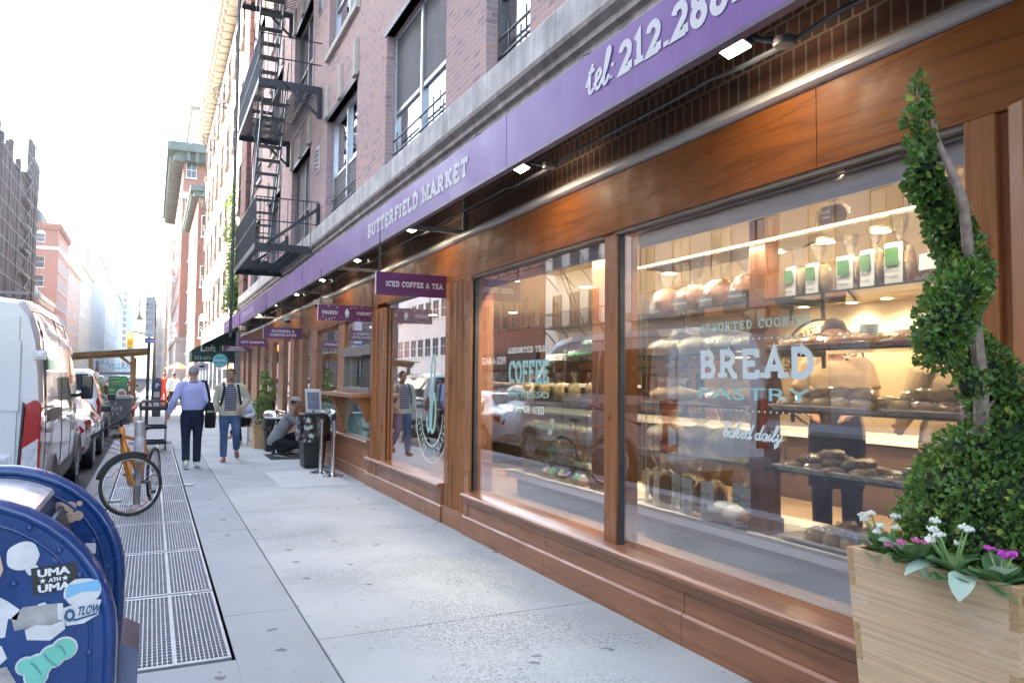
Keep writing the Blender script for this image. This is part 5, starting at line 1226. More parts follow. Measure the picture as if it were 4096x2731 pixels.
b=MB(); b.tube([P(R(a),.235) for a in range(28,86,6)],(.010,.004),6); b.build('orange_reflector',M['borange'],bk)
b=MB(); b.lathe([(.02,0),(.05,.01),(.05,.05),(.04,.06)],hd+Vector((-.06,-.06,.03)),14); b.build('headlight',M['rubber'],bk,auto=40)
b=MB(); b.tube([bb+Vector((-.09,0,0)),bb+Vector((.09,0,0))],.02,8); b.tube([bb+Vector((-.09,0,0)),bb+Vector((-.10,-.12,.11))],.010,6); b.tube([bb+Vector((.09,0,0)),bb+Vector((.10,.12,-.11))],.010,6); b.cyl(bb+Vector((.05,0,0)),bb+Vector((.056,0,0)),.085,20); b.build('crankset',M['steel'],bk)
for p in ((-.15,-.12,.11),(.15,.05,-.13)):
    c_=bb+Vector(p); b=MB()
    for dx in (-.045,.045): b.obox(c_+Vector((dx,0,0)),(.012,.085,.02))
    for dy in (-.038,.038): b.obox(c_+Vector((0,dy,0)),(.10,.012,.02))
    b.build('pedal',M['rubber'],bk)
b=MB()
for k in range(4): b.tube([h0.lerp(ha,.3+.15*k),h0.lerp(ha,.3+.15*k)+Vector((-.06,-.12,-.12-.03*k)),hd+Vector((-.03,-.06,-.05*k)),hd+Vector((.02,.05,-.15))],.003,5)
b.build('brake_cable',M['rubber'],bk)
# ================================================================ vehicles
def carpaint(name,c,coat=1): 
    m=plain(name,c,.35,0,var=.03,vs_=1,coat=coat); m.node_tree.nodes['Principled BSDF'].inputs['Coat Roughness'].default_value=.02; return m
M['vanwhite']=carpaint('white_van_paint',(.74,.75,.77)); M['carwhite']=carpaint('white_car_paint',(.76,.76,.76)); M['cargrey']=carpaint('grey_car_paint',(.30,.31,.33)); M['carblue']=carpaint('dark_car_paint',(.06,.065,.08)); M['caryellow']=carpaint('yellow_cab_paint',(.70,.42,.03))
M['carglass']=plain('dark_car_glass',(.012,.014,.016),.03,var=.05,coat=1,spec=.9)
M['blackglass']=plain('black_rear_glass',(.006,.006,.007),.25,spec=.25)
M['tyre']=plain('tyre_rubber',(.02,.02,.021),.8,var=.2,vs_=10); M['alloy']=plain('alloy_wheel',(.42,.43,.45),.3,.8); M['clad']=plain('grey_plastic_cladding',(.23,.23,.24),.55)
M['redlens']=plain('red_lamp_lens',(.42,.012,.012),.12,var=.25,vs_=30,coat=1); M['clearlens']=plain('clear_lamp_lens',(.62,.62,.64),.12,var=.25,vs_=40,coat=1); M['seam']=plain('door_seam',(.06,.06,.065),.7)
class Loft:
    """right half cross-sections [(x,z)...] at stations y; mirrored to the left"""
    def __init__(s,st): s.st=st
    def P(s,y,t,side=1):
        st=s.st; y=max(st[0][0],min(st[-1][0],y)); i=0
        while i<len(st)-2 and st[i+1][0]<y: i+=1
        a,b=st[i],st[i+1]; k=0 if b[0]==a[0] else (y-a[0])/(b[0]-a[0]); j=min(int(t),len(a[1])-2); q=t-j
        def at(r): p0,p1=r[j],r[j+1]; return (p0[0]+(p1[0]-p0[0])*q,p0[1]+(p1[1]-p0[1])*q)
        A,B=at(a[1]),at(b[1]); return Vector(((A[0]+(B[0]-A[0])*k)*side,y,A[1]+(B[1]-A[1])*k))
    def N(s,y,t,side=1):
        e=.02; a=s.P(y+e,t,side)-s.P(y-e,t,side); n_=len(s.st[0][1])-1; b=s.P(y,min(n_,t+.1),side)-s.P(y,max(0,t-.1),side)
        n=a.cross(b) if side>0 else b.cross(a); return n.normalized() if n.length>1e-9 else Vector((side,0,0))
    def skin(s,mb,sub=4,tsub=3):
        ys=[]; 
        for i in range(len(s.st)-1):
            for k in range(sub): ys.append(s.st[i][0]+(s.st[i+1][0]-s.st[i][0])*k/sub)
        ys.append(s.st[-1][0]); n=len(s.st[0][1])-1; ts=[k/tsub for k in range(n*tsub+1)]
        v=[];W=2*len(ts)
        for y in ys: v+=[s.P(y,t,1) for t in ts]+[s.P(y,t,-1) for t in reversed(ts)]
        f=[]
        for i in range(len(ys)-1):
            for k in range(W): f.append((i*W+k,i*W+(k+1)%W,(i+1)*W+(k+1)%W,(i+1)*W+k))
        f+=[tuple(reversed(range(W))),tuple((len(ys)-1)*W+k for k in range(W))]
        mb.add(v,f); return mb
    def patch(s,mb,quad,side=1,off=.004,n=8,m=5):
        """quad: four (y,t) corners"""
        v=[]
        for i in range(n+1):
            for j in range(m+1):
                a,b=i/n,j/m; q=[quad[0][k]*(1-a)*(1-b)+quad[1][k]*a*(1-b)+quad[2][k]*a*b+quad[3][k]*(1-a)*b for k in (0,1)]
                v.append(s.P(q[0],q[1],side)+s.N(q[0],q[1],side)*off)
        f=[]
        for i in range(n):
            for j in range(m): x=i*(m+1)+j; g=(x,x+m+1,x+m+2,x+1); f.append(g if side>0 else tuple(reversed(g)))
        mb.add(v,f); return mb
    def line(s,mb,pts,side=1,w=.006,off=.002):
        P=[]
        for a,b in zip(pts,pts[1:]):
            for k in range(6): t=k/6; y=a[0]+(b[0]-a[0])*t; u=a[1]+(b[1]-a[1])*t; P.append(s.P(y,u,side)+s.N(y,u,side)*off)
        P.append(s.P(*pts[-1],side)); mb.tube(P,w,5); return mb
def vwheel(t,x,y,z,r,side,w=.22):
    b=MB(); s=side
    b.tube([(x-s*w/2,y,z),(x-s*w/2*.9,y,z),(x+s*w/2*.9,y,z),(x+s*w/2,y,z)],[r*.9,r,r,r*.9],24); o=b.build('wheel',M['tyre'],t,auto=40)
    b=MB(); b.tube([(x+s*w/2,y,z),(x+s*(w/2+.012),y,z)],[r*.66,r*.62],20)
    for k in range(7): a=2*PI*k/7; b.obox((x+s*(w/2+.014),y+r*.36*math.cos(a),z+r*.36*math.sin(a)),(.016,r*.5,r*.13),rx=a)
    b.build('rim',M['alloy'],o,auto=40)
def van(loc,label,paint='vanwhite',L_=5.6):
    t=thing('white_van',(0,0,0),label,'van')
    def ring(w,zr,wr,sill=.32): return [(w*.94,sill),(w*.985,.55),(w,.95),(w*.995,1.22),(w*.965,1.75),(w*.93,zr-.42),(w*.86,zr-.16),(wr,zr-.03),(wr*.5,zr+.015),(0,zr+.02)]
    st=[(0,ring(1.0,2.52,.76)),(.08,ring(1.025,2.57,.8)),(.6,ring(1.03,2.60,.82)),(3.3,ring(1.03,2.60,.82)),(3.9,ring(1.03,2.5,.8)),(4.35,ring(1.01,2.2,.74))]
    hood=lambda w,zb,zh:[(w*.94,.32),(w*.985,.5),(w,.75),(w*.995,.9),(w*.985,min(1.1,zh-.12)),(w*.95,zb-.09),(w*.9,zb-.04),(w*.75,zb),(w*.4,zh),(0,zh)]
    st+=[(4.75,hood(1.0,1.62,1.64)),(5.15,hood(.98,1.18,1.22)),(5.45,hood(.93,1.05,1.1)),(5.6,hood(.82,.9,.95))]
    lf=Loft(st); b=MB(); lf.skin(b); b.build('body',M[paint],t,auto=32)
    for sd in (1,-1):
        for q in (((.42,3.5),(1.95,3.5),(1.95,5.3),(.42,5.3)),((2.02,3.5),(3.15,3.5),(3.15,5.3),(2.02,5.3))): b=MB(); lf.patch(b,q,sd,.006,10,8); b.build('window',M['carglass'],t,smooth=True)
        b=MB(); lf.patch(b,((3.25,3.15),(4.5,3.15),(4.1,5.1),(3.25,5.25)),sd,.006); b.build('window',M['carglass'],t,smooth=True)
        b=MB(); lf.patch(b,((.15,.02),(5.1,.02),(5.1,.95),(.15,.95)),sd,.012,14,3); b.build('cladding',M['clad'],t,smooth=True)
        b=MB()
        for pts in (((1.98,.3),(1.98,5.6),(2.0,6.2)),((3.2,.3),(3.2,3.2),(3.2,6.0)),((.3,3.0),(3.2,3.0)),((.12,6.05),(3.7,6.05)),((.30,1.0),(.33,5.9))): lf.line(b,pts,sd)
        b.build('door_seam',M['seam'],t)
        b=MB(); lf.patch(b,((.55,2.92),(1.85,2.92),(1.85,3.22),(.55,3.22)),sd,.02,8,2); b.build('slide_rail',M['clad'],t,smooth=True)
        b=MB(); b.prism([(sd*.83,.66),(sd*1.02,.62),(sd*1.02,1.42),(sd*.96,1.48),(sd*.87,1.42)][::sd],'Y',-.055,.16); tl_=b.build('taillight',M['redlens'],t,bevel=.02)
        b=MB(); b.prism([(sd*.85,.76),(sd*1.0,.72),(sd*1.0,1.06),(sd*.86,.96)][::sd],'Y',-.062,-.05); b.build('reverse_light',M['clearlens'],tl_,bevel=.004)
        b=MB(); b.prism([(sd*.81,.64),(sd*.83,.64),(sd*.865,1.43),(sd*.845,1.45)][::sd],'Y',-.05,0); b.build('lamp_edge',M['blackp'],tl_)
        for y in (2.12,3.05):
            p=lf.P(y,2.75,sd); b=MB(); b.obox(p+Vector((sd*.03,0,0)),(.035,.2,.05)); b.obox(p+Vector((sd*.008,-.07,0)),(.03,.03,.04)); b.build('door_handle',M[paint],t,bevel=.01)
        for y in (1.1,4.55):
            b=MB(); c=lf.P(y,0,sd); b.tube([(sd*1.02,y+.43*math.cos(R(a)),.36+.43*math.sin(R(a))) for a in range(-5,186,12)],(.035,.03),6); b.build('wheel_arch',M['clad'],t,smooth=True)
            b=MB(); b.prism([(y+.40*math.cos(R(a)),.36+.40*math.sin(R(a))) for a in range(0,360,15)],'X',sd*.985-.03,sd*.985+.045); b.build('wheel_well',M['blackp'],t)
            vwheel(t,sd*.90,y,.35,.35,sd,.24)
        b=MB(); b.obox((sd*1.17,3.98,1.55),(.16,.10,.36)); o=b.build('mirror',M['blackp'],t,bevel=.03,seg=3); b=MB(); b.obox((sd*1.17,3.925,1.57),(.13,.012,.3)); b.build('mirror_glass',M['carglass'],o)
        b=MB(); b.bar((sd*1.0,4.0,1.42),(sd*1.14,3.98,1.45),.05); b.build('mirror_arm',M['blackp'],t)
        for z in (1.95,.85,.62):
            b=MB(); b.obox((sd*(.985 if z>1.6 else .70),-.02,z),(.12,.05,.10)); b.obox((sd*(.985 if z>1.6 else .70),-.05,z),(.07,.03,.05)); b.build('hinge',M[paint],t,bevel=.01)
    b=MB(); b.box(-.79,.79,-.03,0,.52,2.36); b.box(-.006,.006,-.034,-.028,.52,2.36); b.build('rear_door',M[paint],t,bevel=.05,seg=3)
    for s in (-1,1):
        b=MB(); b.box(s*.47-.34,s*.47+.34,-.04,-.028,1.35,2.1); b.build('door_panel',M[paint],t,bevel=.03,seg=3)
    b=MB(); b.box(-1.0,1.0,-.16,.05,.32,.5); b.build('rear_bumper',M['clad'],t,bevel=.03)
    b=MB(); b.quad((-.78,4.38,2.16),(.78,4.38,2.16),(.86,4.78,1.66),(-.86,4.78,1.66)); b.build('windscreen',M['carglass'],t)
    b=MB(); b.bar((-.7,1.2,2.72),(.7,1.2,2.72),.03); b.build('roof_bar',M['clad'],t)
    t.location=loc; return t
vv=van((-2.07,9.5,-.14),'white high roof van parked at the kerb, nearest vehicle behind the mailbox')
def sedan(loc,label,paint='carwhite',rot=0,suv=False):
    t=thing('parked_car',(0,0,0),label,'car','cars along the avenue')
    H=1.70 if suv else 1.44; rr=1.66 if suv else 1.40
    def rg(w,zb,zr,wr,zs=.3): return [(w*.9,zs),(w*.97,.42),(w,.62),(w*.99,zb-.08),(w*.93,zb),(wr+(w*.93-wr)*.55,zb+(zr-zb)*.45),(wr,zr-.06 if zr-zb>.1 else zr),(wr*.8,zr),(0,zr+.012)]
    if suv: st=[(0,rg(.80,.95,.97,.70,.4)),(.08,rg(.86,1.0,1.05,.72)),(.35,rg(.92,1.03,rr-.02,.66)),(1.2,rg(.93,1.02,H,.66)),(2.6,rg(.93,1.0,H-.02,.66)),(3.3,rg(.92,.98,1.25,.7)),(3.6,rg(.91,.95,1.03,.74)),(4.4,rg(.88,.86,.92,.7)),(4.65,rg(.72,.7,.74,.6))]
    else: st=[(0,rg(.72,.80,.86,.6,.42)),(.07,rg(.82,.92,1.0,.66)),(.45,rg(.89,.95,1.05,.68)),(.75,rg(.90,.95,1.12,.66)),(1.35,rg(.905,.94,1.38,.58)),(2.2,rg(.905,.93,H,.57)),(2.75,rg(.905,.92,1.36,.58)),(3.4,rg(.90,.90,.99,.70)),(4.2,rg(.86,.80,.86,.68)),(4.55,rg(.70,.62,.68,.55))]
    lf=Loft(st); b=MB(); lf.skin(b,5,3); b.build('body',M[paint],t,auto=35)
    y0,y1,y2,y3=(.45,1.7,1.76,3.0) if suv else (1.0,1.95,2.02,2.95)
    for sd in (1,-1):
        for q in (((y0,4.12),(y1,4.12),(y1,5.75),(y0+.35,5.7)),((y2,4.12),(y3+.15,4.15),(y3-.35,5.65),(y2,5.75))): b=MB(); lf.patch(b,q,sd,.005,10,6); b.build('window',M['carglass'],t,smooth=True)
        b=MB()
        for pts in (((y1+.03,.3),(y1+.03,4.0)),((y3+.2,.5),(y3+.25,3.9)),((y0+.15,1.5),(y0+.2,3.9)),((y0,4.05),(y3+.2,4.05))): lf.line(b,pts,sd,.005)
        b.build('door_seam',M['seam'],t)
        if suv: q=((.02,2.3),(.22,2.3),(.26,4.4),(.06,4.4))
        else: q=((.015,2.5),(.42,2.9),(.50,3.65),(.02,3.75))
        b=MB(); lf.patch(b,q,sd,.008,6,6); b.build('taillight',M['redlens'],t,smooth=True)
        b=MB(); lf.patch(b,((.02,.5),(.1,.5),(.1,1.2),(.02,1.2)),sd,.012,3,3); b.build('bumper_reflector',M['redlens'],t,smooth=True)
        b=MB(); lf.patch(b,((4.05,2.2),(4.5,2.2),(4.45,3.2),(3.95,3.4)),sd,.008,5,4); b.build('headlight',M['clearlens'],t,smooth=True)
        for y in (.85,3.65):
            b=MB(); b.prism([(y+.36*math.cos(R(a)),.33+.36*math.sin(R(a))) for a in range(0,360,15)],'X',sd*.85-.05,sd*.85+.055); b.build('wheel_well',M['blackp'],t)
            vwheel(t,sd*.80,y,.32,.32,sd,.22)
        b=MB(); b.obox((sd*.99,3.0,1.02),(.2,.1,.14)); b.build('mirror',M['blackp'],t,bevel=.03,seg=3)
        for y in (y1-.1,y3): p=lf.P(y,3.0,sd); b=MB(); b.obox(p+Vector((sd*.012,0,0)),(.02,.17,.025)); b.build('door_handle',M[paint],t,bevel=.006)
    b=MB()
    if suv: b.quad((-.64,.12,1.12),(.64,.12,1.12),(.58,.29,1.58),(-.58,.29,1.58))
    else: b.quad((-.60,.80,1.145),(.60,.80,1.145),(.53,1.28,1.375),(-.53,1.28,1.375))
    b.build('rear_window',M['blackglass'],t)
    b=MB(); b.box(-.75,.75,-.03,.03,.32,.5); b.build('rear_bumper',M['clad'],t,bevel=.02); b=MB(); b.box(-.26,.26,-.02,.05,.62,.74); b.build('number_plate',M['white'],t,bevel=.005)
    t.location=loc; t.rotation_euler=(0,0,rot); return t
sd0=sedan((-1.86,15.5,-.14),'white saloon car parked in front of the big white van')
sv=sedan((-1.98,20.7,-.14),'white minivan with a black rear window parked beyond the white saloon','carwhite',suv=True); sv.scale=(1.0,1.05,1.12)
s2=sedan((-4.9,62,-.14),'grey car waiting in the traffic beyond the dining shed','cargrey',suv=True)
s3=sedan((-8.3,70,-.14),'yellow taxi in the traffic far down the avenue','caryellow')
s4=sedan((-1.9,58,-.14),'dark car parked at the kerb past the crossing','carblue',suv=True)
dup(s2,(-8.2,52,-.14),0,'grey car in the far lane, mirrored in the window with the round logo'); dup(s3,(-11.9,34,-.14),0,'yellow taxi across the street, mirrored in the shop windows'); dup(sd0,(-12,46,-.14),0,'white saloon across the street, mirrored in the cupcake window')
dup(s4,(-5.2,88,-.14),0,'dark car farthest down the avenue')
# ================================================================ street furniture
# service cart
ct_=thing('service_cart',(.06,18.2,0),'black three tier service cart standing on the sidewalk grate','cart')
for z in (.13,.46,.86):
    b=MB(); b.box(-.21,.33,17.95,18.55,z,z+.03); b.box(-.21,-.19,17.95,18.55,z,z+.07); b.box(.31,.33,17.95,18.55,z,z+.07); b.box(-.21,.33,17.95,17.97,z,z+.07); b.box(-.21,.33,18.53,18.55,z,z+.07); b.build('shelf',M['blackp'],ct_,bevel=.008)
for x in (-.19,.31):
    for y in (17.99,18.51):
        b=MB(); b.cyl((x,y,.1),(x,y,.9),.018,8); b.build('post',M['galv'],ct_)
        b=MB(); b.cyl((x-.015,y,.055),(x+.015,y,.055),.055,14); b.build('caster',M['tyre'],ct_)
for y in (17.97,18.53):
    b=MB(); b.tube([(-.2,y,.9),(-.2,y,1.0),(-.16,y,1.05),(.28,y,1.05),(.32,y,1.0),(.32,y,.9)],.02,8); b.build('handle',M['blackp'],ct_,smooth=True)
# parking sign pole
sp=thing('sign_pole',(-.1,25,0),'tall black pole with a long white parking sign and a small blue number plate','sign')
b=MB(); b.cyl((-.1,25.03,0),(-.1,25.03,3.93),.045,12); b.build('pole',M['iron'],sp,auto=40)
b=MB(); b.box(-.22,.045,24.95,24.97,2.74,3.95); b.build('parking_panel',M['white'],sp)
b=MB(); b.box(-.22,.045,24.95,24.97,2.57,2.72); b.build('blue_plate',plain('blue_plate',(.10,.10,.42),.4),sp)
b=MB(); b.box(.05,.075,24.93,25.1,3.05,3.48); b.box(.05,.075,24.93,25.1,3.58,3.8); b.build('side_sign',plain('dark_red_sign',(.25,.06,.07),.5),sp)
tx=MB(); ux=(1,0,0); uz=(0,0,1)
for (z,s_,c_) in ((3.68,'8',0),(3.42,'2',1),(2.98,'2',0)):
    put(tx,sans(s_,.09,bold=.02),(-.20,24.949,z),ux,uz)
    for k in range(2): put(tx,sans('HOUR' if k==0 else 'PARKING',.022),(-.11,24.949,z+.055-.04*k),ux,uz)
for z in (3.3,3.25): put(tx,sans('COMMERCIAL',.025),(-.2,24.949,z),ux,uz)
for z in (3.62,3.10,2.80): tx.add([(-.19,24.948,z),(-.02,24.948,z),(-.02,24.948,z+.012),(-.19,24.948,z+.012)],[(0,1,2,3)])
tx.build('lettering',plain('sign_ink',(.10,.09,.12),.6),sp)
tx=MB(); put(tx,sans('110642',.07,bold=.01),(-.20,24.949,2.61),ux,uz); tx.build('plate_number',M['letter'],sp)
# parking kiosk
pk=thing('parking_kiosk',(.2,33,0),'dark parking payment kiosk with a blue P sign','parking meter')
b=MB(); b.box(.05,.36,32.9,33.2,0,1.38); b.build('case',M['steel'],pk,bevel=.02); b=MB(); b.prism([(.05,1.38),(.36,1.38),(.33,1.52),(.08,1.52)],'Y',32.9,33.2); b.build('hood',M['greyPanel'],pk)
b=MB(); b.box(.08,.33,32.88,32.9,1.05,1.36); b.build('blue_panel',plain('parking_blue',(.02,.08,.30),.4),pk); tx=MB(); put(tx,sans('P',.2,bold=.03),(.15,32.878,1.11),ux,uz); tx.build('lettering',M['letter'],pk)
for z in (.75,.4): b=MB(); b.box(.09,.30,32.885,32.9,z,z+.22); b.build('notice',M['stW'],pk)
# street lamp
la=thing('street_lamp',(-.15,47,-.0),'gooseneck street lamp rising behind the parking sign','street lamp')
b=MB(); b.tube([(.10,47,0),(.10,47,5.6)]+[(.10-.42+.42*math.cos(R(a)),47,5.6+.62*math.sin(R(a))) for a in range(15,181,15)]+[(-.74,47,5.2)],[.09,.06]+[.04]*13,8); b.build('pole',M['steel'],la,smooth=True)
b=MB(); b.lathe([(.30,0),(.22,.12),(.10,.3),(.05,.5)],(-.74,47,4.7),14); b.build('lamp_head',M['steel'],la,auto=40)
# traffic light
tl=thing('traffic_light',(-.15,49,0),'yellow traffic light on a thin arm above the dining shed','traffic light')
b=MB(); b.tube([(.15,49,0),(.15,49,3.9),(-.2,49,4.0),(-1.2,49,4.2)],[.09,.08,.06,.05],8); b.build('mast_arm',M['steel'],tl,smooth=True)
b=MB(); b.box(-1.35,-1.0,48.8,49.1,2.95,4.05); b.build('housing',plain('traffic_yellow',(.75,.42,.03),.5),tl,bevel=.03)
for k,c_ in enumerate(((.8,.05,.02),(.4,.25,.02),(.05,.3,.1))):
    b=MB(); b.cyl((-1.175,48.8,3.85-.36*k),(-1.175,48.76,3.85-.36*k),.12,14); b.build('lens',emitm('red_signal',(1,.10,.04),3) if k==0 else plain('signal%d'%k,c_,.4),tl)
# wheelie bin
wb=thing('dumpster_bin',(-1.02,28.6,-.14),'big grey wheeled waste bin with white graffiti in front of the dining shed','waste bin')
b=MB(); b.add([(-1.44,28.2,-.02),(-.60,28.2,-.02),(-.60,29.0,-.02),(-1.44,29.0,-.02),(-1.50,28.0,1.05),(-.55,28.0,1.05),(-.55,29.1,1.05),(-1.50,29.1,1.05)],[(3,2,1,0),(4,5,6,7),(0,1,5,4),(1,2,6,5),(2,3,7,6),(3,0,4,7)]); b.build('tub',plain('bin_grey',(.15,.155,.16),.5,var=.2),wb,bevel=.03)
b=MB(); b.box(-1.54,-.52,27.95,29.15,1.05,1.10); b.prism([(-1.52,1.10),(-.54,1.10),(-.62,1.17),(-1.44,1.17)],'Y',28,29.1); b.build('lid',plain('bin_lid_grey',(.32,.33,.33),.5),wb,bevel=.02)
for x in (-1.36,-.75):
    b=MB(); b.cyl((x-.04,28.1,.04),(x+.04,28.1,.04),.18,18); b.build('wheel',M['tyre'],wb,auto=40)
    b=MB(); b.cyl((x+.041,28.1,.04),(x+.055,28.1,.04),.11,12); b.build('wheel_hub',M['galv'],wb)
b=MB()
for pts in ([(-1.3,.55),(-1.25,.75),(-1.2,.58)],[(-1.22,.66),(-1.12,.74),(-1.14,.6),(-1.2,.62)],[(-1.08,.72),(-1.06,.58),(-1.0,.72),(-.96,.58)],[(-.94,.74),(-.84,.73)],[(-.89,.73),(-.88,.56)],[(-1.2,.52),(-1.26,.40)],[(-1.1,.52),(-1.12,.38)],[(-1.0,.52),(-.94,.4)],[(-1.2,.8),(-1.24,.92)],[(-1.06,.8),(-1.02,.94)]):
    vf=([],[]); ribbon(vf,pts,.025,0); b.flat([(a,c_,d) for a,c_,d in vf[0]],vf[1],(0,28.085,0),(1,0,0),(0,-.17,1),.03)
b.build('graffiti',M['stW'],wb); wb.scale=(1,1,.82)
# dining shed
ds=thing('dining_shed',(-1.9,31.3,-.14),'timber and plastic roadside dining shed lettered GO VEGAN','shed')
M['lumber']=woodm('shed_lumber',(.52,.28,.12),(.38,.18,.07),'Z',rough=.7,coat=0)
for x in (-3.35,-1.9,-.62):
    for y in (29.6,33.2): b=MB(); b.box(x-.06,x+.06,y-.06,y+.06,-.14,2.3 if x>-1 else 2.15 if x>-2 else 2.05); b.build('post',M['lumber'],ds)
b=MB(); b.bar((-3.5,29.6,2.08),(-.2,29.6,2.38),.13); b.bar((-.62,29.6,1.95),(-1.05,29.6,2.3),.09); b.build('beam',M['lumber'],ds)
b=MB()
for k in range(6): b.bar((-3.5,29.36+.75*k,2.17),(-.15,29.36+.75*k,2.48),.1)
b.build('rafter',M['lumber'],ds)['kind']='stuff'
b=MB(); b.add([(-3.7,29.2,2.22),(-.1,29.2,2.55),(-.1,33.6,2.60),(-3.7,33.6,2.27),(-3.7,29.2,2.25),(-.1,29.2,2.58),(-.1,33.6,2.63),(-3.7,33.6,2.30)],[(3,2,1,0),(4,5,6,7),(0,1,5,4),(1,2,6,5),(2,3,7,6),(3,0,4,7)]); b.build('roof',plain('pale_green_roof_sheet',(.45,.56,.50),.5),ds)
pv=glassm('clear_plastic_film',1.0,(.86,.88,.9),haze=.16,hazec=(.7,.72,.74))
b=MB(); b.quad((-3.3,29.6,1.72),(-.66,29.6,1.72),(-.66,29.6,2.28),(-3.3,29.6,2.04)); b.build('plastic_film',pv,ds)
b=MB(); b.box(-3.3,-.66,29.57,29.63,1.62,1.72); b.build('rail',plain('grey_board',(.30,.28,.27),.7),ds)
b=MB(); b.box(-3.3,-1.5,29.62,29.66,-.14,1.5); b.build('side_panel',plain('pale_panel',(.55,.55,.54),.7,var=.2,vs_=2),ds)
b=MB(); b.box(-3.3,-.7,33.1,33.14,-.14,1.2); b.build('rear_panel',M['lumber'],ds)
tx=MB(); put(tx,sans('GO',.20,wx=.85,bold=.0),(-1.73,29.58,1.98),ux,uz); put(tx,sans('VEGAN',.19,wx=.85),(-1.40,29.58,1.82),ux,uz); tx.build('lettering',plain('teal_lettering',(.10,.52,.52),.5),ds)
b=MB()
for k in range(6): b.cur=k%2; b.box(-.72,-.66,29.46,29.52,.55+.17*k,.72+.17*k)
b.build('striped_post',[plain('signal_red',(.60,.06,.03),.5),M['white']],ds)
po=thing('green_poster',(-1.15,29.5,.5),'green sandwich poster on the end of the dining shed','poster')
b=MB(); b.box(-1.34,-.76,29.49,29.51,.60,1.58); b.build('sheet',plain('poster_green',(.06,.26,.09),.5,var=.5,vs_=1.2),po)
tx=MB(); put(tx,sans('Design your own',.06,wx=.68),(-1.31,29.489,1.47),ux,uz); put(tx,sans('Healthy & Tasty',.04,wx=.8),(-1.2,29.489,1.27),ux,uz); tx.build('white_lettering',M['letter'],po)
tx=MB(); put(tx,sans('sandwich',.075,wx=.8,bold=.02),(-1.27,29.489,1.35),ux,uz); tx.add([(-1.30,29.488,1.08),(-1.14,29.488,1.08),(-1.14,29.488,1.12),(-1.30,29.488,1.12)],[(0,1,2,3)]); tx.build('yellow_lettering',plain('poster_yellow',(.70,.55,.05),.5),po)
b=MB(); b.add([(-.93+.155*math.cos(a*PI/12),29.487,.98+.16*math.sin(a*PI/12)) for a in range(24)],[tuple(range(24))]); b.build('plate_picture',M['white'],po)
b=MB()
for k,(dx,dz,r_) in enumerate(((-.05,.02,.07),(.05,.05,.06),(.02,-.06,.07),(.09,-.03,.05))): b.add([(-.93+dx*.8+r_*.8*math.cos(a*PI/8),29.485-.0005*k,.98+dz*.8+r_*.8*math.sin(a*PI/8)) for a in range(16)],[tuple(range(16))])
b.build('food_picture',plain('food_brown',(.42,.22,.10),.6,var=.5,vs_=30),po)
# sandwich board, orange notice
nb=thing('notice_board',(-1.95,29.45,0),'small yellow notice on the pale shed panel','notice'); b=MB(); b.box(-2.28,-1.95,29.58,29.6,.62,1.0); b.build('sheet',plain('notice_yellow',(.66,.48,.18),.6,var=.3,vs_=8),nb); b=MB(); b.box(-2.2,-2.03,29.57,29.58,.70,.9); b.build('picture',plain('notice_ink',(.45,.28,.10),.6),nb)
# umbrella food cart far off
uc=thing('food_cart',(1.7,50,0),'food cart with a yellow and pink umbrella in the sunlight beyond the crossing','food cart')
b=MB(); b.box(1.2,2.2,49.4,50.6,.35,1.25); b.build('body',plain('orange_cart',(.75,.30,.05),.5,var=.4,vs_=3),uc)
for x in (1.35,2.05): b=MB(); b.cyl((x,49.45,.25),(x,49.35,.25),.25,14); b.build('wheel',M['tyre'],uc)
b=MB(); b.cyl((1.7,50,1.3),(1.7,50,2.4),.03,6); b.build('umbrella_pole',M['galv'],uc)
b=MB()
for k in range(8):
    b.cur=k%2; a0,a1=2*PI*k/8,2*PI*(k+1)/8; b.add([(1.7,50,2.42),(1.7+.75*math.cos(a0),50+.75*math.sin(a0),2.05),(1.7+.75*math.cos(a1),50+.75*math.sin(a1),2.05)],[(0,1,2)])
b.build('umbrella',[plain('umbrella_yellow',(.75,.50,.08),.6),plain('umbrella_pink',(.68,.22,.36),.6)],uc,solid=.01)
uc.location.x=1.42
# shops past the market
lo_=thing('green_shop_awning',(2.3,34,2.1),'dark green shop awning lettered Loft past the purple awning','awning')
b=MB(); b.add([(1.42,32.2,2.62),(1.42,38,2.62),(3.1,38,3.6),(3.1,32.2,3.6)],[(0,1,2,3)]); b.build('canopy',plain('awning_green',(.015,.10,.06),.7),lo_,solid=.03)
b=MB(); b.box(1.40,1.43,32.2,38,2.16,2.62); b.add([(1.42,32.2,2.16),(3.1,32.2,2.16),(3.1,32.2,3.6),(1.42,32.2,2.62)],[(0,1,2,3)]); b.build('valance',plain('awning_dark',(.02,.06,.05),.7),lo_)
tx=MB(); put(tx,sans('Loft',.26,bold=.02),(1.72,32.19,2.58),ux,uz); put(tx,sans('212-675-2220',.13),(1.5,32.19,2.26),ux,uz); tx.build('lettering',plain('pale_green_lettering',(.55,.66,.52),.5),lo_)
b=MB(); b.add([(1.8,31.3,2.85),(1.8,36,2.85),(3.1,36,3.5),(3.1,31.3,3.5)],[(0,1,2,3)]); one('blue_shop_awning',b,plain('awning_navy',(.03,.045,.085),.7),'dark blue sloping awning between the green awning and the purple awning','awning',solid=.03)
fs_=thing('round_sign',(2.36,31,1.95),'round turquoise hanging sign reading FALAFEL HOUSE','sign')
tq=plain('turquoise',(.06,.50,.52),.4)
b=MB(); b.cyl((2.36,30.97,2.2),(2.36,31.03,2.2),.27,32); b.build('disc',tq,fs_,auto=40)
b=MB(); b.tube([(2.36+.245*math.cos(2*PI*i/40),30.965,2.2+.245*math.sin(2*PI*i/40)) for i in range(40)],.006,5,closed=True); b.build('ring',M['letter'],fs_)
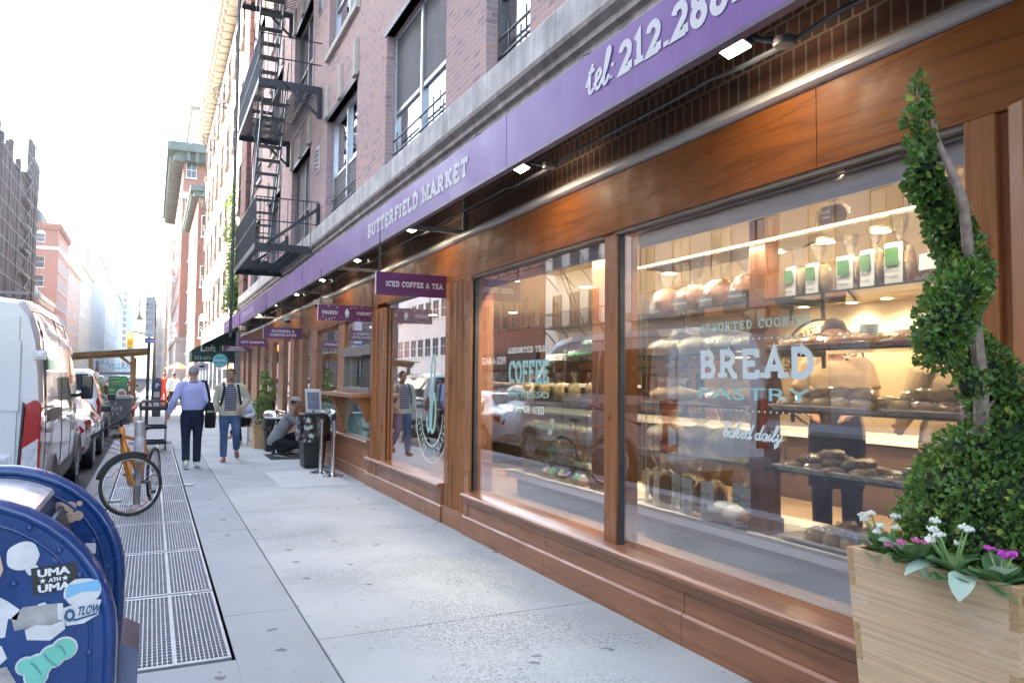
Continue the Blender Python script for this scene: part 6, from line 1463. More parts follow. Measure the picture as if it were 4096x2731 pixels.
tx=MB(); put(tx,sans('FALAFEL',.105,wx=.85,bold=.03),(2.36,30.965,2.16),ux,uz,center=True); put(tx,sans('HOUSE',.06,wx=1,bold=.02),(2.36,30.965,2.02),ux,uz,center=True); put(tx,sans('TAIM',.05),(2.36,30.965,2.34),ux,uz,center=True); tx.build('lettering',M['letter'],fs_)
b=MB(); b.cyl((2.36,31,2.45),(2.36,31,2.75),.025,8); b.cyl((2.36,31,2.75),(3.1,31,2.75),.02,8); b.build('hanger',M['steel'],fs_)
es=thing('eye_sign',(1.62,31.8,1.7),'white oval hanging sign with a painted eye beside the turquoise sign','sign')
b=MB(); b.add([(1.76+.24*math.cos(2*PI*i/24),31.8,1.98+.18*math.sin(2*PI*i/24)) for i in range(24)],[tuple(range(24))]); b.build('panel',plain('pale_pink_panel',(.72,.62,.66),.6),es,solid=.02)
b=MB(); b.add([(1.76+.12*math.cos(2*PI*i/20),31.785,1.98+.045*math.sin(2*PI*i/20)) for i in range(20)],[tuple(range(20))]); b.add([(1.76+.04*math.cos(2*PI*i/14),31.78,1.98+.04*math.sin(2*PI*i/14)) for i in range(14)],[tuple(range(14))]); b.build('eye',M['blackp'],es)
# shop fronts under those awnings
nx=thing('neighbour_shopfronts',(3.0,38,0),'small dark glass shopfronts under the green awning','shopfront')
b=MB(); b.box(2.98,3.2,31.2,58,0,3.4); b.build('wall',M['greyst'],nx)
for y in range(32,57,3): b=MB(); b.box(2.95,3.0,y,y+2.2,.3,2.4); b.build('window',M['carglass'],nx)
# ivy on the corner
iv=thing('climbing_ivy',(2.8,31.5,4.2),'bright green climbing ivy in the sunlight at the far corner of the brick building','ivy')
rnd=random.Random(21); b=MB()
for c_,r_,n_ in (((2.85,31.6,5.0),(.3,.4,.8),500),((2.85,32.4,6.0),(.3,.6,.9),500),((2.9,33.5,7.4),(.25,.5,1.2),350),((2.9,34.3,9.2),(.2,.4,1.2),200),((2.8,31.3,4.4),(.35,.5,.5),350)): leafcloud(b,c_,r_,n_,rnd,.13,.10,.9)
b.build('foliage',leafm('ivy_leaf',(.14,.26,.05)),iv); b=MB(); b.tube([(3.05,31.6,3.8),(2.98,32,5.5),(3.0,33.3,7.5),(3.0,34.2,9.8)],[.03,.025,.02,.01],6); b.build('stem',M['bark'],iv)
# ---------------------------------------------------------------- near the order window
def stanchion(x,y,lab):
    t=thing('rope_stanchion',(x,y,0),lab,'stanchion','polished steel stanchions')
    b=MB(); b.lathe([(.175,0),(.175,.012),(.15,.022),(.05,.045),(.03,.06)],(x,y,0),28); b.build('base',M['chrome2'],t,auto=40)
    b=MB(); b.cyl((x,y,.05),(x,y,.93),.032,18); b.build('post',M['chrome2'],t,auto=40)
    b=MB(); b.cyl((x,y,.90),(x,y,1.0),.034,18); b.build('belt_head',M['blackp'],t,auto=40)
M['chrome2']=plain('polished_steel',(.72,.71,.70),.12,1.0,var=.05)
stanchion(2.70,12.35,'nearer polished steel rope stanchion beside the order window'); stanchion(2.60,12.85,'farther polished steel rope stanchion, beside the black bin')
bn=thing('waste_bin',(2.62,13.75,0),'black square waste bin with a shiny black bag hanging over its rim','waste bin')
b=MB(); b.add([(2.46,13.55,0),(2.80,13.55,0),(2.80,13.95,0),(2.46,13.95,0),(2.40,13.48,.86),(2.86,13.48,.86),(2.86,14.02,.86),(2.40,14.02,.86)],[(3,2,1,0),(4,5,6,7),(0,1,5,4),(1,2,6,5),(2,3,7,6),(3,0,4,7)]); b.build('tub',M['blackp'],bn,bevel=.02)
M['bag']=plain('glossy_bin_bag',(.012,.012,.014),.16,var=.2,spec=.8,coat=.6)
b=MB(); n=48; v=[];rows=12
for i in range(rows+1):
    z=.9-.42*i/rows
    for k in range(n):
        a=2*PI*k/n; sx=.265*math.copysign(abs(math.cos(a))**.45,math.cos(a)); sy=.30*math.copysign(abs(math.sin(a))**.45,math.sin(a))
        q=1+.07*(i/rows)+.10*mnoise.noise(Vector((a*2.2,z*9,3)))*(.3+i/rows)+.05*mnoise.noise(Vector((a*7,z*17,1))); zz=z+.06*mnoise.noise(Vector((a*1.5,5,2)))*(i/rows)
        v.append((2.63+sx*q,13.75+sy*q,zz))
f=[(i*n+k,i*n+(k+1)%n,(i+1)*n+(k+1)%n,(i+1)*n+k) for i in range(rows) for k in range(n)]
b.add(v,f); b.build('bag',M['bag'],bn,smooth=True)
b=MB(); b.box(2.42,2.84,13.5,14.0,.87,.96); b.build('lid',M['blackp'],bn,bevel=.02)
b2_=thing('waste_bin',(2.42,17.1,0),'black waste bin with a domed silver lid beside the far topiary','waste bin')
b=MB(); b.box(2.25,2.65,16.9,17.3,0,.72); b.build('tub',M['blackp'],b2_,bevel=.02)
b=MB(); b.lathe([(.25,.0),(.25,.08),(.2,.14),(.08,.17)],(2.45,17.1,.72),20); b.build('lid',M['chrome2'],b2_,auto=40)
b=MB(); n=30; v=[]
for i in range(7):
    for k in range(n):
        a=2*PI*k/n; q=1+.12*mnoise.noise(Vector((a*2,i*.5,7)))+.02*i; v.append((2.45+.23*q*math.cos(a),17.1+.23*q*math.sin(a),.74-.05*i))
b.add(v,[(i*n+k,i*n+(k+1)%n,(i+1)*n+(k+1)%n,(i+1)*n+k) for i in range(6) for k in range(n)]); b.build('bag',M['bag'],b2_,smooth=True)
mn=thing('menu_board',(2.74,14.35,0),'white menu board on a stand behind the bagged bin','menu board')
b=MB(); b.obox((2.74,14.35,1.16),(.03,.30,.44),rz=R(60),ry=R(-12)); b.build('board',M['white'],mn,bevel=.006); b=MB(); b.obox((2.738,14.325,1.16),(.012,.22,.32),rz=R(60),ry=R(-12)); b.build('menu_sheet',plain('menu_blue_grey',(.25,.27,.36),.4,var=.4,vs_=25),mn); b=MB(); b.cyl((2.75,14.37,0),(2.75,14.37,.98),.018,8); b.lathe([(.14,0),(.14,.015),(.02,.03)],(2.75,14.37,0),16); b.build('stand',M['steel'],mn)
gm=thing('floor_grate',(2.5,15.8,0),'small dark floor grate under the crouching man','grate'); b=MB()
for k in range(22): b.box(2.12,2.86,15.2+.05*k,15.225+.05*k,.002,.012)
for x in (2.12,2.35,2.6,2.84): b.box(x,x+.02,15.19,16.3,.002,.0115)
b.build('bars',M['steel'],gm)['kind']='stuff'
# far planter with its topiary
q=planter(2.08,2.62,17.7,18.24,.52,.02,'small square wooden planter far down the sidewalk under a dark topiary')
ft=thing('spiral_topiary',(2.35,17.97,.5),'darker spiral topiary in the far wooden planter','topiary'); rnd=random.Random(5); b=MB()
for c_,r_,n_ in (((2.33,17.97,1.66),(.09,.09,.10),260),((2.36,17.97,1.5),(.13,.13,.12),500),((2.43,17.97,1.32),(.15,.15,.14),600),((2.36,17.97,1.14),(.17,.17,.12),600),((2.28,17.97,.97),(.19,.18,.15),800),((2.36,17.97,.76),(.22,.22,.18),900)): leafcloud(b,c_,r_,int(n_*.8),rnd,.034,.024)
b.build('foliage',M['box'],ft); b=MB(); b.tube([(2.35,17.97,.5),(2.36,17.97,1.2),(2.33,17.97,1.7)],[.025,.02,.006],6); b.build('trunk',M['bark'],ft)
fb=thing('flower_bed',(2.2,18.0,.52),'pale pink and white blossoms along the far planter','flowers'); rnd=random.Random(6); b=MB()
for k in range(140): b.blob((rnd.uniform(2.06,2.5),rnd.uniform(17.66,18.1),.52+rnd.uniform(0,.16)),rnd.uniform(.008,.016),5,4)
b.build('blossoms',plain('mixed_blossom',(.66,.45,.42),.6,island=.4),fb)['kind']='stuff'; b=MB(); leafcloud(b,(2.28,17.9,.54),(.24,.24,.10),500,rnd,.03,.02,.9); b.build('leaves',M['kal'],fb)
# cafe tables and chairs
def table(x,y,lab):
    t=thing('cafe_table',(x,y,0),lab,'table','cafe tables by the shopfront'); b=MB(); b.cyl((x,y,.72),(x,y,.745),.36,28); b.build('tabletop',M['alu'],t,auto=40); b=MB(); b.cyl((x,y,.02),(x,y,.72),.03,10); b.build('pedestal',M['steel'],t); b=MB(); b.lathe([(.22,0),(.22,.02),(.04,.05)],(x,y,0),20); b.build('foot',M['steel'],t)
table(2.55,16.75,'round cafe table behind the crouching man'); table(2.45,19.9,'round cafe table beside the seated woman')
def chair(x,y,rz,lab):
    t=thing('cafe_chair',(0,0,0),lab,'chair','cafe chairs by the shopfront'); b=MB(); b.box(-.2,.2,-.2,.2,.43,.46); b.build('seat',M['oakin'],t,bevel=.01)
    for sx in (-.18,.18):
        for sy in (-.18,.18): b=MB(); b.cyl((sx,sy,.43),(sx*1.1,sy*1.1,0),.012,6); b.build('leg',M['galv'],t)
    b=MB(); b.tube([(-.18,.19,.44),(-.18,.22,.85),(.18,.22,.85),(.18,.19,.44)],.012,6); b.box(-.17,.17,.205,.225,.65,.83); b.build('backrest',M['oakin'],t)
    t.location=(x,y,0); t.rotation_euler=(0,0,rz)
chair(2.12,19.0,R(35),'cafe chair under the woman in the white cap'); chair(2.55,19.15,R(150),'cafe chair under the person in the black cap')
# litter
for k,(x,y,l) in enumerate(((.55,12.1,'crumpled white paper scrap near the walking man'),(-.38,10.9,'white paper litter under the bicycle wheel'),(-.62,13.6,'white paper scrap on the kerb beside the saloon car'))):
    b=MB(); b.blob((x,y,.012),(.09,.05,.014),10,6,.6,2,k); one('paper_litter',b,M['stW'],l,'litter',smooth=True)
# ================================================================ people
def skinm(name,c): 
    m=plain(name,c,.5,var=.06,vs_=20); b=m.node_tree.nodes['Principled BSDF']; b.inputs['Subsurface Weight'].default_value=.12; b.inputs['Subsurface Radius'].default_value=(.02,.008,.005); return m
def cloth(name,c,var=.10,stripe=None):
    m=plain(name,c,.85,var=var,vs_=7,spec=.2); t=m.node_tree; b=t.nodes['Principled BSDF']
    h=noi(t,pos(t,(1,1,.6)),16,3); bump(t,b,h,.55,.03)
    if stripe:
        g=nn(t,"ShaderNodeNewGeometry"); s=nn(t,"ShaderNodeSeparateXYZ"); L(t,g.outputs[0],s.inputs[0])
        f=mmath(t,'GREATER_THAN',mmath(t,'FRACT',mmath(t,'MULTIPLY',s.outputs[2],26)),.72); L(t,mixc(t,f,c,stripe),b.inputs['Base Color'])
    return m
SK={'light':skinm('light_skin',(.52,.30,.21)),'tan':skinm('tan_skin',(.36,.19,.12)),'olive':skinm('olive_skin',(.40,.22,.14))}
M['lip']=plain('mouth_dark',(.10,.025,.02),.5); M['eyew']=plain('eye_white',(.70,.68,.66),.3); M['eyed']=plain('eye_dark',(.03,.02,.015),.2)
V=lambda *a:Vector(a)
def base_pose():
    return dict(pelvis=V(0,0,.94),waist=V(0,0,1.08),chest=V(0,0,1.30),neck=V(0,.0,1.47),head=V(0,-.015,1.62),yaw=0,pitch=0,
      shL=V(.185,.01,1.415),elL=V(.25,.04,1.14),wrL=V(.26,-.03,.88),shR=V(-.185,.01,1.415),elR=V(-.25,.04,1.14),wrR=V(-.26,-.03,.88),
      hipL=V(.095,0,.90),knL=V(.10,-.02,.49),anL=V(.10,.03,.085),toL=V(.11,-.15,.03),hipR=V(-.095,0,.90),knR=V(-.10,-.02,.49),anR=V(-.10,.03,.085),toR=V(-.11,-.15,.03))
def hand(mb,wr,el,side,curl=.5,s=1.0):
    d=(wr-el).normalized(); lat=d.cross(V(0,1,0)) if abs(d.y)<.8 else d.cross(V(0,0,1)); lat.normalize(); nrm=d.cross(lat).normalized()
    if side>0: nrm=-nrm
    fwd=V(0,-1,0)-d*V(0,-1,0).dot(d); fwd=fwd.normalized() if fwd.length>.2 else lat   # thumb side faces forward
    inn=d.cross(fwd).normalized()*(1 if side<0 else -1)
    for k,(o,l) in enumerate(((.030,.072),(.010,.082),(-.010,.076),(-.028,.060))):
        a=wr+d*.09*s+fwd*o*s; b=a+d*l*.5*s+inn*curl*.012; c=a+d*l*(1-.35*curl)*s+inn*curl*.05
        mb.tube([wr+d*.05*s+fwd*o*.8*s,a,b,c],[.010*s,.0095*s,.009*s,.0075*s],7)
    mb.tube([wr,wr+d*.03*s,wr+d*.07*s,wr+d*.095*s],[(.026*s,.017*s),(.034*s,.017*s),(.040*s,.016*s),(.036*s,.013*s)],10)
    mb.blob(wr+d*.06*s,(.030*s,.030*s,.034*s),8,6)
    mb.tube([wr+d*.02*s+fwd*.02*s,wr+d*.05*s+fwd*.048*s+inn*.01,wr+d*.09*s+fwd*.052*s+inn*.02],[.013*s,.011*s,.008*s],7)
def person(label,loc,rz,J,skin,shirt,trousers,shoes,hair=None,hairstyle='short',sleeve='long',loose=1.0,cat='person',detail=.011,mouth=.3,sock=None,jacket=None,shirt_len=.0,beltm=None,scale=1,tuck=False):
    S=SK[skin]; t=thing('person',(0,0,0),label,cat)
    p=J; Rh=Matrix.Rotation(p['yaw'],3,'Z')@Matrix.Rotation(p['pitch'],3,'X'); hc=p['head']
    H=lambda x,y,z: hc+Rh@V(x,y,z)
    b=MB()
    # head
    Mh=Rh
    b.blob(hc+Rh@V(0,.012,.035),(.076,.094,.088),16,12,M=Mh); b.blob(hc+Rh@V(0,-.022,-.038),(.058,.066,.072),14,10,M=Mh); b.blob(hc+Rh@V(0,-.05,-.088),(.034,.034,.026),10,8,M=Mh)
    b.tube([H(0,-.088,.02),H(0,-.105,-.015),H(0,-.112,-.028)],[.008,.012,.013],8); b.blob(H(0,-.096,-.032),(.019,.014,.010),8,6)
    for s in (-1,1):
        b.blob(H(.076*s,.012,-.005),(.012,.022,.033),8,8,M=Mh); b.blob(H(.036*s,-.068,-.018),(.026,.022,.022),8,6); b.tube([H(.014*s,-.090,.030),H(.034*s,-.086,.036),H(.056*s,-.070,.026)],[.009,.010,.007],7)
    b.tube([H(-.022,-.088,-.066),H(0,-.094,-.064),H(.022,-.088,-.066)],[.006,.009,.006],7)
    b.tube([p['neck']-V(0,0,.07),p['neck']+V(0,0,.0),hc+Rh@V(0,.02,-.06)],[.064,.056,.055],12)
    def torso(mb,g=0.0,zlow=None,w=1.0):
        pl,wa,ch,nk=p['pelvis'],p['waist'],p['chest'],p['neck']
        pts=[pl-V(0,0,.07),pl,wa,wa.lerp(ch,.6),ch+(nk-ch)*.25,ch+(nk-ch)*.62,nk-(nk-ch)*.12]
        rad=[(.155,.105),(.165,.115),(.145,.105),(.168,.115),(.180,.115),(.150,.090),(.070,.062)]
        mb.tube(pts,[(a*w+g,c*w+g) for a,c in rad],18)
    torso(b)
    for s in 'LR':
        sg=1 if s=='L' else -1
        b.tube([p['sh'+s]-V(sg*.05,0,0),p['sh'+s],p['sh'+s].lerp(p['el'+s],.5),p['el'+s],p['el'+s].lerp(p['wr'+s],.4),p['wr'+s]],[.05,.052,.045,.038,.037,.025],10)
        hand(b,p['wr'+s],p['el'+s],sg)
        hp,kn,an=p['hip'+s],p['kn'+s],p['an'+s]; b.tube([hp,hp.lerp(kn,.3),kn],[.085,.08,.052],12); b.blob(kn,.053,10,8); b.tube([kn,kn.lerp(an,.35),an],[.05,.053,.036],12)
        b.tube([p['an'+s]+V(0,0,.0),p['an'+s].lerp(p['to'+s],.5),p['to'+s]],[.036,.035,.026],8)
    body=vox(b,detail,3); body.build('body',S,t,smooth=True)
    # eyes, brows, mouth
    for s in (-1,1):
        e=MB(); e.blob(H(.033*s,-.076,.012),(.013,.009,.008),10,8); e.build('eye',M['eyew'],t,smooth=True)
        e=MB(); e.blob(H(.033*s,-.0835,.012),(.006,.004,.0065),8,6); e.build('iris',M['eyed'],t,smooth=True)
        if hair: e=MB(); e.tube([H(.013*s,-.098,.034),H(.034*s,-.094,.040),H(.056*s,-.076,.030)],[.004,.005,.003],6); e.build('eyebrow',hair,t)
    e=MB(); e.blob(H(0,-.088,-.070),(.020,.010,.005+.016*mouth),12,8); e.build('mouth',M['lip'],t,smooth=True)
    if hair:
        h=MB()
        if hairstyle=='short':
            v=[];n=24;m_=9
            for i in range(m_+1):
                for k in range(n):
                    ph=2*PI*k/n; front=max(0,-math.sin(ph)); back=max(0,math.sin(ph)); th=(1.72+.38*back-.80*front**.6+.05*math.sin(ph*9))*i/m_
                    q=V(math.sin(th)*math.cos(ph)*.079,.013+math.sin(th)*math.sin(ph)*.099,.034+math.cos(th)*.094)*(1+.03*mnoise.noise(V(ph*3,th*5,1)))
                    v.append(H(q.x,q.y,q.z))
            h.add(v,[(i*n+k,i*n+(k+1)%n,(i+1)*n+(k+1)%n,(i+1)*n+k) for i in range(m_) for k in range(n)]); h.build('hair',hair,t,smooth=True,solid=.006)
        elif hairstyle=='long':
            h.blob(H(0,.03,.03),(.088,.09,.098),14,10); h.tube([H(0,.08,.02),H(0,.11,-.08),H(.01,.10,-.2)],[(.08,.04),(.08,.045),(.05,.03)],10); h.build('hair',hair,t,smooth=True)
    # clothes
    c=MB()
    if tuck:
        wa,ch,nk=p['waist'],p['chest'],p['neck']; c.tube([p['pelvis']+V(0,0,.05),wa,wa.lerp(ch,.6),ch+(nk-ch)*.25,ch+(nk-ch)*.62,nk-(nk-ch)*.12],[(.178,.130),(.182,.14),(.192,.142),(.198,.138),(.165,.106),(.08,.07)],18)
    else:
        torso(c,.014*loose,w=1.02); c.tube([p['pelvis']-V(0,0,.06+shirt_len),p['pelvis'],p['waist']],[(.178*loose,.125*loose),(.18*loose,.13*loose),(.16*loose,.12*loose)],16)
    for s in 'LR':
        sg=1 if s=='L' else -1; sh,el,wr=p['sh'+s],p['el'+s],p['wr'+s]
        c.blob(sh-V(sg*.012,0,.008),.070*min(loose,1.08),12,9); c.tube([sh-V(sg*.10,0,-.012),sh-V(sg*.02,0,.004)],[.060,.066],12)
        if sleeve=='long': c.tube([sh,sh.lerp(el,.5),el],[.070*loose,.062*loose,.055*loose],12); c.blob(el,.056*loose,10,8); c.tube([el,el.lerp(wr,.5),wr.lerp(el,.06)],[.055*loose,.050*loose,.038*loose],12)
        else: c.tube([sh,sh.lerp(el,.5),sh.lerp(el,.68)],[.07,.066,.066],12)
    vox(c,detail*1.1,3).build('shirt' if jacket is None else 'jacket',shirt,t,smooth=True)
    c=MB(); c.tube([p['pelvis']+V(0,0,.06),p['pelvis'],p['pelvis']-V(0,0,.09)],[(.170,.122),(.178,.128),(.150,.115)],16)
    for s in 'LR':
        hp,kn,an=p['hip'+s],p['kn'+s],p['an'+s]; c.blob(hp,.10,12,9); c.tube([hp,hp.lerp(kn,.25),hp.lerp(kn,.7),kn],[.10,.099,.082,.073],12); c.blob(kn,.074,12,9); c.tube([kn,kn.lerp(an,.4),an.lerp(kn,.04)],[.072,.070,.064],12)
    vox(c,detail*1.1,3).build('trousers',trousers,t,smooth=True)
    if beltm:
        e=MB(); w=p['pelvis']+V(0,0,.06); e.tube([w-V(0,0,.018),w+V(0,0,.018)],[(.180,.134)]*2,20); e.build('belt',beltm,t,smooth=True)
    for s in 'LR':
        an,to=p['an'+s],p['to'+s]; d=(to-an); c=MB(); dn=V(d.x,d.y,0); dn=dn.normalized() if dn.length>.03 else d.normalized(); up=V(0,0,1)
        heel=an-dn*.04-V(0,0,.03); c.blob(heel,(.042,.042,.05),10,8); c.tube([heel+V(0,0,-.012),an.lerp(to,.55)-V(0,0,.008),to,to+d.normalized()*.045],[(.040,.038),(.046,.036),(.046,.028),(.028,.018)],12); vox(c,.009,3).build('shoe',shoes[0],t,smooth=True)
        c=MB(); c.tube([heel-V(0,0,.037),an.lerp(to,.5)-V(0,0,.05),to-V(0,0,.012),to+d.normalized()*.05-V(0,0,.006)],[(.044,.012),(.048,.012),(.048,.011),(.03,.008)],10); c.build('sole',shoes[1],t,smooth=True)
        if sock: c=MB(); c.tube([an-V(0,0,.02),an+(p['kn'+s]-an).normalized()*.13],[.045,.048],12); c.build('sock',sock,t,smooth=True)
    t.location=loc; t.rotation_euler=(0,0,rz); t.scale=(scale,)*3; return t
def attach(t,name,mb,mat,**k): return mb.build(name,mat,t,**k)
# ---- man in the blue shirt, walking away
J=base_pose(); J.update(hipL=V(.09,0,.90),knL=V(.095,-.10,.51),anL=V(.095,.01,.11),toL=V(.10,-.14,.06),knR=V(-.095,.02,.49),anR=V(-.09,.13,.09),toR=V(-.10,-.04,.03),elR=V(-.235,.10,1.16),wrR=V(-.20,-.10,1.02),elL=V(.29,.08,1.16),wrL=V(.37,.02,.92),pitch=.05)
J['anL']=V(.085,.16,.13); J['toL']=V(.09,.02,.05); J['knL']=V(.09,-.03,.5); J['anR']=V(-.095,-.06,.085); J['toR']=V(-.10,-.24,.03); J['knR']=V(-.095,-.08,.50)
grey=plain('silver_grey_hair',(.34,.34,.35),.7,var=.3,vs_=60,bmp=.6); dark=plain('black_hair',(.018,.014,.012),.5,var=.3,vs_=60,bmp=.5)
m1=person('man in a lavender blue shirt walking away with a black tote bag',(.66,14.35,0),PI,J,'light',cloth('lavender_shirt',(.44,.46,.74)),cloth('navy_trousers',(.022,.028,.06)),(plain('white_shoe',(.72,.72,.70),.5),M['white']),grey,'short',loose=1.06,sock=cloth('yellow_sock',(.66,.62,.10)),tuck=True,scale=1.02)
b=MB(); b.tube([V(0,.01,1.475)+V(.058*math.cos(a*PI/8),.058*math.sin(a*PI/8),.01*math.sin(a*PI/8)) for a in range(17)],[.014]*17,6); attach(m1,'collar',b,bpy.data.materials['lavender_shirt'],smooth=True)
tb=thing('tote_bag',(.93,14.33,.72),'black tote bag with white letters hanging from the shoulder of the man in blue','bag')
b=MB(); b.tube([(.955,14.30,.70),(.95,14.30,.85),(.94,14.30,1.03),(.935,14.3,1.14)],[(.085,.16),(.095,.18),(.075,.17),(.05,.15)],14); b.build('body',cloth('black_canvas',(.014,.014,.016)),tb,smooth=True)
for y in (14.2,14.42): b=MB(); b.tube([(.93,y,1.10),(.91,y,1.3),(.86,14.31+.3*(y-14.31),1.505),(.80,14.31+.3*(y-14.31),1.515)],[(.02,.008)]*4,6); b.build('strap',bpy.data.materials['black_canvas'],tb,smooth=True)
tx=MB(); put(tx,slab('MONO',.034,wx=.8),(.885,14.128,.97),(1,0,0),(0,0,1)); tx.build('lettering',M['letterP'],tb)
# ---- man in the cream jacket, walking toward the camera
J=base_pose(); J.update(elR=V(-.255,.03,1.15),wrR=V(-.265,-.06,.90),elL=V(.33,.06,1.17),wrL=V(.20,-.09,1.0),anR=V(-.10,-.10,.085),toR=V(-.12,-.27,.03),knR=V(-.10,-.10,.49),knL=V(.12,-.10,.52),anL=V(.14,.18,.22),toL=V(.15,.07,.08),yaw=.05)
m2=person('man with an open mouth in a cream bomber jacket walking toward the camera',(1.36,15.25,0),-.05,J,'olive',cloth('cream_jacket',(.56,.52,.40)),cloth('blue_jeans',(.065,.12,.23),.25),(plain('brown_shoe',(.16,.08,.05),.5),M['white']),dark,'short',loose=1.15,mouth=1.0,jacket=1,beltm=plain('black_belt',(.015,.015,.015),.4),shirt_len=.02)
b=MB(); v=[]
for z_,rx_,ry_ in ((.965,.215,.163),(1.08,.20,.158),(1.2,.208,.154),(1.3,.214,.152),(1.38,.185,.130),(1.43,.12,.100),(1.46,.08,.085)):
    for k in range(9): a_=(-.52+.13*k); v.append(V(rx_*math.sin(a_),-ry_*math.cos(a_),z_))
b.add(v,[(9*i+k,9*i+k+1,9*i+k+10,9*i+k+9) for i in range(6) for k in range(8)]); attach(m2,'striped_shirt',b,cloth('navy_stripe_tee',(.022,.025,.055),stripe=(.50,.50,.55)),smooth=True)
b=MB(); b.tube([V(0,.01,1.46)+V(.068*math.cos(a*PI/8),.066*math.sin(a*PI/8),.014*math.sin(a*PI/8)) for a in range(17)],[.018]*17,6); attach(m2,'collar',b,bpy.data.materials['cream_jacket'],smooth=True)
bp=thing('backpack',(1.36,15.4,1.1),'navy backpack worn by the man in the cream jacket','bag'); b=MB(); b.tube([(1.35,15.43,.98),(1.35,15.45,1.15),(1.35,15.43,1.38)],[(.13,.07),(.15,.09),(.11,.06)],12); b.build('body',cloth('navy_pack',(.025,.03,.05)),bp,smooth=True)
for s in (-.12,.13): b=MB(); b.tube([(1.35+s,15.40,1.40),(1.355+s,15.27,1.492),(1.36+s,15.115,1.38),(1.36+s*1.2,15.09,1.22),(1.36+s*1.5,15.18,1.05)],[(.022,.008)]*5,6); b.build('strap',bpy.data.materials['navy_pack'],bp,smooth=True)
# ---- crouching man at the order window, facing the shop (+X)
J=base_pose(); J.update(pelvis=V(0,.10,.30),waist=V(0,.03,.44),chest=V(0,-.14,.66),neck=V(0,-.22,.83),head=V(0,-.29,1.00),pitch=.25,
 shL=V(.18,-.16,.78),elL=V(.22,-.36,.62),wrL=V(.13,-.56,.60),shR=V(-.18,-.16,.78),elR=V(-.22,-.36,.60),wrR=V(-.12,-.56,.57),
 hipL=V(.10,.08,.27),knL=V(.15,-.36,.42),anL=V(.13,-.10,.09),toL=V(.14,-.27,.03),hipR=V(-.10,.08,.27),knR=V(-.15,-.34,.24),anR=V(-.13,.06,.12),toR=V(-.14,-.12,.03))
m3=person('man in a grey t-shirt and grey cap crouching beside the bagged bin',(2.36,15.75,0),R(80),J,'tan',cloth('grey_tee',(.20,.205,.22)),cloth('black_trousers',(.016,.016,.02)),(plain('black_shoe',(.015,.017,.02),.5),M['white']),dark,'short','short',loose=1.06,mouth=.1,sock=cloth('white_sock',(.7,.7,.7)),scale=1.05)
def cap(t,J,mat,name='cap',brim=True):
    Rh=Matrix.Rotation(J['yaw'],3,'Z')@Matrix.Rotation(J['pitch'],3,'X'); H=lambda x,y,z: J['head']+Rh@V(x,y,z)
    b=MB(); v=[];n=22
    for i in range(8):
        th=1.45*i/7
        for k in range(n): ph=2*PI*k/n; v.append(H(math.sin(th)*math.cos(ph)*.093,.012+math.sin(th)*math.sin(ph)*.112,.045+math.cos(th)*.10))
    b.add(v,[(i*n+k,i*n+(k+1)%n,(i+1)*n+(k+1)%n,(i+1)*n+k) for i in range(7) for k in range(n)])
    o=b.build(name,mat,t,smooth=True,solid=.008)
    if brim:
        b=MB(); pts=[H(-.075,-.07,.05)]+[H(.078*math.sin(-1.2+2.4*k/8),-.09-.075*math.cos(1.2*(k-4)/4),.045-.01*math.cos(1.2*(k-4)/4)) for k in range(9)]+[H(.075,-.07,.05)]
        b.add(pts,[tuple(range(len(pts)))]); b.build('brim',mat,o,solid=.006)
cap(m3,J,cloth('grey_cap',(.34,.31,.31)))
# ---- seated woman in a white cap, facing the street
J=base_pose(); J.update(pelvis=V(0,.06,.50),waist=V(0,.05,.63),chest=V(0,-.06,.84),neck=V(0,-.15,1.0),head=V(0,-.24,1.13),pitch=.75,
 shL=V(.17,-.09,.95),elL=V(.24,-.16,.70),wrL=V(.08,-.34,.66),shR=V(-.17,-.09,.95),elR=V(-.24,-.16,.70),wrR=V(-.08,-.34,.66),
 hipL=V(.09,.02,.50),knL=V(.05,-.42,.60),anL=V(-.14,-.52,.26),toL=V(-.17,-.66,.18),hipR=V(-.09,.02,.50),knR=V(-.06,-.40,.50),anR=V(-.02,-.36,.09),toR=V(-.03,-.52,.03))
m4=person('seated woman in a white cap and white jacket looking down, legs crossed',(2.12,19.0,0),R(-35),J,'light',cloth('white_jacket',(.68,.68,.74)),cloth('black_leggings',(.016,.017,.02)),(plain('pale_trainer',(.45,.45,.30),.6,var=.4,vs_=25),plain('lime_sole',(.45,.55,.12),.6)),plain('blonde_hair',(.38,.26,.12),.6,var=.3,vs_=40),'long',loose=1.0,mouth=.05)
cap(m4,J,cloth('white_cap',(.75,.74,.72)))
# ---- second seated person behind the topiary
m5=dup(m4,(2.58,19.35,0),R(200),'seated person in a black knitted cap, mostly hidden behind the far topiary')
for o in list(m5.children):
    nm=o.name.split('.')[0]; k={'jacket':'blackjk','shirt':'blackjk','cap':'blackjk'}.get(nm)
    if k:
        o.data=o.data.copy(); o.data.materials[0]=bpy.data.materials.get('black_knit') or cloth('black_knit',(.02,.02,.022))
        for c in list(o.children): bpy.data.objects.remove(c)
# ---- person bending inside the doorway
J=base_pose(); J.update(waist=V(0,-.02,1.08),chest=V(0,-.20,1.22),neck=V(0,-.36,1.30),head=V(0,-.50,1.36),pitch=.9,shL=V(.19,-.30,1.28),shR=V(-.19,-.30,1.28),elL=V(.24,-.36,1.02),wrL=V(.16,-.55,.9),elR=V(-.24,-.36,1.02),wrR=V(-.16,-.55,.9))
m6=person('person in black leaning forward behind the glass between two oak posts',(3.55,20.3,.012),R(150),J,'tan',cloth('black_coat',(.022,.022,.024)),bpy.data.materials['black_trousers'],(bpy.data.materials['black_shoe'],M['blackp']),dark,'short',loose=1.2,mouth=.1,scale=1.1)
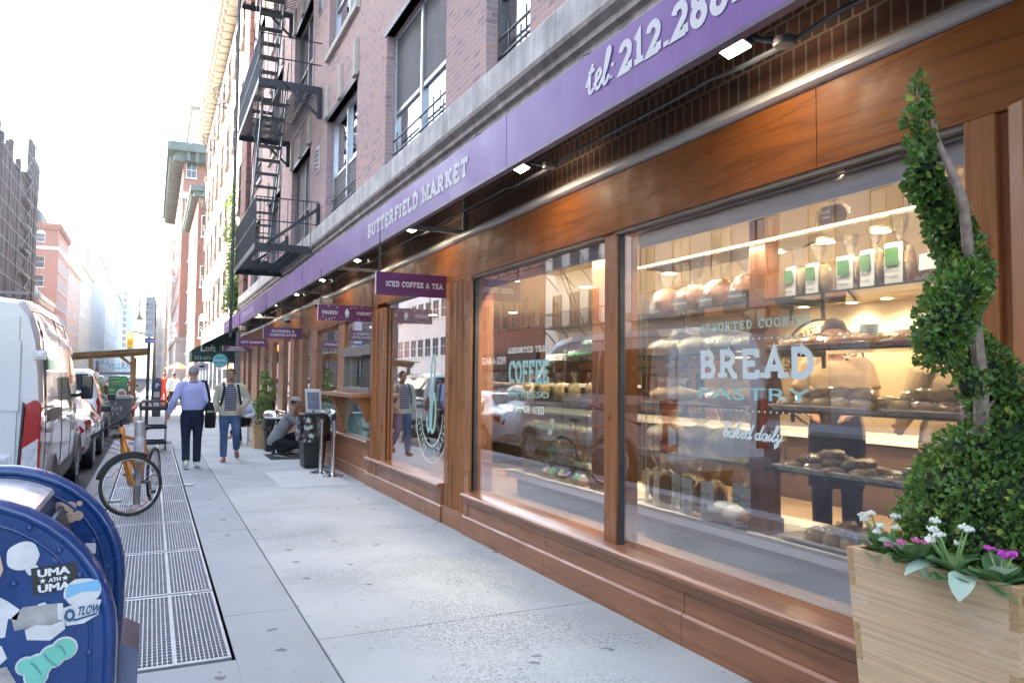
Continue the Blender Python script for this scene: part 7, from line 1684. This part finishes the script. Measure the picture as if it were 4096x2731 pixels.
# ---- two bakers behind the shelves
a=MB(); a.box(4.06,6.5,1.0,11,.0125,.30); struct('raised_floor',a,M['tile'])
beige=cloth('beige_tee',(.46,.36,.25)); J=base_pose(); J.update(pitch=.45,head=V(0,-.06,1.63),elL=V(.27,-.06,1.16),wrL=V(.13,-.32,1.08),elR=V(-.27,-.06,1.16),wrR=V(-.13,-.32,1.08))
m7=person('baker with short dark hair looking down behind the bread shelves',(4.5,3.95,.30),R(-55),J,'olive',beige,bpy.data.materials['black_trousers'],(bpy.data.materials['black_shoe'],M['blackp']),dark,'short','short',mouth=.05,loose=1.1)
b=MB(); b.tube([V(0,-.06,.55),V(0,-.07,.95),V(0,-.06,1.2)],[(.19,.10),(.18,.10),(.15,.085)],14); attach(m7,'apron',b,cloth('black_apron',(.015,.015,.017)),smooth=True)
b=MB(); b.tube([V(.12,-.10,1.2),V(.10,-.02,1.47),V(0,.07,1.5),V(-.10,-.02,1.47),V(-.12,-.10,1.2)],[(.012,.006)]*5,6); attach(m7,'apron_strap',b,M['letterP'],smooth=True)
J=base_pose(); J.update(elL=V(.27,-.03,1.16),wrL=V(.15,-.28,1.05),elR=V(-.27,-.03,1.16),wrR=V(-.2,-.24,1.02))
m8=person('baker with long hair standing behind the right end of the bread shelves',(4.55,3.12,.30),R(160),J,'light',beige,bpy.data.materials['black_trousers'],(bpy.data.materials['black_shoe'],M['blackp']),dark,'short','long',mouth=.05,loose=1.12,scale=.97)
b=MB(); b.tube([V(0,.0,.5),V(0,.0,.8),V(0,.0,1.05)],[(.215,.16),(.205,.15),(.18,.135)],16); attach(m8,'apron',b,bpy.data.materials['black_apron'],smooth=True)
# ---- pedestrians far off in the sun
J=base_pose(); J.update(anR=V(-.09,-.12,.085),toR=V(-.1,-.28,.03),knR=V(-.1,-.12,.5),anL=V(.09,.15,.10),toL=V(.1,0,.03))
m9=person('distant pedestrian in a white shirt and black trousers in the sunlight past the crossing',(.95,39,0),PI,J,'tan',cloth('sun_white_shirt',(.75,.74,.72)),bpy.data.materials['black_trousers'],(bpy.data.materials['black_shoe'],M['blackp']),dark,'short',loose=1.25,detail=.02)
m10=dup(m9,(.62,44,0),PI+.2,'distant pedestrian in red in the sunlight past the crossing')
for o in list(m10.children):
    if o.name.startswith(('shirt','trousers')): o.data=o.data.copy(); o.data.materials[0]=bpy.data.materials.get('sun_red') or cloth('sun_red',(.50,.06,.04))
dup(m9,(1.9,47,0),.4,'distant pedestrian in white beside the umbrella food cart')
# ================================================================ what is in the windows
film=bpy.data.materials.new('clear_wrapper'); film.use_nodes=True; t_=film.node_tree; t_.nodes.clear()
_tr=nn(t_,"ShaderNodeBsdfTransparent"); _tr.inputs[0].default_value=(.93,.93,.93,1); _gl=nn(t_,"ShaderNodeBsdfGlossy"); _gl.inputs['Roughness'].default_value=.06
_n=nn(t_,"ShaderNodeBump"); _n.inputs['Strength'].default_value=.9; _n.inputs['Distance'].default_value=.02; L(t_,noi(t_,pos(t_),55,2),_n.inputs['Height']); L(t_,_n.outputs[0],_gl.inputs['Normal'])
_mx=nn(t_,"ShaderNodeMixShader")
L(t_,mmath(t_,'MINIMUM',mmath(t_,'MULTIPLY',schlick(t_,_n.outputs[0]),2.0),.9),_mx.inputs[0]); L(t_,_tr.outputs[0],_mx.inputs[1]); L(t_,_gl.outputs[0],_mx.inputs[2]); L(t_,_mx.outputs[0],nn(t_,"ShaderNodeOutputMaterial").inputs[0])
M['film']=film
def foodm(name,c,dk,chip=None):
    m,t,b=NT(name); p=pos(t); col=ramp(t,noi(t,p,28,4),[(.3,dk),(.65,c)])
    if chip:
        v=nn(t,"ShaderNodeTexVoronoi"); v.inputs['Scale'].default_value=75; L(t,p,v.inputs['Vector']); se=nn(t,"ShaderNodeSeparateColor"); L(t,v.outputs['Color'],se.inputs[0])
        k=mmath(t,'MULTIPLY',ramp(t,v.outputs['Distance'],[(.30,(1,1,1)),(.4,(0,0,0))]),mmath(t,'GREATER_THAN',se.outputs[0],.55)); col=mixc(t,k,col,chip)
    L(t,col,b.inputs['Base Color']); b.inputs['Roughness'].default_value=.7; bump(t,b,noi(t,p,70,4),.5,.006); return m
M['cookie']=foodm('cookie_dough',(.80,.54,.26),(.66,.40,.16),(.06,.028,.015)); M['roll']=foodm('golden_roll',(.80,.52,.20),(.62,.33,.09)); M['loaf']=foodm('brown_loaf',(.56,.29,.12),(.38,.17,.06)); M['rye']=foodm('dark_loaf',(.42,.22,.11),(.28,.14,.07)); M['pale']=foodm('pale_bun',(.62,.48,.28),(.52,.36,.18)); M['muffin']=foodm('muffin',(.70,.42,.16),(.5,.26,.09),(.10,.03,.03)); M['biscotti']=foodm('biscotti',(.55,.38,.20),(.4,.24,.11),(.25,.12,.05)); M['challah']=foodm('glazed_challah',(.52,.20,.06),(.34,.10,.025))
M['tray']=plain('white_tray',(.74,.75,.75),.35,var=.03); M['labelW']=plain('white_product_label',(.74,.76,.74),.5,var=.03); M['labelG']=plain('green_product_label',(.09,.25,.10),.5); M['labelD']=plain('slate_product_label',(.10,.11,.12),.5); M['ink']=plain('label_ink',(.10,.10,.10),.6)
rnd=random.Random(77)
def tray(x,y0,y1,z,lab,w=.34):
    t=thing('serving_tray',(x,(y0+y1)/2,z),lab,'tray','white trays on the shelves'); b=MB(); b.box(x-w/2,x+w/2,y0,y1,z+.001,z+.01)
    b.build('floor_panel',M['tray'],t); b=MB(); b.add([(x-w/2,y0,z+.002),(x+w/2,y0,z+.002),(x+w/2,y1,z+.002),(x-w/2,y1,z+.002),(x-w/2-.03,y0-.025,z+.028),(x+w/2+.03,y0-.025,z+.028),(x+w/2+.03,y1+.025,z+.028),(x-w/2-.03,y1+.025,z+.028)],[(0,1,5,4),(1,2,6,5),(2,3,7,6),(3,0,4,7)]); b.build('rim',M['tray'],t,solid=.005)
def proto(kind,parts): return (kind,parts)
def bun_meshes(name,r,mat,seed,flat=.45,wrap=True,amp=.22):
    b=MB(); b.blob((0,0,r[2]*flat*1.4),(r[0],r[1],r[2]),14,9,amp,2.2,seed); out=[(name,b,M[mat])]
    if wrap: w=MB(); w.blob((0,0,r[2]*flat*1.4+.002),(r[0]*1.17,r[1]*1.2,r[2]*1.15),14,9,.35,3.4,seed+3); out.append(('wrapper',w,film))
    return out
def make(kind,parts,cat,group):
    t=thing(kind,(0,0,0),'',cat,group)
    for n_,b,m_ in parts: b.build(n_,m_,t,smooth=True)
    return t
def scatter(protos,spots,labels):
    used=set()
    for i,(x,y,z,rz,k) in enumerate(spots):
        p_=protos[k%len(protos)]; q=p_ if id(p_) not in used else dup(p_); used.add(id(p_)); q.location=(x,y,z); q.rotation_euler=(0,0,rz); q['label']=labels(i) if callable(labels) else labels
# 1 cookies on the lowest shelf tray
tray(3.58,2.12,2.72,1.076,'white tray of chocolate chip cookies on the lowest shelf, right half'); tray(3.58,2.82,3.42,1.076,'white tray of chocolate chip cookies on the lowest shelf, next to the oak post')
ck=[make('cookie',bun_meshes('biscuit',(.055,.058,.024),'cookie',s),'cookie','wrapped cookies heaped on the lowest shelf trays') for s in (1,2,3)]
sp=[]
for y0 in (2.12,2.82):
    for i in range(4):
        for j in range(3): sp.append((3.45+.085*j+rnd.uniform(-.01,.01),y0+.07+.15*i+rnd.uniform(-.015,.015),1.088,rnd.uniform(0,6),rnd.randrange(3)))
    for i in range(3):
        for j in range(2): sp.append((3.50+.09*j,y0+.14+.15*i+rnd.uniform(-.02,.02),1.128,rnd.uniform(0,6),rnd.randrange(3)))
    sp.append((3.53,y0+.3,1.165,1,0))
scatter(ck,sp,'wrapped chocolate chip cookie heaped on a white tray on the lowest shelf')
# 2 rolls on the second shelf
tray(3.58,2.05,2.66,1.431,'white tray of wrapped pastries on the second shelf, at the topiary end'); tray(3.58,2.80,3.45,1.431,'white tray of golden pastries on the second shelf, under the word PASTRY')
rl=[make('pastry',bun_meshes('bun',(.05,.075,.036),'roll',s),'pastry','wrapped golden pastries on the second shelf') for s in (5,6,7)]
sp=[]
for y0 in (2.05,2.80):
    for i in range(5):
        for j in range(3): sp.append((3.45+.1*j,y0+.06+.125*i,1.441,rnd.uniform(-.5,.5),rnd.randrange(3)))
    for i in range(4): sp.append((3.5,y0+.1+.13*i,1.492,rnd.uniform(-.5,.5),rnd.randrange(3)))
scatter(rl,sp,'wrapped golden pastry on a white tray on the second shelf')
# 3 loaves on the third shelf
tray(3.58,2.05,2.66,1.786,'white tray of brown loaves on the third shelf, at the topiary end'); tray(3.58,2.80,3.45,1.786,'white tray of brown loaves on the third shelf, under the words ASSORTED COOKIES')
lv=[make('small_loaf',bun_meshes('crumb',(.06,.085,.034),'loaf',s),'bread','small brown loaves on the third shelf') for s in (9,10)]
scatter(lv,[(3.46+.13*(j%2),y0+.08+.15*i,1.797,rnd.uniform(-.4,.4),i+j) for y0 in (2.05,2.80) for i in range(4) for j in range(2)],'small wrapped brown loaf on a white tray on the third shelf')
# price cards
for k,(x,y,z,l) in enumerate(((3.5,3.05,1.50,'white price card standing among the golden pastries, left one'),(3.5,2.32,1.50,'white price card standing among the pastries by the topiary'),(3.5,2.85,1.85,'white price card on the third shelf in front of the baker'),(3.45,2.95,.72,'white price card behind the muffins'),(3.42,6.3,1.12,'tall white price card beside the clear cupcake boxes'),(3.45,2.48,.70,'small tilted price card at the end of the muffins'))):
    t=thing('price_card',(x,y,z),l,'card','price cards on the shelves'); b=MB(); b.obox((x,y,z+.03),(.003,.10 if k!=4 else .07,.075 if k!=4 else .16),rz=rnd.uniform(-.3,.3),ry=.2); b.build('card',M['labelW'],t)
    b=MB()
    for q in range(4): b.obox((x-.003,y,z+.05-.013*q),(.001,.07 if q<3 else .04,.004),ry=.2)
    b.build('printed_lines',M['ink'],t)
# 4 biscotti bags on the top shelf with green labels
def bag(kind,dims,mat,seed,label=None,tail=.08,text=None,slices=0):
    w,d,h=dims; b=MB()
    if slices:
        for i in range(slices): b.blob((0,-d*.5+d*(i+.5)/slices,h*.40),(w*.42,d*.42/slices,h*.36),10,7,.12,2,seed+i)
    else: b.blob((0,0,h*.42),(w*.45,d*.45,h*.42),14,9,.12,1.6,seed)
    parts=[('bread',b,M[mat])]
    f=MB(); n=18; v=[]; prof_=[(.46,0),(.52,.12),(.53,.4),(.50,.68),(.34,.84),(.14,.93),(.08,1.0),(.20,1.12),(.30,1.12+tail*4)]
    for i,(r_,z) in enumerate(prof_):
        for k in range(n):
            a=2*PI*k/n; q=1+.13*mnoise.noise(Vector((math.cos(a)*2.2+seed,math.sin(a)*2.2,z*4)))+(.12*math.sin(a*5) if i>6 else 0); v.append((w*r_*1.02*math.cos(a)*q,d*r_*1.02*math.sin(a)*q,h*z*.92))
    f.add(v,[(i*n+k,i*n+(k+1)%n,(i+1)*n+(k+1)%n,(i+1)*n+k) for i in range(len(prof_)-1) for k in range(n)]); parts.append(('wrapper',f,film))
    return parts
def labelled(t,w,d,h,lm,lw,lh,lz,text=None,patch=None,x=None,tm='ink'):
    x=x if x is not None else -w*.56
    b=MB(); n=8; v=[]
    for i in range(n+1):
        a=-.5+i/n; v+=[(x+.035*a*a,a*lw,lz),(x+.035*a*a+.004,a*lw,lz+lh)]
    b.add(v,[(2*i,2*i+1,2*i+3,2*i+2) for i in range(n)]); b.build('label',M[lm],t,smooth=True)
    if patch: b=MB(); b.box(x-.003,x-.001,-lw*.36,lw*.36,lz+lh*.45,lz+lh*.88); b.build('label_panel',M[patch],t)
    if text:
        tx=MB()
        for s_,hh,zz in text: put(tx,sans(s_,hh),(x-.004,0,zz),(0,-1,0),(0,0,1),center=True)
        tx.build('lettering',M[tm],t)
bi=make('biscotti_bag',bag('b',(.10,.14,.20),'biscotti',3,slices=4),'bag of biscotti','bags of biscotti on the top shelf'); labelled(bi,.10,.14,.20,'labelW',.09,.16,.0,[('Biscotti',.017,.045),('Pratesi',.017,.022)],'labelG')
BL=['bag of biscotti with a green and white label, nearest the dark oak post','second bag of biscotti from the dark oak post','third bag of biscotti from the dark oak post','fourth bag of biscotti from the dark oak post','fifth bag of biscotti from the dark oak post']
for i,y in enumerate((3.36,3.20,2.98,2.82,2.67)):
    q=bi if i==0 else dup(bi); q.location=(3.52,y,2.106); q.rotation_euler=(0,0,(-.2,-.1,.1,-.15,.05)[i]); q['label']=BL[i]; q.scale=(1,1,(1,1,1.05,1.12,1.2)[i])
q=make('biscotti_bag',bag('b',(.10,.16,.15),'biscotti',8,slices=3),'bag of biscotti','bags of biscotti on the top shelf'); labelled(q,.10,.16,.15,'labelW',.10,.07,.05,[('almond',.012,.09)]); q.location=(3.53,2.47,2.106); q['label']='low bag of biscotti with a plain white label beside the topiary'
q=make('toffee_bag',bag('b',(.10,.22,.16),'biscotti',12),'bag of toffee',None); labelled(q,.10,.22,.16,'labelP',.08,.10,.02,[('Notti',.022,.075),('Toffee',.018,.045)],tm='letter') if M.setdefault('labelP',plain('violet_product_label',(.17,.10,.32),.5)) else 0
q.location=(3.5,3.08,2.481); q['label']='bag of toffee with a violet label on the lit upper ledge'
# lit upper ledge
t=thing('glass_shelf',(3.6,3.4,2.47),'highest glass ledge with a glowing warm front edge','shelf','glass display shelves'); b=MB(); b.box(3.4,3.8,1.95,4.9,2.466,2.476); b.build('sheet',M['sheet'],t); b=MB(); b.box(3.392,3.399,1.95,4.9,2.464,2.477); b.build('lit_edge',emitm('edge_glow',(1,.68,.34),1.1),t)
ld=bpy.data.lights.new('ledge_light','AREA'); ld.shape='RECTANGLE'; ld.size=.04; ld.size_y=2.8; ld.energy=3.5; ld.color=(1,.86,.68)
lo=bpy.data.objects.new('ledge_light',ld); sc.collection.objects.link(lo); lo.parent=t; lo.location=(-.245,0,-.02); lo.rotation_euler=(0,R(-10),0)
# 5 challah bags, rolls and loaves on the left shelves
ch=make('challah_bag',bag('b',(.20,.22,.20),'challah',21),'bagged bread','bagged challah loaves on the top shelf'); labelled(ch,.20,.22,.20,'labelD',.11,.075,.0,[('Orwashers',.02,.035)],tm='letterP')
CL_=['bagged round challah with a slate label on the top shelf, leftmost','bagged round challah with a slate label, second from the left','bagged round challah with a slate label, third from the left','bagged round challah with a slate label, beside the dark oak post']
for i,y in enumerate((4.72,4.42,4.13,3.84)): q=ch if i==0 else dup(ch); q.location=(3.58,y,2.106); q.rotation_euler=(0,0,(-.3,.1,.0,.2)[i]); q['label']=CL_[i]
rb=[make('roll_bag',bag('b',(.20,.26,.13),'pale',31+s),'bag of rolls','bags of pale rolls on the left shelves') for s in range(2)]
scatter(rb,[(3.56,4.70,1.786,.1,0),(3.58,4.40,1.786,-.2,1),(3.57,4.08,1.786,.2,0),(3.6,3.84,1.786,0,1)],lambda i:'bag of pale rolls on the third shelf, '+['leftmost','second from the left','third from the left','beside the dark oak post'][i])
bg_=make('baguette_bag',bag('b',(.16,.44,.13),'roll',41),'bagged bread','bagged golden loaves on the second left shelf')
scatter([bg_],[(3.55,4.62,1.431,.25,0),(3.60,4.2,1.431,-.2,0),(3.53,3.95,1.431,.15,0)],lambda i:'long golden loaf in a bag on the second shelf, '+['left end','middle','beside the dark oak post'][i])
wl_=make('whole_loaf_bag',bag('b',(.22,.28,.19),'rye',51),'bagged bread','bagged whole loaves on the lowest left shelf'); wl2=make('whole_loaf_bag',bag('b',(.22,.28,.20),'pale',52),'bagged bread','bagged whole loaves on the lowest left shelf')
scatter([wl_,wl2],[(3.56,4.70,1.076,.1,0),(3.60,4.36,1.076,-.2,0),(3.56,4.02,1.076,.1,1),(3.62,3.80,1.076,.3,0)],lambda i:['dark wrapped loaf at the left end of the lowest shelf','dark wrapped loaf, second on the lowest shelf','big pale loaf in a tied bag on the lowest shelf','dark wrapped loaf beside the oak post on the lowest shelf'][i])
sl=make('sliced_bread_bag',bag('b',(.16,.12,.27),'rye',61,slices=2),'bagged bread','bags of sliced bread standing on the marble'); labelled(sl,.16,.12,.27,'labelW',.09,.22,.01,[('BREAD',.02,.15),('ALONE',.02,.12),('batard',.011,.04)])
SB=['tall bag of sliced bread with a white label, leftmost on the marble','second tall bag of sliced bread from the left','third tall bag of sliced bread from the left','fourth tall bag of sliced bread, with a bow of film','fifth tall bag of sliced bread from the left','sixth bag of sliced bread, leaning','bag of sliced bread beside the dark oak post']
for i,(y,x,rz) in enumerate(((4.80,3.55,-.3),(4.62,3.50,-.2),(4.44,3.53,.0),(4.24,3.46,.1),(4.03,3.45,.2),(3.86,3.58,.0),(3.73,3.50,.4))): q=sl if i==0 else dup(sl); q.location=(x,y,.668); q.rotation_euler=(0,0,rz); q['label']=SB[i]
pp_=make('paper_bag_loaf',[('bread',MB().blob((0,0,.07),(.07,.12,.055),12,8,.15,2,3),M['loaf']),('paper',MB().blob((.0,.03,.075),(.085,.13,.07),12,8,.35,2.5,9),M['stW'])],'bagged bread','paper wrapped loaves lying on the marble')
scatter([pp_],[(3.44,3.92,.668,.3,0),(3.42,3.76,.668,-.2,0)],lambda i:['loaf in white paper lying on the marble, left one','loaf in white paper lying on the marble beside the oak post'][i])
# 6 muffins on the marble
tray(3.58,2.50,3.38,.668,'large white tray of muffins and scones on the marble counter'); mf=[make('muffin',bun_meshes('cake',(.052,.055,.042),'muffin',s),'muffin','wrapped muffins on the marble tray') for s in (71,72)]
scatter(mf,[(3.48+.12*(j%2),2.58+.125*i,.679,rnd.uniform(0,6),i) for i in range(6) for j in range(2)]+[(3.5,2.7+.15*i,.745,1,i) for i in range(3)],'wrapped muffin on the white tray on the marble counter')
# 7 the cupcake window
M['icW']=plain('white_icing',(.70,.66,.58),.5,var=.08,vs_=40); M['icT']=plain('mint_icing',(.25,.60,.46),.5,var=.08,vs_=40); M['icP']=plain('violet_icing',(.30,.28,.52),.5,var=.08,vs_=40); M['case']=plain('cake_case',(.42,.25,.11),.7,var=.2,vs_=60)
def cup_parts(ic,n=(2,2),gap=.075):
    ca=MB(); ice=MB()
    for i in range(n[0]):
        for j in range(n[1]):
            x=(i-(n[0]-1)/2)*gap; y=(j-(n[1]-1)/2)*gap; ca.lathe([(.022,.004),(.031,.042)],(x,y,0),12); ice.lathe([(.034,.042),(.035,.052),(.024,.062),(.026,.066),(.012,.076),(.003,.084)],(x,y,0),12)
    return ca,ice
def clam(ic,n=(2,4),gap=.075):
    """a clear box: its cakes are many alike pieces in one tray part"""
    t=thing('cupcake_box',(0,0,0),'','box of cupcakes','clear boxes of cupcakes stacked on the marble'); ca,ice=cup_parts(ic,n,gap); o=ca.build('cakes',M['case'],t,auto=40); o['kind']='stuff'; o=ice.build('icing',M[ic],t,smooth=True); o['kind']='stuff'
    w,d=n[0]*gap/2+.012,n[1]*gap/2+.012; b=MB(); b.box(-w,w,-d,d,.0,.035); b.build('base_tray',film,t); b=MB(); b.add([(-w,-d,.036),(w,-d,.036),(w,d,.036),(-w,d,.036),(-w*.9,-d*.94,.098),(w*.9,-d*.94,.098),(w*.9,d*.94,.098),(-w*.9,d*.94,.098)],[(4,5,6,7),(0,1,5,4),(1,2,6,5),(2,3,7,6),(3,0,4,7)]); b.build('lid',film,t,bevel=.006)
    return t
pr={k:clam(k) for k in ('icW','icT','icP')}; used=set()
rows=[(6.88,3.55,['icW','icW','icT','icW','icW']),(6.55,3.50,['icT','icW','icT','icW','icT']),(6.9,3.72,['icW','icT','icW']),(6.2,3.55,['icP','icW','icP']),(5.9,3.58,['icP','icW'])]
nm={'icW':'white','icT':'mint green','icP':'violet'}; wh=['in the leftmost marble stack','in the second marble stack','in the stack behind the leftmost one','in the third marble stack','in the stack beside the dark oak post']; od=['lowest','second up','third up','fourth up','topmost']
for r_,(y,x,st_) in enumerate(rows):
    for l_,ic in enumerate(st_):
        q=pr[ic] if ic not in used else dup(pr[ic]); used.add(ic); q.location=(x+rnd.uniform(-.01,.01),y+rnd.uniform(-.015,.015),.668+.1*l_); q['label']='%s iced cupcake box %s, %s'%(nm[ic],od[l_],wh[r_])
def cupcake(ic):
    t=thing('cupcake',(0,0,0),'','cupcake','single cupcakes along the front of the marble'); ca,ice=cup_parts(ic,(1,1)); ca.build('case',M['case'],t,auto=40); ice.build('icing',M[ic],t,smooth=True); t.scale=(1.25,)*3; return t
cp={k:cupcake(k) for k in pr}; used=set()
for i,(y,ic) in enumerate(((6.40,'icW'),(6.28,'icT'),(6.10,'icW'),(5.97,'icP'),(5.72,'icW'),(5.84,'icT'))):
    q=cp[ic] if ic not in used else dup(cp[ic]); used.add(ic); q.location=(3.43,y,.668); q['label']='single %s iced cupcake at the front of the marble, %s from the left'%(nm[ic],['first','second','third','fourth','last','fifth'][i])
# shelf goods of the cupcake window
cb_=make('cookie_pouch',bag('b',(.07,.09,.15),'pale',81,slices=3),'bag of cookies','small tied cookie pouches on the middle shelf')
scatter([cb_],[(3.52+.1*(i%2),6.95-.15*i,1.411,rnd.uniform(-.3,.3),0) for i in range(9)],lambda i:'small tied pouch of cookies on the middle shelf, number %s from the left'%['one','two','three','four','five','six','seven','eight','nine'][i])
for i,y in enumerate((6.85,6.5,6.1,5.8)):
    q=dup(pr['icW'],(3.6,y,1.081),.05*i,['clear box of white cakes on the lowest shelf, leftmost','clear box of white cakes on the lowest shelf, second from the left','clear box of white cakes on the lowest shelf, third from the left','clear box of white cakes on the lowest shelf, beside the oak post'][i]); 
for i,(y,z) in enumerate(((6.1,1.776),(5.8,1.776),(5.8,1.876))): dup(pr['icT'],(3.6,y,z),0,['clear box of mint iced cakes on the highest shelf, left one','clear box of mint iced cakes on the highest shelf, right lower one','clear box of mint iced cakes on the highest shelf, right upper one'][i])
dbx=MB(); 
for o in list(sc.collection.objects):
    if o.parent is None:
        k={'pastry':1.18,'cookie':1.12,'small_loaf':1.2,'biscotti_bag':1.15,'challah_bag':1.2,'roll_bag':1.2,'whole_loaf_bag':1.22,'sliced_bread_bag':1.14,'muffin':1.15,'cookie_pouch':1.3,'baguette_bag':1.1}.get(o.name.split('.')[0])
        if k: o.scale=tuple(q*k for q in o.scale)
# ---------------------------------------------------------------- lettering on the panes
def width(t,wd): v,f,w0=t; k=wd/w0; return [(a*k,b_,c_) for a,b_,c_ in v],f,wd
def ptext(pane,name,txt,yl,z,wd,mat):
    mb=MB(); put(mb,width(txt,wd),(3.0475,yl,z),(0,-1,0),(0,0,1),off=.0005); return mb.build(name,M[mat],pane)
def dots(pane,y0,y1,z,n,mat='icewhite'):
    mb=MB()
    for i in range(n):
        y=y0+(y1-y0)*i/(n-1); mb.add([(3.047,y+.006*math.cos(k*PI/4),z+.006*math.sin(k*PI/4)) for k in range(8)],[tuple(range(8))])
    o=mb.build('dotted_line',M[mat],pane); o['kind']='stuff'
p1,p2,p3=panes[1],panes[2],panes[3]
ptext(p1,'lettering',slab('ASSORTED COOKIES',.05,wx=1,wt=.16,gap=.3),3.697,1.896,.87,'aqua')
dots(p1,3.697,2.823,1.838,20)
ptext(p1,'lettering',slab('BREAD',.158,wx=1.1,wt=.235,gap=.16,serif=.42),3.698,1.619,.886,'icewhite')
ptext(p1,'lettering',sans('PASTRY',.070,bold=.0),3.698,1.492,.865,'aqua')
dots(p1,3.687,2.842,1.432,20)
ptext(p1,'lettering',script('baked daily',.085,wt=.12),3.493,1.275,.463,'icewhite')
ptext(p2,'lettering',slab('ASSORTED TEAS',.052,wt=.17,gap=.2),6.473,1.84,.81,'icewhite')
ptext(p2,'lettering',slab('COFFEE',.21,wx=.6,wt=.17,gap=.14),6.45,1.56,.79,'aqua')
ptext(p2,'lettering',sans('ESPRESSO',.056),6.464,1.438,.81,'aqua'); dots(p2,6.46,5.66,1.395,20)
ptext(p2,'lettering',slab('HOT OR ICED',.068,wx=.7,wt=.17,gap=.16),6.367,1.295,.635,'icewhite')
# round logo on the third pane
mb=MB(); cy_,cz_=8.62,1.17
def pring(r_,w_,a0=0,a1=360,n=56,ky=1):
    v=[]
    for i in range(n+1): a=R(a0+(a1-a0)*i/n); v+=[(3.047,cy_-r_*math.cos(a)*ky,cz_+r_*math.sin(a)),(3.047,cy_-(r_+w_)*math.cos(a)*ky,cz_+(r_+w_)*math.sin(a))]
    mb.add(v,[(2*i,2*i+1,2*i+3,2*i+2) for i in range(n)])
pring(.57,.018,178,362); pring(.37,.014,178,362); mb.build('logo_ring',M['icewhite'],p3)
mb=MB(); vf=([],[]); 
for pts in ([(-.02,.55),(-.05,.2),(-.04,-.2),(-.10,-.27),(-.17,-.2),(-.15,-.08)],[(-.02,-.2),(.02,-.28),(.12,-.2),(.15,.05),(.10,.2),(.02,.12),(.0,-.1),(-.01,-.2)],[(-.02,.55),(.06,.68),(.11,.55),(.07,.3),(.0,.15)]):
    q=[]; 
    for a_,c_ in zip(pts,pts[1:]):
        for k in range(4): q.append((a_[0]+(c_[0]-a_[0])*k/4,a_[1]+(c_[1]-a_[1])*k/4))
    q.append(pts[-1]); 
    for _ in range(3): q=[q[0]]+[((q[i-1][0]+2*q[i][0]+q[i+1][0])/4,(q[i-1][1]+2*q[i][1]+q[i+1][1])/4) for i in range(1,len(q)-1)]+[q[-1]]
    ribbon(vf,q,.045,len(vf[0])*1e-6)
mb.flat([(a_,c_,d_) for a_,c_,d_ in vf[0]],vf[1],(3.0468,cy_,cz_+.05),(0,-1,0),(0,0,1)); mb.build('logo_monogram',M['aqua'],p3)
mb=MB(); word='BUTTERFIELD MARKET'
for i,c_ in enumerate(word):
    a=R(186+168*i/(len(word)-1)); o=(3.0468,cy_-.505*math.cos(a),cz_+.505*math.sin(a)); put(mb,slab(c_,.075,wx=.8),o,(0,math.sin(a),math.cos(a)) if False else (0,-(-math.sin(a)),-(-math.cos(a)) ) if False else (0,math.sin(a),math.cos(a)),(0,math.cos(a),-math.sin(a)),center=True,off=0)
mb.build('logo_lettering',M['aqua'],p3)
# ================================================================ hazy air down the avenue
hb=MB(); hb.box(-60,60,-60,1200,-1.2,90)
hm=bpy.data.materials.new('haze'); hm.use_nodes=True; t=hm.node_tree; t.nodes.clear(); vo=nn(t,"ShaderNodeVolumePrincipled"); vo.inputs['Color'].default_value=(.96,.96,1,1); vo.inputs['Density'].default_value=.0003; vo.inputs['Anisotropy'].default_value=.2
L(t,vo.outputs[0],nn(t,"ShaderNodeOutputMaterial").inputs[1])
ho=hb.build('haze',hm); ho['kind']='stuff'
cy.volume_bounces=0; cy.volume_step_rate=10; cy.volume_max_steps=64
